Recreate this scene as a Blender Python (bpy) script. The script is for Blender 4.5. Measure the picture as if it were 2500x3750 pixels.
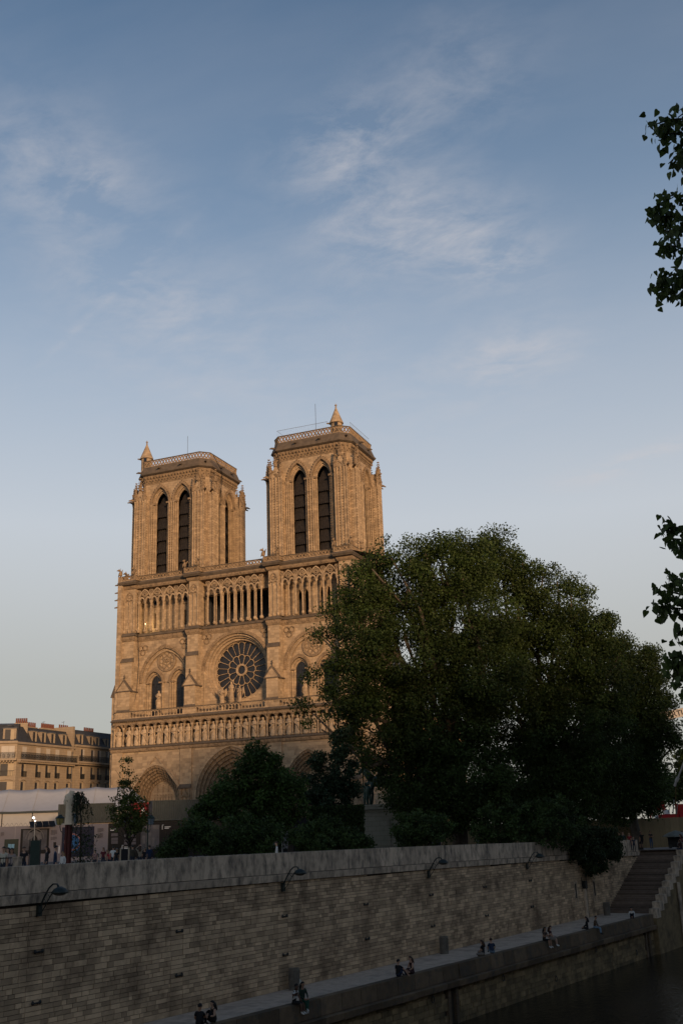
import bpy, bmesh, math, random
import numpy as np
from mathutils import Vector, Matrix
R = math.radians
random.seed(7)
rng = np.random.default_rng(7)
sc = bpy.context.scene
for o_ in list(bpy.data.objects): bpy.data.objects.remove(o_)
COL = sc.collection

# ---------------------------------------------------------------- camera
FPX, CX, CY, CZ = 3782.7, 80.507, -151.559, 2.51
YAW, PITCH, ROLL = R(22.068), R(17.041), R(-2.055)
cy_, sy_ = math.cos(YAW), math.sin(YAW)
FWD = np.array([-sy_*math.cos(PITCH), cy_*math.cos(PITCH), math.sin(PITCH)])
_r = np.array([cy_, sy_, 0.0]); _u = np.cross(_r, FWD)
RT = math.cos(ROLL)*_r + math.sin(ROLL)*_u
UP = -math.sin(ROLL)*_r + math.cos(ROLL)*_u
CP = np.array([CX, CY, CZ])
cam = bpy.data.cameras.new('camera'); co = bpy.data.objects.new('camera', cam); COL.objects.link(co)
cam.sensor_width = 36; cam.sensor_height = 36; cam.sensor_fit = 'AUTO'
cam.lens = 36*FPX/3750; cam.clip_start = 0.3; cam.clip_end = 6000
mw = Matrix(((RT[0], UP[0], -FWD[0], CX), (RT[1], UP[1], -FWD[1], CY), (RT[2], UP[2], -FWD[2], CZ), (0, 0, 0, 1)))
co.matrix_world = mw
sc.camera = co
sc.render.resolution_x, sc.render.resolution_y = 682, 1024

# ---------------------------------------------------------------- sky, sun, exposure
SUN_EL, SUN_AZ = R(7.0), R(42)      # azimuth from -Y (straight in front of the west front) towards +X
w = bpy.data.worlds.new('World'); sc.world = w; w.use_nodes = True
nt = w.node_tree; nt.nodes.clear()
N = nt.nodes.new; L = nt.links.new
out = N('ShaderNodeOutputWorld'); bg = N('ShaderNodeBackground'); bg.inputs['Strength'].default_value = 0.15
sky = N('ShaderNodeTexSky'); sky.sky_type = 'NISHITA'; sky.sun_disc = False
sky.sun_elevation = SUN_EL
sky.sun_rotation = R(180) - SUN_AZ      # rotation 0 = +Y, clockwise towards +X
sky.altitude = 40; sky.air_density = 1.0; sky.dust_density = 0.5; sky.ozone_density = 2.5
tc = N('ShaderNodeTexCoord')
sep = N('ShaderNodeSeparateXYZ'); L(tc.outputs['Generated'], sep.inputs[0])
def M(op, a=None, b=None, c=None):
    n = N('ShaderNodeMath'); n.operation = op
    for i, v in enumerate((a, b, c)):
        if v is None: continue
        if isinstance(v, (int, float)): n.inputs[i].default_value = v
        else: L(v, n.inputs[i])
    return n.outputs[0]
# cirrus on a high plane: direction / (z + 0.12)
den = M('ADD', M('MAXIMUM', sep.outputs['Z'], 0.0), 0.12)
cmb = N('ShaderNodeCombineXYZ'); L(M('DIVIDE', sep.outputs['X'], den), cmb.inputs[0]); L(M('DIVIDE', sep.outputs['Y'], den), cmb.inputs[1])
mp = N('ShaderNodeMapping'); mp.inputs['Rotation'].default_value = (0, 0, R(63)); mp.inputs['Scale'].default_value = (1.0, 2.3, 1); mp.inputs['Location'].default_value = (3.1, 1.4, 0)
L(cmb.outputs[0], mp.inputs[0])
nz = N('ShaderNodeTexNoise'); nz.inputs['Scale'].default_value = 1.25; nz.inputs['Detail'].default_value = 7; nz.inputs['Roughness'].default_value = 0.52; nz.inputs['Distortion'].default_value = 0.35
L(mp.outputs[0], nz.inputs['Vector'])
nz2 = N('ShaderNodeTexNoise'); nz2.inputs['Scale'].default_value = 0.8; nz2.inputs['Detail'].default_value = 3
mp2 = N('ShaderNodeMapping'); mp2.inputs['Location'].default_value = (7.3, 2.2, 4); L(cmb.outputs[0], mp2.inputs[0]); L(mp2.outputs[0], nz2.inputs['Vector'])
cr = N('ShaderNodeValToRGB'); cr.color_ramp.elements[0].position = 0.46; cr.color_ramp.elements[1].position = 0.80
L(nz.outputs['Fac'], cr.inputs[0])
cr2 = N('ShaderNodeValToRGB'); cr2.color_ramp.elements[0].position = 0.36; cr2.color_ramp.elements[1].position = 0.66
L(nz2.outputs['Fac'], cr2.inputs[0])
vm = N('ShaderNodeMapRange'); vm.interpolation_type = 'SMOOTHSTEP'; vm.inputs['From Min'].default_value = 0.14; vm.inputs['From Max'].default_value = 0.80; vm.inputs['To Min'].default_value = 0.94; vm.inputs['To Max'].default_value = 0.0
L(sep.outputs['Z'], vm.inputs['Value'])      # thin high veil, denser along a low line of sight
vcol = N('ShaderNodeValToRGB'); ce = vcol.color_ramp.elements; ce[0].position = 0.0; ce[0].color = (.56, .545, .49, 1); ce[1].position = 0.55; ce[1].color = (.56, .66, .80, 1)
e2 = ce.new(0.14); e2.color = (.62, .62, .585, 1); e3 = ce.new(0.28); e3.color = (.80, .825, .86, 1); e4 = ce.new(0.43); e4.color = (.70, .765, .86, 1)
L(sep.outputs['Z'], vcol.inputs[0])
vsc = N('ShaderNodeVectorMath'); vsc.operation = 'SCALE'; L(vcol.outputs[0], vsc.inputs[0]); vsc.inputs['Scale'].default_value = 5.1
mixv = N('ShaderNodeMix'); mixv.data_type = 'RGBA'; L(vm.outputs[0], mixv.inputs['Factor']); L(sky.outputs[0], mixv.inputs[6]); L(vsc.outputs[0], mixv.inputs[7])
def sky_uv(px, py):
    d = FWD + RT*(px-1250)/FPX + UP*(1875-py)/FPX; d = d/np.linalg.norm(d); return d[0]/(d[2]+.12), d[1]/(d[2]+.12)
# individual cirrus streaks: ends of the streak, half width (all in photo pixels), strength
STREAKS = [((1060, 640), (1500, 400), 95, .75), ((1250, 900), (1640, 640), 140, .5), ((1520, 980), (1980, 820), 120, .62), ((1740, 1010), (1960, 920), 60, .55), ((1250, 1010), (1600, 760), 130, .30), ((1640, 1400), (2080, 1220), 70, .85), ((-60, 760), (420, 520), 210, .62), ((300, 690), (430, 640), 40, .40), ((200, 960), (760, 1200), 90, .42), ((100, 1380), (640, 870), 9, .34), ((2130, 1760), (2580, 1590), 18, 1.2), ((1900, 1820), (2400, 1690), 60, .25), ((1450, 380), (1950, 200), 140, .38), ((300, 1380), (1300, 1220), 190, .35), ((1000, 1560), (2100, 1480), 160, .18)]
acc = None
for (ax, ay), (bx, by), wd, amp in STREAKS:
    a_ = np.array(sky_uv(ax, ay)); b_ = np.array(sky_uv(bx, by)); mx_, my_ = (ax+bx)/2, (ay+by)/2; L_ = math.hypot(bx-ax, by-ay)
    c_ = np.array(sky_uv(mx_-(by-ay)/L_*wd, my_+(bx-ax)/L_*wd)); m_ = (a_+b_)/2; u_ = (b_-a_); hl = np.linalg.norm(u_)/2; u_ = u_/np.linalg.norm(u_); hw = abs((c_-m_)@np.array([-u_[1], u_[0]]))
    mp_ = N('ShaderNodeMapping'); mp_.vector_type = 'TEXTURE'; mp_.inputs['Location'].default_value = (m_[0], m_[1], 0); mp_.inputs['Rotation'].default_value = (0, 0, math.atan2(u_[1], u_[0])); mp_.inputs['Scale'].default_value = (hl*1.5, hw*2.2, 1)
    L(cmb.outputs[0], mp_.inputs[0]); ln = N('ShaderNodeVectorMath'); ln.operation = 'LENGTH'; L(mp_.outputs[0], ln.inputs[0])
    g_ = M('MULTIPLY', M('POWER', 2.718, M('MULTIPLY', M('MULTIPLY', ln.outputs['Value'], ln.outputs['Value']), -2.2)), amp)
    acc = g_ if acc is None else M('ADD', acc, g_)
fib = N('ShaderNodeTexNoise'); fib.inputs['Scale'].default_value = 8.0; fib.inputs['Detail'].default_value = 9; fib.inputs['Roughness'].default_value = .64; fib.inputs['Distortion'].default_value = .25
mpf = N('ShaderNodeMapping'); mpf.inputs['Rotation'].default_value = (0, 0, R(-38)); mpf.inputs['Scale'].default_value = (1.0, 1.5, 1); L(cmb.outputs[0], mpf.inputs[0]); L(mpf.outputs[0], fib.inputs['Vector'])
fr = N('ShaderNodeMapRange'); fr.inputs['From Min'].default_value = .40; fr.inputs['From Max'].default_value = .74; fr.inputs['To Min'].default_value = .06; fr.inputs['To Max'].default_value = 1.0; L(fib.outputs['Fac'], fr.inputs['Value'])
cl = M('MINIMUM', M('ADD', M('MULTIPLY', M('MULTIPLY', cr.outputs[0], cr2.outputs[0]), 0.14), M('MULTIPLY', M('MULTIPLY', acc, fr.outputs[0]), .85)), .8)
mix = N('ShaderNodeMix'); mix.data_type = 'RGBA'; mix.blend_type = 'MIX'
L(cl, mix.inputs['Factor'])
CLOUD_COL = (3.9, 3.8, 3.95, 1)
mix.inputs[7].default_value = CLOUD_COL
L(mixv.outputs[2], mix.inputs[6])
L(mix.outputs[2], bg.inputs[0]); L(bg.outputs[0], out.inputs[0])

sun = bpy.data.lights.new('sun', 'SUN'); so = bpy.data.objects.new('sun', sun); COL.objects.link(so)
sun.energy = 4.1; sun.angle = R(8.0); sun.color = (1.0, 0.63, 0.34)
sd = Vector((math.sin(SUN_AZ)*math.cos(SUN_EL), -math.cos(SUN_AZ)*math.cos(SUN_EL), math.sin(SUN_EL)))
so.rotation_euler = sd.to_track_quat('Z', 'Y').to_euler()
vs = sc.view_settings; vs.view_transform = 'Standard'; vs.look = 'None'; vs.gamma = 1; vs.use_curve_mapping = False
vs.exposure = 0.0
sc.render.engine = 'CYCLES'
# ---------------------------------------------------------------- pixel -> place helpers (photo coordinates 2500 x 3750)
def ray(x, y): return FWD + RT*(x-1250)/FPX + UP*(1875-y)/FPX
def at(x, y, D): return CP + D*ray(x, y)
def onZ(x, y, Z):
    d = ray(x, y); return CP + (Z-CP[2])/d[2]*d
def onPlane(x, y, P, n):
    d = ray(x, y); P = np.asarray(P, float); n = np.asarray(n, float); return CP + ((P-CP)@n)/(d@n)*d
# quay frame: s along the quay wall (away), n towards the river, z up
QT = np.array([.203, 1, 0])/math.hypot(.203, 1); QN = np.array([QT[1], -QT[0], 0]); QO = np.array([52.85, -106.3, 0])
def Q(s, n, z): return QO + QT*s + QN*n + np.array([0, 0, z])
def toQ(P): P = np.asarray(P, float); return (P-QO)@QT, (P-QO)@QN
QROT = math.atan2(QT[1], QT[0])
def ptop(s): return 1.49 - 0.0042*(s+10) - 0.00012*(s+10)**2      # top of the parapet, falling gently away
def gz(x, y):
    s, n = toQ((x, y, 0)); zw = ptop(min(max(s, -30), 75)) - 1.0
    k = min(max(-n/32.0, 0), 1); k = k*k*(3-2*k)
    return zw*(1-k) + 0.0*k

# ---------------------------------------------------------------- objects
def tag(o, label=None, cat=None, group=None, kind=None):
    if label: o['label'] = label
    if cat: o['category'] = cat
    if group: o['group'] = group
    if kind: o['kind'] = kind
    return o
def empty(name, loc=(0, 0, 0), rz=0, parent=None):
    o = bpy.data.objects.new(name, None); COL.objects.link(o); o.location = [float(v) for v in loc]; o.rotation_euler = (0, 0, rz)
    o.empty_display_size = .3
    if parent: o.parent = parent
    return o
def thing(name, label, cat, loc=(0, 0, 0), rz=0, group=None):
    return tag(empty(name, loc, rz), label, cat, group)
def inst(name, me, parent=None, loc=(0, 0, 0), rz=0, scale=None, rot=None):
    o = bpy.data.objects.new(name, me); COL.objects.link(o)
    o.location = [float(v) for v in loc]; o.rotation_euler = rot if rot else (0, 0, rz)
    if scale is not None: o.scale = scale if hasattr(scale, '__len__') else (scale,)*3
    if parent: o.parent = parent
    return o
def copy_tree(o, parent=None):
    c = o.copy(); COL.objects.link(c); c.parent = parent
    for ch in list(o.children): copy_tree(ch, c)
    return c

class MB:
    def __init__(s, xf=None): s.v = []; s.f = []; s.t = []; s.m = []; s.xf = xf; s.mi = 0
    def P(s, p):
        s.v.append(tuple(s.xf(p)) if s.xf else tuple(float(q) for q in p)); return len(s.v)-1
    def F(s, idx, tone=.5): s.f.append(tuple(idx)); s.t.append(tone); s.m.append(s.mi)
    def box(s, x0, x1, y0, y1, z0, z1, tone=.5):
        i = [s.P(p) for p in ((x0,y0,z0),(x1,y0,z0),(x1,y1,z0),(x0,y1,z0),(x0,y0,z1),(x1,y0,z1),(x1,y1,z1),(x0,y1,z1))]
        for q in ((0,3,2,1),(4,5,6,7),(0,1,5,4),(1,2,6,5),(2,3,7,6),(3,0,4,7)): s.F([i[k] for k in q], tone)
    def hexa(s, c, tone=.5):       # eight corners, bottom 4 ccw then top 4
        i = [s.P(p) for p in c]
        for q in ((0,3,2,1),(4,5,6,7),(0,1,5,4),(1,2,6,5),(2,3,7,6),(3,0,4,7)): s.F([i[k] for k in q], tone)
    def prism(s, poly, a, b, axis='y', tone=.5):
        def pt(p, h): return (p[0], h, p[1]) if axis == 'y' else ((h, p[0], p[1]) if axis == 'x' else (p[0], p[1], h))
        A = [s.P(pt(p, a)) for p in poly]; B = [s.P(pt(p, b)) for p in poly]; n = len(poly)
        s.F(A, tone); s.F(B[::-1], tone)
        for i in range(n): s.F((A[i], B[i], B[(i+1) % n], A[(i+1) % n]), tone)
    def quad(s, a, b, c, d, tone=.5): s.F([s.P(p) for p in (a, b, c, d)], tone)
    def tube(s, path, r, n=6, cap=True, tone=.5):
        path = [np.asarray(p, float) for p in path]; m = len(path)
        rr = r if hasattr(r, '__len__') else [r]*m; rings = []
        ref = None
        for i in range(m):
            d = path[min(i+1, m-1)]-path[max(i-1, 0)]; L_ = np.linalg.norm(d); d = d/L_ if L_ > 1e-9 else np.array([0, 0, 1.])
            if ref is None or abs(ref@d) > .98: ref = np.array([0, 0, 1.]) if abs(d[2]) < .9 else np.array([1., 0, 0])
            a = np.cross(d, ref); a /= np.linalg.norm(a); b = np.cross(d, a)
            rings.append([s.P(path[i]+rr[i]*(math.cos(2*math.pi*k/n)*a+math.sin(2*math.pi*k/n)*b)) for k in range(n)])
        for i in range(m-1):
            for k in range(n): s.F((rings[i][k], rings[i+1][k], rings[i+1][(k+1) % n], rings[i][(k+1) % n]), tone)
        if cap: s.F(rings[0], tone); s.F(rings[-1][::-1], tone)
    def lathe(s, prof, c=(0, 0, 0), n=8, tone=.5, sx=1, sy=1, ph=0):
        rings = []
        for r, z in prof: rings.append([s.P((c[0]+sx*r*math.cos(2*math.pi*k/n+ph), c[1]+sy*r*math.sin(2*math.pi*k/n+ph), c[2]+z)) for k in range(n)])
        for i in range(len(prof)-1):
            for k in range(n): s.F((rings[i][k], rings[i][(k+1) % n], rings[i+1][(k+1) % n], rings[i+1][k]), tone)
        s.F(rings[0][::-1], tone); s.F(rings[-1], tone)
    def blob(s, c, rx, ry, rz, n=6, m=4, tone=.5, jit=0):
        rings = []
        for i in range(1, m):
            th = math.pi*i/m
            rings.append([s.P((c[0]+rx*math.sin(th)*math.cos(2*math.pi*k/n)*(1+jit*(random.random()-.5)), c[1]+ry*math.sin(th)*math.sin(2*math.pi*k/n)*(1+jit*(random.random()-.5)), c[2]-rz*math.cos(th))) for k in range(n)])
        b = s.P((c[0], c[1], c[2]-rz)); t = s.P((c[0], c[1], c[2]+rz))
        for k in range(n):
            s.F((b, rings[0][(k+1) % n], rings[0][k]), tone); s.F((t, rings[-1][k], rings[-1][(k+1) % n]), tone)
            for i in range(m-2): s.F((rings[i][k], rings[i][(k+1) % n], rings[i+1][(k+1) % n], rings[i+1][k]), tone)
    def octa(s, c, r, tone=.5, rz=None):
        rz = rz or r
        i = [s.P((c[0]+a*r, c[1]+b*r, c[2]+d*rz)) for a, b, d in ((1,0,0),(0,1,0),(-1,0,0),(0,-1,0),(0,0,1),(0,0,-1))]
        for a in range(4): s.F((i[a], i[(a+1) % 4], i[4]), tone); s.F((i[(a+1) % 4], i[a], i[5]), tone)
    def sweep(s, path, prof, closed=False, tone=.5):
        # path: XY points; prof: (outward offset, z); outward = right of travel direction
        n = len(path); P = [np.array(p[:2], float) for p in path]; rings = []
        for i in range(n):
            a = P[i]-P[i-1] if (i > 0 or closed) else P[1]-P[0]
            b = P[(i+1) % n]-P[i] if (i < n-1 or closed) else a
            a = a/np.linalg.norm(a); b = b/np.linalg.norm(b)
            na = np.array([a[1], -a[0]]); nb = np.array([b[1], -b[0]]); mn = na+nb; mn = mn/max(np.linalg.norm(mn), 1e-6); k = 1/max(mn@na, .35)
            rings.append([s.P((P[i][0]+mn[0]*k*o, P[i][1]+mn[1]*k*o, z)) for o, z in prof])
        m = len(prof)
        for i in range(n if closed else n-1):
            j = (i+1) % n
            for k in range(m-1): s.F((rings[i][k], rings[j][k], rings[j][k+1], rings[i][k+1]), tone)
        if not closed: s.F(rings[0][::-1], tone); s.F(rings[-1], tone)
    def build(s, name, mat, parent=None, smooth=False, kind=None, label=None):
        me = s.mesh(name, mat, smooth); o = bpy.data.objects.new(name, me); COL.objects.link(o)
        if parent: o.parent = parent
        if kind: o['kind'] = kind
        if label: o['label'] = label
        return o
    def mesh(s, name, mat, smooth=False):
        me = bpy.data.meshes.new(name); me.from_pydata(s.v, [], s.f)
        for mm in (mat if isinstance(mat, (list, tuple)) else [mat]): me.materials.append(mm)
        if any(s.m): me.polygons.foreach_set('material_index', s.m)
        a = me.attributes.new('tone', 'FLOAT', 'FACE'); a.data.foreach_set('value', s.t)
        me.update()
        bm = bmesh.new(); bm.from_mesh(me); bmesh.ops.recalc_face_normals(bm, faces=bm.faces); bm.to_mesh(me); bm.free()
        if smooth: me.polygons.foreach_set('use_smooth', [True]*len(me.polygons))
        return me

def arch_pts(w_, h, n=10):
    # pointed arch from (-w,0) over (0,h) to (w,0)
    if h <= w_*1.001:
        return [(-w_*math.cos(math.pi*i/(2*n)), h*math.sin(math.pi*i/(2*n))) for i in range(2*n+1)]
    r = (w_*w_+h*h)/(2*w_); c = r-w_; a0 = math.asin(h/r); L_ = []
    for i in range(n+1):
        a = a0*i/n; L_.append((c-r*math.cos(a), r*math.sin(a)))
    return L_ + [(-x, z) for x, z in L_[-2::-1]]
def band(mb, cx, zs, wi, hi, wo, ho, y0, y1, n=10, leg=0, tone=.5):
    # solid arch ring between inner and outer pointed arch, with straight legs going down
    a = arch_pts(wi, hi, n); b = arch_pts(wo, ho, n)
    if leg: a = [(-wi, -leg)]+a+[(wi, -leg)]; b = [(-wo, -leg)]+b+[(wo, -leg)]
    I = [[mb.P((cx+x, y, zs+z)) for x, z in a] for y in (y0, y1)]; O_ = [[mb.P((cx+x, y, zs+z)) for x, z in b] for y in (y0, y1)]
    for i in range(len(a)-1):
        mb.F((I[0][i], I[0][i+1], O_[0][i+1], O_[0][i]), tone); mb.F((I[1][i], O_[1][i], O_[1][i+1], I[1][i+1]), tone)
        mb.F((I[0][i], I[1][i], I[1][i+1], I[0][i+1]), tone); mb.F((O_[0][i], O_[0][i+1], O_[1][i+1], O_[1][i]), tone)
    for k in (0, -1): mb.F((I[0][k], O_[0][k], O_[1][k], I[1][k]), tone)
def arch_wall(mb, x0, x1, z0, z1, holes, y0, y1, n=10):
    # wall slab y0..y1 with arched holes (cx, w, zbase, zspring, h)
    xs = x0
    for cx, w_, zb, zs, h in sorted(holes):
        if cx-w_ > xs: mb.box(xs, cx-w_, y0, y1, z0, z1)
        if zb > z0: mb.box(cx-w_, cx+w_, y0, y1, z0, zb)
        a = [(cx+x, zs+z) for x, z in arch_pts(w_, h, n)]
        for i in range(len(a)-1):
            (xa, za), (xb, zb_) = a[i], a[i+1]
            mb.quad((xa, y0, za), (xb, y0, zb_), (xb, y0, z1), (xa, y0, z1)); mb.quad((xa, y1, za), (xa, y1, z1), (xb, y1, z1), (xb, y1, zb_))
            mb.quad((xa, y0, za), (xa, y1, za), (xb, y1, zb_), (xb, y0, zb_))
        mb.quad((cx-w_, y0, z1), (cx+w_, y0, z1), (cx+w_, y1, z1), (cx-w_, y1, z1))
        xs = cx+w_
    if x1 > xs: mb.box(xs, x1, y0, y1, z0, z1)

# ---------------------------------------------------------------- materials
def mat(name, col, rough=.85, var=.25, scale=1.5, bump=.0, bscale=20, tone=None, tv=.35, stain=None, sscale=.35, samt=.5, streak=False, metal=0, spec=.3, emit=None, trans=0, sub=None, course=0):
    m = bpy.data.materials.new(name); m.use_nodes = True; t = m.node_tree; b = t.nodes['Principled BSDF']; N = t.nodes.new; L = t.links.new
    b.inputs['Roughness'].default_value = rough; b.inputs['Metallic'].default_value = metal; b.inputs['Specular IOR Level'].default_value = spec
    g = N('ShaderNodeNewGeometry'); col4 = (*col, 1)
    n1 = N('ShaderNodeTexNoise'); n1.inputs['Scale'].default_value = scale; n1.inputs['Detail'].default_value = 6; n1.inputs['Roughness'].default_value = .6; L(g.outputs['Position'], n1.inputs['Vector'])
    mr = N('ShaderNodeMapRange'); mr.inputs['From Min'].default_value = .25; mr.inputs['From Max'].default_value = .75; mr.inputs['To Min'].default_value = 1-var; mr.inputs['To Max'].default_value = 1+var; L(n1.outputs['Fac'], mr.inputs['Value'])
    v = mr.outputs[0]
    if tone:
        if tone == 'obj': oi = N('ShaderNodeObjectInfo'); ts = oi.outputs['Random']
        else: oi = N('ShaderNodeAttribute'); oi.attribute_name = 'tone'; ts = oi.outputs['Fac']
        mr2 = N('ShaderNodeMapRange'); mr2.inputs['To Min'].default_value = 1-tv; mr2.inputs['To Max'].default_value = 1+tv; L(ts, mr2.inputs['Value'])
        mm = N('ShaderNodeMath'); mm.operation = 'MULTIPLY'; L(v, mm.inputs[0]); L(mr2.outputs[0], mm.inputs[1]); v = mm.outputs[0]
    mx = N('ShaderNodeMix'); mx.data_type = 'RGBA'; mx.blend_type = 'MULTIPLY'; mx.inputs['Factor'].default_value = 1; mx.inputs[6].default_value = col4
    cc = N('ShaderNodeCombineColor'); L(v, cc.inputs[0]); L(v, cc.inputs[1]); L(v, cc.inputs[2]); L(cc.outputs[0], mx.inputs[7])
    src = mx.outputs[2]
    if course:
        sx_ = N('ShaderNodeSeparateXYZ'); L(g.outputs['Position'], sx_.inputs[0]); ad = N('ShaderNodeMath'); ad.operation = 'ADD'; L(sx_.outputs[0], ad.inputs[0]); L(sx_.outputs[1], ad.inputs[1])
        cb = N('ShaderNodeCombineXYZ'); L(ad.outputs[0], cb.inputs[0]); L(sx_.outputs[2], cb.inputs[1])
        bk = N('ShaderNodeTexBrick'); bk.inputs['Scale'].default_value = 1; bk.inputs['Brick Width'].default_value = .95; bk.inputs['Row Height'].default_value = .44; bk.inputs['Mortar Size'].default_value = .018
        bk.inputs['Color1'].default_value = (1-course, 1-course, 1-course*.9, 1); bk.inputs['Color2'].default_value = (1+course, 1+course, 1+course, 1); bk.inputs['Mortar'].default_value = (.72, .68, .62, 1); L(cb.outputs[0], bk.inputs['Vector'])
        m4 = N('ShaderNodeMix'); m4.data_type = 'RGBA'; m4.blend_type = 'MULTIPLY'; m4.inputs['Factor'].default_value = 1; L(src, m4.inputs[6]); L(bk.outputs[0], m4.inputs[7]); src = m4.outputs[2]
    if stain:
        n2 = N('ShaderNodeTexNoise'); n2.inputs['Scale'].default_value = sscale; n2.inputs['Detail'].default_value = 8; n2.inputs['Roughness'].default_value = .65
        if streak:
            mpp = N('ShaderNodeMapping'); mpp.inputs['Scale'].default_value = (2.6, 2.6, 1.1); L(g.outputs['Position'], mpp.inputs[0]); L(mpp.outputs[0], n2.inputs['Vector'])
        else: L(g.outputs['Position'], n2.inputs['Vector'])
        rp = N('ShaderNodeMapRange'); rp.inputs['From Min'].default_value = .44 if streak else .48; rp.inputs['From Max'].default_value = .66 if streak else .68; rp.inputs['To Max'].default_value = samt; L(n2.outputs['Fac'], rp.inputs['Value'])
        m3 = N('ShaderNodeMix'); m3.data_type = 'RGBA'; L(rp.outputs[0], m3.inputs['Factor']); L(src, m3.inputs[6]); m3.inputs[7].default_value = (*stain, 1); src = m3.outputs[2]
    L(src, b.inputs['Base Color'])
    if bump:
        nb = N('ShaderNodeTexNoise'); nb.inputs['Scale'].default_value = bscale; nb.inputs['Detail'].default_value = 4; L(g.outputs['Position'], nb.inputs['Vector'])
        bp = N('ShaderNodeBump'); bp.inputs['Strength'].default_value = bump; bp.inputs['Distance'].default_value = .05; L(nb.outputs['Fac'], bp.inputs['Height']); L(bp.outputs[0], b.inputs['Normal'])
    if emit: b.inputs['Emission Color'].default_value = (*emit[0], 1); b.inputs['Emission Strength'].default_value = emit[1]
    if trans: b.inputs['Transmission Weight'].default_value = trans
    if sub:   # leaf: let some light through
        tr = N('ShaderNodeBsdfTranslucent'); L(src, tr.inputs[0]); ms = N('ShaderNodeMixShader'); ms.inputs[0].default_value = sub; L(b.outputs[0], ms.inputs[1]); L(tr.outputs[0], ms.inputs[2])
        L(ms.outputs[0], t.nodes['Material Output'].inputs[0])
    return m
LST = (.358, .266, .172)
M_stone = mat('limestone', LST, .9, .2, 1.1, .5, 6, stain=(.15, .11, .075), sscale=1.3, samt=.5, streak=False, course=.2)
M_stone_t = mat('limestone_blocks', LST, .9, .12, 1.2, .4, 8, tone='attr', tv=.2, stain=(.19, .14, .095), sscale=.9, samt=.28)
M_stone_o = mat('limestone_block', LST, .9, .12, 1.2, .4, 8, tone='obj', tv=.22, stain=(.19, .14, .095), sscale=.9, samt=.28)
M_carve_shade = mat('carved_shaded_limestone', (.25, .178, .112), .9, .25, 3, .6, 5, stain=(.07, .052, .036), sscale=1.6, samt=.75)  # dirtier carved stone, darkened further to put recess shade into the colour
M_weather_shade = mat('weathered_shaded_limestone', (.115, .090, .068), .92, .3, 1.5, .5, 6, stain=(.06, .052, .045), sscale=.8, samt=.6)  # real weathering plus painted shade: darkened for the dark lines along cornices
M_statue = mat('statue_limestone', (.42, .32, .215), .9, .2, 3, .5, 8, stain=(.16, .12, .085), sscale=2.5, samt=.5)
M_glass = mat('leaded_glass', (.018, .018, .022), .28, .5, 4, .4, 6, spec=.4)
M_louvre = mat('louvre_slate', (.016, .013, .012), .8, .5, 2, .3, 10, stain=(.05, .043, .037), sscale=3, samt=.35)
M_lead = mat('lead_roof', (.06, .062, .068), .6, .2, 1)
M_iron = mat('black_iron', (.012, .013, .013), .55, .2, 5, spec=.4)
M_door = mat('oak_door', (.06, .035, .02), .7)
# ================================================================ cathedral
cath = thing('cathedral', 'gothic stone cathedral front with two square towers and a round rose window', 'cathedral')
def circ(cx, cz, r, n=48, a0=0): return [(cx+r*math.cos(a0+2*math.pi*i/n), cz+r*math.sin(a0+2*math.pi*i/n)) for i in range(n)]
def annulus(mb, cx, cz, ri, ro, y0, y1, n=48, tone=.5, fn=None):
    A = []
    for k in range(n):
        a = 2*math.pi*k/n; c_, s_ = math.cos(a), math.sin(a); q = fn(a) if fn else 0
        A.append([mb.P((cx+c_*r, y, cz+s_*r)) for r, y in ((ri+q, y0), (ro+q, y0), (ro+q, y1), (ri+q, y1))])
    for k in range(n):
        B = A[(k+1) % n]
        for i in range(4): mb.F((A[k][i], B[i], B[(i+1) % 4], A[k][(i+1) % 4]), tone)
def circ_wall(mb, x0, x1, z0, z1, cx, cz, r, y0, y1, n=20):
    mb.box(x0, cx-r, y0, y1, z0, z1); mb.box(cx+r, x1, y0, y1, z0, z1)
    xs = [cx-r*math.cos(math.pi*i/n) for i in range(n+1)]
    for i in range(n):
        xa, xb = xs[i], xs[i+1]; ha = math.sqrt(max(r*r-(xa-cx)**2, 0)); hb = math.sqrt(max(r*r-(xb-cx)**2, 0))
        for sg, ze in ((1, z1), (-1, z0)):
            mb.quad((xa, y0, cz+sg*ha), (xb, y0, cz+sg*hb), (xb, y0, ze), (xa, y0, ze))
            mb.quad((xa, y0, cz+sg*ha), (xa, y1, cz+sg*ha), (xb, y1, cz+sg*hb), (xb, y0, cz+sg*hb))
def ashlar(mb, u0, u1, z0, z1, y, ch=.46, lo=.6, hi=1.3, axis='x', sgn=-1, skip=None, lst=None, dep=.03):
    # courses of separate blocks standing a little proud of the wall behind, open joints between them
    z = z0
    while z < z1-.1:
        h = min(ch*random.uniform(.85, 1.15), z1-z)
        if z1-(z+h) < .18: h = z1-z
        u = u0; first = True
        while u < u1-.05:
            l = random.uniform(lo, hi)*(.6 if first and random.random() < .5 else 1); first = False
            if u1-(u+l) < lo*.5: l = u1-u
            l = min(l, u1-u); c_ = (u+l/2, z+h/2)
            if not skip or not skip(u, u+l, z, z+h):
                p = dep*random.uniform(.4, 1.3); t = random.random()
                if lst is not None: lst.append((u+.012, u+l-.012, z+.012, z+h-.012, y, p, t))
                elif axis == 'x': mb.box(u+.012, u+l-.012, *sorted((y+sgn*p, y-sgn*.02)), z+.012, z+h-.012, t)
                else: mb.box(*sorted((y+sgn*p, y-sgn*.02)), u+.012, u+l-.012, z+.012, z+h-.012, t)
            u += l
        z += h
UNIT = MB(); UNIT.box(-.5, .5, -.5, .5, -.5, .5); ME_unit = UNIT.mesh('stone', M_stone_o)
ASH = MB()        # all smaller ashlar of the cathedral
PORT = [(-13.8, 4.6, 8.05, 5.45), (0, 6.25, 8.0, 7.72), (13.4, 4.15, 8.3, 6.2)]
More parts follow.
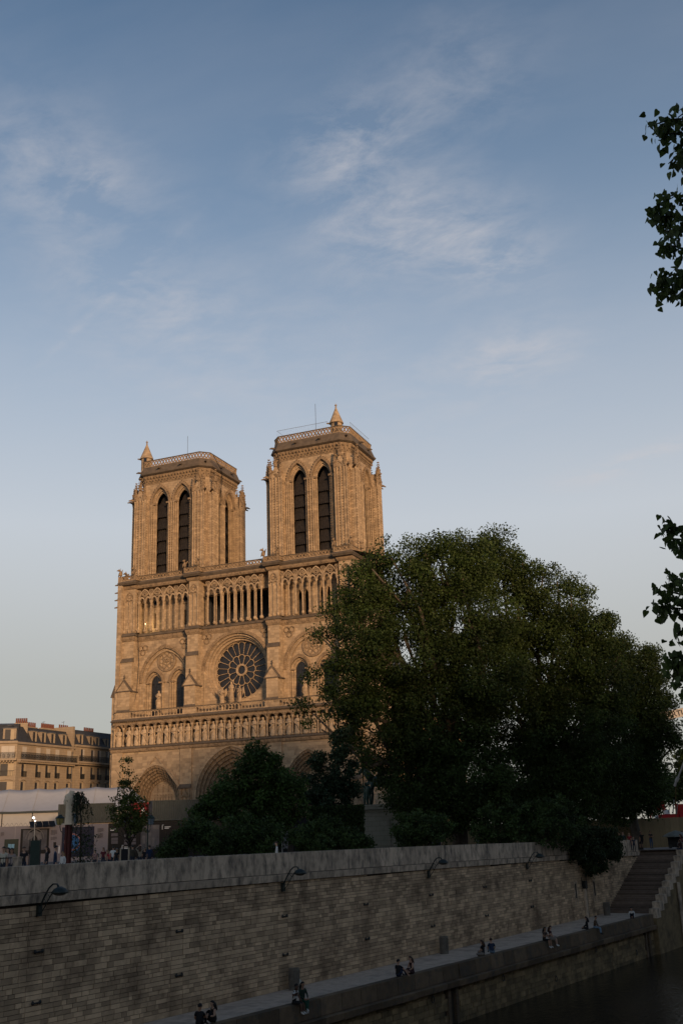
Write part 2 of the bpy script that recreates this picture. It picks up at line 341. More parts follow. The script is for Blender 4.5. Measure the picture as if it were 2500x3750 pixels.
def in_portal(u0, u1, z0, z1):
    for cx, w_, zs, h in PORT:
        w2, h2 = w_+.25, h+.3
        for u in (u0, (u0+u1)/2, u1):
            x = abs(u-cx)
            if x < w2:
                r = (w2*w2+h2*h2)/(2*w2); c = r-w2; zt = zs+math.sqrt(max(r*r-(x+c)**2, 0))
                if z0 < zt: return True
    if abs((u0+u1)/2) > 7.0 and abs((u0+u1)/2) < 9.1: return True
    if abs((u0+u1)/2) > 20.05: return True
    cx = -13.8
    if abs((u0+u1)/2-cx) < 4.9 and z0 < 15.5-abs((u0+u1)/2-cx)*1.18: return True
    return False
mb = MB(); arch_wall(mb, -22.2, 22.2, 0, 15.8, [(cx, w_, 0, zs, h) for cx, w_, zs, h in PORT], -3.3, -.9, 14)
mb.build('portal_wall', M_stone, cath)
mb = MB(); mb.box(-22.15, 22.15, -.9, -.2, 0, 16.3); mb.box(-22.2, -21.4, -3.25, 12, 0, 46); mb.box(21.4, 22.2, -3.25, 12.4, 0, 43)
for sx in (-1, 1): mb.box(*sorted((sx*6.7, sx*21.4)), .95, 12.4, 0, 36); mb.box(*sorted((sx*6.7, sx*21.4)), 11.6, 12.4, 36, 45)
mb.build('core_wall', M_stone, cath)
# ashlar of the portal stage: 300 stones as single parts, the rest joined
lst = []; ashlar(None, -20.05, 20.05, 4.5, 15.75, -3.3, skip=in_portal, lst=lst, lo=.65, hi=1.5, ch=.48)
key = [(-(1 if (u0 < 2 or 6 < u0 < 10) else 0), random.random(), (u0, u1, z0, z1, y, p, t)) for u0, u1, z0, z1, y, p, t in lst]; key.sort(key=lambda k: (k[0], k[1]))
ns = 0
for _, _, (u0, u1, z0, z1, y, p, t) in key:
    if ns < 230:
        inst('stone', ME_unit, cath, ((u0+u1)/2, y-p/2+.01, (z0+z1)/2), 0, (u1-u0, p+.02, z1-z0)); ns += 1
    else: ASH.box(u0, u1, y-p, y+.01, z0, z1, t)
for x0, x1 in ((-22.2, -20.1), (-9.1, -7.0), (7.0, 9.1), (20.1, 22.2)):
    mb = MB(); mb.box(x0, x1, -3.55, -3.3, 0, 15.8); mb.build('pier', M_stone, cath)
    l2 = []; ashlar(None, x0, x1, 10.2, 15.75, -3.55, lst=l2, lo=.5, hi=1.1)
    for (u0, u1, z0, z1, y, p, t) in l2:
        if ns < 300 and x0 < -7: inst('stone', ME_unit, cath, ((u0+u1)/2, y-p/2+.01, (z0+z1)/2), 0, (u1-u0, p+.02, z1-z0)); ns += 1
        else: ASH.box(u0, u1, y-p, y+.01, z0, z1, t)
    mb = MB(); mb.prism([(-3.56, 9.55), (-3.95, 9.55), (-3.95, 9.85), (-3.56, 10.2)], x0-.02, x1+.02, 'x'); mb.build('canopy_ledge', M_weather_shade, cath)
    cx = (x0+x1)/2
    mb = MB(); mb.box(x0+.1, x0+.4, -3.85, -3.56, 4, 9.5); mb.box(x1-.4, x1-.1, -3.85, -3.56, 4, 9.5); mb.prism([(cx-.65, 8.3), (cx+.65, 8.3), (cx, 9.45)], -3.85, -3.6)
    mb.lathe([(.16, 4), (.16, 8.1), (.26, 8.3)], (cx-.55, -3.75, 0), 6); mb.lathe([(.16, 4), (.16, 8.1), (.26, 8.3)], (cx+.55, -3.75, 0), 6)
    mb.build('niche', M_carve_shade, cath)

# ---- statues
def statue_mesh(name, h, v=0, crown=True, wing=False, m=None):
    mb = MB(); n = 14; rg = random.Random(v)
    prof = [(.20, 0), (.205, .06), (.185, .25), (.165, .45), (.15, .58), (.165, .68), (.18, .76), (.16, .82), (.075, .845), (.065, .86)]
    rings = []
    for r, z in prof:
        fold = .13 if z < .6 else .05
        rings.append([mb.P((r*h*.78*(1+fold*math.cos(7*2*math.pi*k/n+v+z*3))*math.cos(2*math.pi*k/n)*1.12, r*h*.78*(1+fold*math.cos(5*2*math.pi*k/n+v*2))*math.sin(2*math.pi*k/n)*.8, z*h)) for k in range(n)])
    for i in range(len(prof)-1):
        for k in range(n): mb.F((rings[i][k], rings[i][(k+1) % n], rings[i+1][(k+1) % n], rings[i+1][k]))
    mb.F(rings[0][::-1])
    mb.blob((0, -.01*h, .915*h), .058*h, .066*h, .075*h, 8, 6)
    mb.blob((0, .02*h, .905*h), .07*h, .06*h, .085*h, 8, 5)
    if crown: mb.lathe([(.062*h, .955*h), (.075*h, 1.0*h), (.05*h, 1.0*h)], (0, 0, 0), 8)
    a = rg.uniform(.5, .72)
    for sx in (-1, 1):
        q = rg.uniform(-.04, .1)
        mb.tube([(sx*.13*h, 0, .79*h), (sx*.17*h, -.03*h, .66*h), (sx*(.05+q*.3)*h, -.15*h, (.58+q)*h)], [.045*h, .042*h, .028*h], 6)
    mb.tube([(.14*h, -.10*h, .62*h), (-.1*h, -.135*h, .45*h), (-.15*h, -.1*h, .2*h)], [.03*h, .035*h, .02*h], 5)
    if v % 3 == 1: mb.tube([(.17*h, -.15*h, .3*h), (.15*h, -.14*h, .85*h)], .012*h, 5)
    if wing:
        for sx in (-1, 1): mb.prism([(sx*.1*h, .8*h), (sx*.33*h, .92*h), (sx*.36*h, .6*h), (sx*.2*h, .35*h)], .05*h, .09*h)
    return mb.mesh(name, m or M_statue, True)
KM = [statue_mesh('king_statue', 2.95, v) for v in range(6)]
for x0 in (-21.15, -8.05, 8.05):
    inst('niche_statue', KM[int(abs(x0)) % 6], cath, (x0, -3.75, 5.6), 0, .85)

# ---- portals with stepped archivolts, tympanum and doors
for pi, (cx, w_, zs, h) in enumerate(PORT):
    po = empty('portal', (0, 0, 0), 0, cath); W = w_; Hh = h; k = 6; dw = w_*.075
    fig = MB()
    for i in range(k):
        wi = W-dw; hi = Hh*(wi/W)
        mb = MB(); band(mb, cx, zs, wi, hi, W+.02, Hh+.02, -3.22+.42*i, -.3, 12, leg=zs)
        mb.build('archivolt', M_carve_shade, po)
        aw = (wi+W)/2; pts = arch_pts(aw, Hh*aw/W, 9)
        for j in range(1, len(pts)-1):
            x, z = pts[j]; fig.blob((cx+x, -3.26+.42*i, zs+z), .17, .15, .30, 5, 4, jit=.5); fig.blob((cx+x, -3.32+.42*i, zs+z+.3), .09, .09, .1, 5, 3)
        for zz in range(1, int(zs/1.0)):
            for sx in (-1, 1): fig.blob((cx+sx*aw, -3.26+.42*i, zz*1.0+.5), .12, .12, .42, 5, 4, jit=.4)
        W = wi; Hh = hi
    fig.build('archivolt_figures', M_carve_shade, po, kind='stuff')
    mb = MB(); mb.prism([(cx+x, zs+z) for x, z in arch_pts(W+.05, Hh+.05, 10)], -.7, -.25); mb.box(cx-W, cx+W, -.78, -.3, zs-2.2, zs); mb.build('tympanum', M_carve_shade, po)
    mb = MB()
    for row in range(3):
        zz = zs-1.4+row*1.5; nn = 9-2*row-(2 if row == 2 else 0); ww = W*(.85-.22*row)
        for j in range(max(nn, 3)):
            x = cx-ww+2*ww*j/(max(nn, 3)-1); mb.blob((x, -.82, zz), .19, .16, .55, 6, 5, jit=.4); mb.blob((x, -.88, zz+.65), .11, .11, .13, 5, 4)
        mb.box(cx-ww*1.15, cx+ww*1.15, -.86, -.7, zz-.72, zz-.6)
    mb.build('relief_figures', M_carve_shade, po, kind='stuff')
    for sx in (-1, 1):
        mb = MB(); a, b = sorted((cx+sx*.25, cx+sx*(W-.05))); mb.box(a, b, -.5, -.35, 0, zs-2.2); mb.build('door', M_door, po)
    mb = MB(); mb.box(cx-.25, cx+.25, -.75, -.3, 0, zs-2.2); mb.build('trumeau', M_carve_shade, po)
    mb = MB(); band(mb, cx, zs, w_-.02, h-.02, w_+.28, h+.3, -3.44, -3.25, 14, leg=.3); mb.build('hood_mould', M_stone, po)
    if pi == 0:
        mb = MB()
        for sx in (-1, 1):
            mb.hexa([(cx, -3.47, 14.85), (cx, -3.47, 15.25), (cx, -3.3, 15.25), (cx, -3.3, 14.85), (cx+sx*4.75, -3.47, 9.35), (cx+sx*4.75, -3.47, 9.8), (cx+sx*4.75, -3.3, 9.8), (cx+sx*4.75, -3.3, 9.35)])
        mb.build('gable_mould', M_stone, po)

# ---- outlines of the front in plan
BI, BO = (6.5, 8.55), (19.1, 21.5)
def plan(fr, bay, ex=0, side=8, xo=21.5):
    P = [(-xo-ex, side), (-xo-ex, fr), (-BO[0]+ex, fr), (-BO[0]+ex, bay), (-BI[1]-ex, bay), (-BI[1]-ex, fr), (-BI[0]+ex, fr), (-BI[0]+ex, bay)]
    return P + [(-x, y) for x, y in P[::-1]]
def ring(name, path, prof, m, n_bump=0, bz=0, br=.1, bo=0, parent=None):
    mb = MB(); mb.sweep(path, prof); o = mb.build(name, m, parent or cath)
    if n_bump:
        b = MB()
        for i in range(len(path)-1):
            a, c = np.array(path[i]), np.array(path[i+1]); L_ = np.linalg.norm(c-a); d = (c-a)/L_; nn = np.array([d[1], -d[0]])
            for j in range(max(1, int(L_*n_bump))):
                q = a+d*(j+.5)*L_/max(1, int(L_*n_bump))+nn*bo
                b.octa((q[0], q[1], bz+.05*random.uniform(-1, 1)), br, rz=br*1.5)
        b.build('leaf_frieze', M_carve_shade, o, kind='stuff')
    return o
pl = [(-22.3, 8), (-22.3, -3.55), (-20.0, -3.6), (-9.2, -3.45), (-9.15, -3.6), (-6.95, -3.6), (-6.9, -3.45), (6.9, -3.45), (6.95, -3.6), (9.15, -3.6), (9.2, -3.45), (20.0, -3.6), (22.3, -3.55), (22.3, 8)]
ring('string_course', pl, [(-.2, 15.75), (.08, 15.8), (.16, 16.0), (.2, 16.3), (-.2, 16.36)], M_carve_shade, 3.2, 16.05, .09, .16)
ring('ledge', pl, [(-1.2, 16.33), (.3, 16.36), (.3, 16.5), (.12, 16.72), (-1.2, 16.74)], M_weather_shade)
# ---- kings' gallery
kg = empty('kings_gallery', (0, 0, 0), 0, cath)
mb = MB(); mb.box(-22.1, 22.1, -2.15, -.9, 16.6, 20.7); mb.build('back_wall', M_carve_shade, kg)
mb = MB(); mb.box(-22.15, 22.15, -3.62, -2.1, 20.25, 20.7); mb.build('entablature', M_carve_shade, kg)
kx = [-21.05, -19.1, -17.6, -16.15, -14.7, -13.3, -11.85, -10.4, -9.1, -7.8, -6.15, -4.65, -3.13, -1.7, -.25, 1.26, 2.75, 4.25, 5.75, 7.5, 8.85, 10.3, 11.75, 13.2, 14.6, 16.05, 17.5, 19.3]
for i, x in enumerate(kx):
    inst('king_statue', KM[i*5 % 6], kg, (x, -3.2, 16.76), R(random.uniform(-14, 14)), (random.choice((-1, 1))*random.uniform(1.0, 1.14), 1.1, random.uniform(1.0, 1.05)))
mb = MB(); mb.lathe([(.22, 0), (.22, .22), (.14, .3), (.13, 2.62), (.16, 2.68), (.26, 2.9), (.28, 3.0), (.28, 3.08), (.1, 3.08)], (0, 0, 0), 8); ME_kcol = mb.mesh('column', M_stone, True)
mb = MB(); band(mb, 0, .05, .60, .42, .70, .50, -.1, .35, 6, tone=.5); mb.box(-.74, -.60, -.1, .35, .05, .5); mb.box(.60, .74, -.1, .35, .05, .5); ME_karch = mb.mesh('niche_arch', M_carve_shade)
kc = [-21.85]+[(a+b)/2 for a, b in zip(kx, kx[1:])]+[20.3, 21.8]
for x in kc: inst('column', ME_kcol, kg, (x, -3.5, 16.74))
for x in kx: inst('niche_arch', ME_karch, kg, (x, -3.52, 19.75))
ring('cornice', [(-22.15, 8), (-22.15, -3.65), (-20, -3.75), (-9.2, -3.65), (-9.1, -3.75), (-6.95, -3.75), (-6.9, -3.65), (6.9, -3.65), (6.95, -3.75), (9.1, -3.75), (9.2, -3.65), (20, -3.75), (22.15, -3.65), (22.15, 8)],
     [(-1.5, 20.66), (.1, 20.7), (.3, 20.86), (.34, 20.95), (.02, 21.25), (-2.6, 21.27)], M_weather_shade, 2.6, 20.78, .08, .14)
# ---- balustrade in front of the rose
bal = empty('balustrade', (0, 0, 0), 0, cath)
mb = MB(); mb.sweep([(-21.9, 0), (-21.9, -3.5), (21.9, -3.5), (21.9, 0)], [(-.1, 22.36), (.1, 22.36), (.14, 22.5), (-.14, 22.5), (-.1, 22.36)]); mb.build('handrail', M_weather_shade, bal)
mb = MB(); mb.sweep([(-21.9, 0), (-21.9, -3.5), (21.9, -3.5), (21.9, 0)], [(-.12, 21.27), (.12, 21.27), (.12, 21.4), (-.12, 21.4), (-.12, 21.27)]); mb.build('bottom_rail', M_stone, bal)
mb = MB(); mb.lathe([(.1, 0), (.1, .12), (.065, .16), (.06, .62), (.1, .72), (.1, .78), (.05, .78)], (0, 0, 0), 6); band(mb, .29, .74, .2, .18, .29, .26, -.08, .08, 4); ME_bal = mb.mesh('baluster', M_stone)
x = -21.85
while x < 21.8:
    inst('baluster', ME_bal, bal, (x, -3.5, 21.38), 0, (1, 1, .98)); x += .6
for x0, x1 in ((-BO[1], -BO[0]), (-BI[1], -BI[0]), BI, BO):
    mb = MB(); mb.box(x0-.25, x1+.25, -3.52, -3.40, 21.38, 22.4); mb.build('blind_panel', M_stone, bal)

# ---- rose stage
mb = MB()
mb.box(-21.4, -18.6, -1.25, .9, 21.2, 34.6); mb.box(18.6, 21.4, -1.25, .9, 21.2, 34.6)
circ_wall(mb, -8.6, 8.6, 21.2, 34.6, 0, 28.25, 5.85, -1.25, .9)
for sx in (-1, 1):
    c = sx*13.6
    arch_wall(mb, c-5.02, c+5.02, 21.2, 34.6, [(c, 4.55, 21.2, 27.5, 5.55)], -1.25, -.55, 12)
    arch_wall(mb, c-4.6, c+4.6, 21.2, 34.0, [(c-2.45, 1.6, 21.2, 27.2, 2.0), (c+2.45, 1.6, 21.2, 27.2, 2.0)], -.6, .2, 9)
mb.build('rose_stage_wall', M_stone, cath)
for sx in (-1, 1):
    c = sx*13.6; wb = empty('window_bay', (0, 0, 0), 0, cath)
    mb = MB(); band(mb, c, 27.5, 4.5, 5.5, 5.0, 6.1, -1.42, -1.2, 14, leg=.2); mb.build('hood_mould', M_carve_shade, wb)
    mb = MB(); band(mb, c, 27.5, 4.1, 5.0, 4.56, 5.56, -1.05, -.5, 14, leg=6.2); mb.build('arch_order', M_stone, wb)
    b = MB()
    for x, z in arch_pts(4.75, 5.8, 26): b.octa((c+x, -1.42, 27.5+z), .13)
    for x, z in arch_pts(4.33, 5.28, 24): b.octa((c+x, -1.05, 27.5+z), .1)
    b.build('arch_leaves', M_carve_shade, wb, kind='stuff')
    for s2 in (-1, 1):
        q = c+s2*2.45
        mb = MB(); band(mb, q, 27.2, 1.6, 2.0, 2.05, 2.55, -.85, -.55, 9); mb.build('window_hood', M_carve_shade, wb)
        mb = MB(); band(mb, q, 27.2, 1.28, 1.65, 1.62, 2.05, -.4, .1, 9, leg=6); mb.build('window_order', M_stone, wb)
        mb = MB(); band(mb, q, 27.2, .99, 1.4, 1.3, 1.68, -.12, .12, 9, leg=6); mb.build('window_jamb', M_stone, wb)
        b = MB()
        for x, z in arch_pts(1.82, 2.28, 12): b.octa((q+x, -.86, 27.2+z), .1)
        b.build('hood_leaves', M_carve_shade, wb, kind='stuff')
        mb = MB(); mb.box(q-1.0, q+1.0, .10, .18, 21.2, 28.7); mb.build('glass', M_glass, wb)
        mb = MB()
        for k in range(1, 4): mb.box(q-1+k*.5-.02, q-1+k*.5+.02, .075, .1, 21.2, 28.4)
        for k in range(14): mb.box(q-1, q+1, .075, .1, 21.6+k*.5, 21.63+k*.5)
        mb.build('leading', M_iron, wb)
        for e_ in (-1, 1):
            for dx, y in ((1.14, -.2), (1.43, -.5), (1.74, -.75)):
                mb = MB(); mb.lathe([(.15, 0), (.15, .2), (.1, .28), (.1, 5.6), (.17, 5.95), (.17, 6.05)], (q+e_*dx, y, 21.2), 6); mb.build('column', M_stone, wb, True)
        mb = MB(); mb.box(q-2.2, q-1.0, -.92, -.1, 27.15, 27.4); mb.box(q+1.0, q+2.2, -.92, -.1, 27.15, 27.4); mb.build('capital', M_carve_shade, wb)
    # blind rosette
    mb = MB(); annulus(mb, c, 30.9, 1.45, 1.85, -.85, -.5, 36); annulus(mb, c, 30.9, .16, .34, -.8, -.5, 16); mb.mi = 0
    for k in range(6):
        a = math.pi*k/3+math.pi/2; mb.tube([(c+.3*math.cos(a), -.66, 30.9+.3*math.sin(a)), (c+1.0*math.cos(a), -.66, 30.9+1.0*math.sin(a))], .06, 6)
        a2 = a+math.pi/6; annulus(mb, c+1.05*math.cos(a2), 30.9+1.05*math.sin(a2), .3, .42, -.74, -.55, 14)
    mb.build('rosette', M_carve_shade, wb)
for x, z in ((-18.0, 33.0), (-9.75, 33.4), (-5.5, 33.75), (5.5, 33.75), (9.75, 33.4), (18.0, 33.0)):
    mb = MB()
    for dx, dz in ((-.45, .35), (.45, .35), (0, -.45)): annulus(mb, x+dx, z+dz, .36, .52, -1.42, -1.2, 18)
    mb.octa((x, -1.35, z), .2); mb.build('trefoil_panel', M_carve_shade, cath)
# ---- rose window
rose = empty('rose_window', (0, 0, 0), 0, cath); RZ = 28.25
mb = MB(); mb.prism(circ(0, RZ, 5.0, 48), .78, .86); mb.build('glass', M_glass, rose)
for ri, ro, y0 in ((5.5, 5.9, -1.0), (5.2, 5.52, -.55), (4.85, 5.22, -.1)):
    mb = MB(); annulus(mb, 0, RZ, ri, ro, y0, .8, 64); mb.build('ring_mould', M_stone, rose)
mb = MB(); band(mb, 0, RZ, 5.88, 5.88, 6.4, 6.4, -1.45, -1.15, 20, leg=.15); mb.build('hood_mould', M_carve_shade, rose)
b = MB()
for k in range(60):
    a = math.pi*(k+.5)/60; b.octa((6.12*math.cos(a), -1.46, RZ+6.12*math.sin(a)), .12)
for k in range(70):
    a = 2*math.pi*(k+.5)/70; b.octa((5.7*math.cos(a), -1.0, RZ+5.7*math.sin(a)), .09)
b.build('rose_leaves', M_carve_shade, rose, kind='stuff')
for sx in (-1, 1):
    for dx in (5.95, 6.2, 6.42):
        mb = MB(); mb.lathe([(.15, 0), (.15, .25), (.1, .32), (.1, 6.6), (.18, 6.95), (.18, 7.05)], (sx*dx, -1.38, 21.2), 6); mb.build('column', M_stone, rose, True)
mb = MB(); annulus(mb, 0, RZ, .72, 1.0, .45, .78, 32)
for k in range(12): mb.octa((.7*math.cos(2*math.pi*k/12), .6, RZ+.7*math.sin(2*math.pi*k/12)), .08)
mb.build('hub', M_stone, rose)
def spoke(r0, r1, a, nm):
    mb = MB(); c_, s_ = math.cos(a), math.sin(a)
    mb.tube([(r0*c_, .6, RZ+r0*s_), ((r0+.12)*c_, .6, RZ+(r0+.12)*s_), ((r1-.12)*c_, .6, RZ+(r1-.12)*s_), (r1*c_, .6, RZ+r1*s_)], [.1, .05, .05, .1], 6); mb.build(nm, M_stone, rose)
for k in range(12): spoke(.98, 2.2, 2*math.pi*(k+.5)/12, 'inner_mullion')
for k in range(24): spoke(2.75, 4.35, 2*math.pi*(k+.5)/24, 'outer_mullion')
def scallop(n, r_, amp, r0, nm, ri=.085, trefoil=True):
    mb = MB()
    for k in range(n):
        ac = 2*math.pi*(k+1)/n if True else 0; hw = math.pi/n; pts = []
        for i in range(13):
            t = -1+2*i/12; a = ac+t*hw; bump = amp*math.sqrt(max(0, 1-t*t)); lob = .10*abs(math.sin(1.5*math.pi*(t+1)/1)) if trefoil else 0
            r = r_+bump-lob*.6; pts.append((r*math.cos(a), .6, RZ+r*math.sin(a)))
        mb.tube(pts, ri, 5)
    mb.build(nm, M_stone, rose)
scallop(12, 2.18, .42, 0, 'inner_tracery', .085); scallop(24, 4.38, .34, 0, 'outer_tracery', .07)
mb = MB(); annulus(mb, 0, RZ, 4.74, 4.9, .45, .8, 64); mb.build('outer_ring', M_stone, rose)

# ---- buttresses
def buttress(x0, x1):
    bt = empty('buttress', (0, 0, 0), 0, cath); c = (x0+x1)/2
    mb = MB(); mb.box(x0, x1, -3.42, -1.2, 21.2, 26.0); mb.box(x0, x1, -2.97, -1.2, 26.0, 31.0); mb.box(x0, x1, -2.57, -1.2, 31.0, 34.6); mb.build('shaft', M_stone, bt)
    for y, z0, z1 in ((-3.42, 22.5, 25.9), (-2.97, 26.9, 30.95), (-2.57, 31.65, 34.45)):
        ashlar(ASH, x0, x1, z0, z1, y, ch=.42, lo=.5, hi=1.05)
        for sx, xx in ((-1, x0), (1, x1)): ashlar(ASH, y+.02, -1.3, z0, z1, xx, ch=.42, lo=.5, hi=1.0, axis='y', sgn=sx)
    mb = MB(); mb.prism([(-2.5, 31.7), (-3.05, 31.05), (-3.12, 30.95), (-3.12, 30.85), (-2.5, 30.85)], x0-.06, x1+.06, 'x'); mb.build('offset', M_weather_shade, bt)
    mb = MB(); mb.prism([(x0-.22, 25.95), (x1+.22, 25.95), (c+.08, 27.75), (c-.08, 27.75)], -3.56, -2.9); mb.build('gablet', M_stone, bt)
    mb = MB()
    for sx in (-1, 1): mb.hexa([(c, -3.62, 27.6), (c, -3.62, 27.85), (c, -2.9, 27.85), (c, -2.9, 27.6), (c+sx*(x1-c+.32), -3.62, 25.75), (c+sx*(x1-c+.32), -3.62, 26.0), (c+sx*(x1-c+.32), -2.9, 26.0), (c+sx*(x1-c+.32), -2.9, 25.75)])
    mb.box(x0-.3, x1+.3, -3.6, -1.3, 25.8, 25.98)
    mb.build('gablet_coping', M_weather_shade, bt)
    mb = MB(); mb.lathe([(.09, 27.7), (.06, 28.1), (.2, 28.25), (.06, 28.4), (.14, 28.55), (.02, 28.75)], (c, -3.3, 0), 6); mb.build('finial', M_weather_shade, bt)
    mb = MB(); mb.prism([(-3.4, 22.9), (-3.62, 22.45), (-3.62, 22.35), (-3.4, 22.35)], x0-.05, x1+.05, 'x'); mb.build('base_offset', M_weather_shade, bt)
for a, b_ in ((-BO[1], -BO[0]), (-BI[1], -BI[0]), BI, BO): buttress(a, b_)
for sx in (-1, 1):      # side buttresses seen in outline
    bt = empty('side_buttress', (0, 0, 0), 0, cath)
    mb = MB(); a, b_ = sorted((sx*21.4, sx*23.1)); mb.box(a, b_, -2.7, -.4, 0, 25.2); a, b_ = sorted((sx*21.4, sx*22.6)); mb.box(a, b_, -2.2, -.6, 25.2, 34.5); mb.build('shaft', M_stone, bt)
    ashlar(ASH, *sorted((sx*22.25, sx*23.1)), 14, 25.1, -2.7, ch=.45)
    mb = MB(); mb.prism([(sx*21.5, 27.6), (sx*22.55, 27.2), (sx*23.35, 25.15), (sx*21.5, 25.15)], -2.85, -.3, 'y'); mb.build('offset', M_weather_shade, bt)
    mb = MB(); mb.prism([(sx*21.5, 32.4), (sx*22.0, 31.9), (sx*22.85, 30.6), (sx*21.5, 30.6)], -2.3, -.5, 'y'); mb.build('upper_offset', M_weather_shade, bt)
    mb = MB(); mb.lathe([(.09, 27.2), (.06, 27.8), (.2, 28.0), (.05, 28.3), (.02, 28.6)], (sx*22.4, -1.5, 0), 6); mb.build('finial', M_weather_shade, bt)
# statues on the balustrade: the first couple and the group before the rose
for x, z, h, v, cr_, wg in ((-13.9, 22.5, 3.3, 11, False, False), (12.9, 22.5, 3.3, 12, False, False), (-.2, 22.9, 3.2, 14, True, False), (-1.9, 22.5, 2.8, 15, False, True), (1.3, 22.5, 2.8, 16, False, True)):
    st = empty('statue', (x, -2.6, z), R(random.uniform(-15, 15)), cath)
    o = inst('figure', statue_mesh('figure', h*.93, v, cr_, wg, M_stone), st, (0, 0, .1), 0, (.85, .85, 1))
    mb = MB(); mb.lathe([(.45, -1.2), (.4, -.2), (.5, -.1), (.5, .1), (.1, .1)], (0, 0, 0), 8); mb.build('pedestal', M_stone, st)

# ---- cornice below the great gallery
P2 = plan(-2.62, -1.28)
ring('foliate_frieze', P2, [(-.2, 34.45), (.05, 34.5), (.22, 34.9), (.3, 35.3), (-.2, 35.34)], M_carve_shade, 2.6, 34.95, .15, .2)
ring('gallery_cornice', P2, [(-1, 35.32), (.42, 35.36), (.42, 35.5), (.1, 35.92), (-3, 35.95)], M_weather_shade)
# ---- great gallery: open arcade
gal = empty('great_gallery', (0, 0, 0), 0, cath)
mb = MB(); mb.lathe([(.26, 0), (.26, .35), (.17, .5), (.10, .62), (.095, 4.9), (.13, 5.0), (.27, 5.35), (.27, 5.5), (.1, 5.5)], (0, 0, 0), 8); ME_gc = mb.mesh('column', M_stone, True)
mb = MB(); mb.lathe([(.34, 0), (.34, .4), (.19, .55), (.145, .7), (.145, 4.8), (.18, 4.95), (.36, 5.35), (.36, 5.5), (.1, 5.5)], (0, 0, 0), 8); ME_gC = mb.mesh('column', M_stone, True)
def arcade(x0, n, st, y, zt=0, fig=True):
    for i in range(n+1): inst('column', ME_gC if i % 2 == 0 else ME_gc, gal, (x0+i*st, y, 35.95))
    for j in range(n//2):
        cx = x0+(2*j+1)*st; mb = MB()
        for s2 in (-1, 1):
            c = cx+s2*st/2; band(mb, c, 41.45, st*.33, .5, st*.48, .78, y-.1, y+.12, 5)
            for tx, tz in ((-.2, .28), (.2, .28)): mb.octa((c+tx*1.7, y, 41.45+tz), .1)
        band(mb, cx, 41.5, st*.90, 1.85, st*1.03, 2.1, y-.16, y+.16, 9)
        for dx, dz in ((-.24, 0), (.24, 0), (0, .24), (0, -.24)): annulus(mb, cx+dx, 42.62+dz, .2, .31, y-.1, y+.1, 12)
        mb.build('tracery_arch', M_stone, gal)
    for j in range(n//2+1):
        cx = x0+2*j*st
        mb = MB()
        for dx, dz in ((-.17, .05), (.17, .05), (0, -.17)): annulus(mb, cx+dx, 43.15+dz, .14, .23, y-.1, y+.1, 10)
        if 0 < j < n//2: pass
        mb.box(cx-.06, cx+.06, y-.1, y+.1, 41.4, 42.9)
        mb.build('spandrel_trefoil', M_stone, gal)
arcade(-5.04, 8, 1.26, -1.85)
for sx in (-1, 1): arcade(sx*13.75-1.24*4, 8, 1.24, -1.85)
for k in range(7): inst('column', ME_gc if k % 2 == 0 else ME_gC, gal, (-4.15+1.26*k, -.55, 35.95), 0, (1.15, 1.15, 1))
mb = MB(); mb.box(-6.5, 6.5, -.2, 1.2, 41.4, 43.9); mb.build('rear_arcade_head', M_stone, gal)
mb = MB(); mb.box(-12, 7, 7.5, 8, 30, 44.8); mb.box(-6.7, -6.5, .9, 7.5, 35, 44.8); mb.box(6.5, 6.7, .9, 7.5, 35, 44.8); mb.box(7, 21.4, 3.4, 3.6, 35.5, 45); mb.box(-21.4, -7, 3.4, 3.6, 35.5, 45); mb.build('shaded_inner_wall', M_lead, gal)  # dark lead colour paints the shade inside the gallery onto these walls
for sx in (-1, 1):
    mb = MB(); c = sx*13.65
    if sx < 0:
        arch_wall(mb, c-5.2, c+5.2, 35.9, 43.9, [(c-3.0, .22, 36.9, 39.4, .1), (c+3.0, .22, 36.9, 39.4, .1)], .1, .7, 4)
        for q in (-3.0, 3.0): annulus(mb, c+q+.2, 41.4, .55, .85, -.12, .1, 18)
    else: arch_wall(mb, c-5.2, c+5.2, 35.9, 43.9, [(c-2.6, .42, 36.2, 39.6, .9), (c-1.4, .42, 36.2, 39.6, .9), (c+1.4, .42, 36.2, 39.6, .9), (c+2.6, .42, 36.2, 39.6, .9)], .1, .7, 6)
    mb.build('gallery_back_wall', M_stone, gal)
for q in (-16.45, -10.45):
    mb = MB()
    for dx, dz in ((-.26, .1), (.26, .1), (0, -.28)): mb.prism(circ(q+dx, 41.4+dz, .34, 16), .02, .09)
    mb.build('trefoil_void', M_glass, gal)
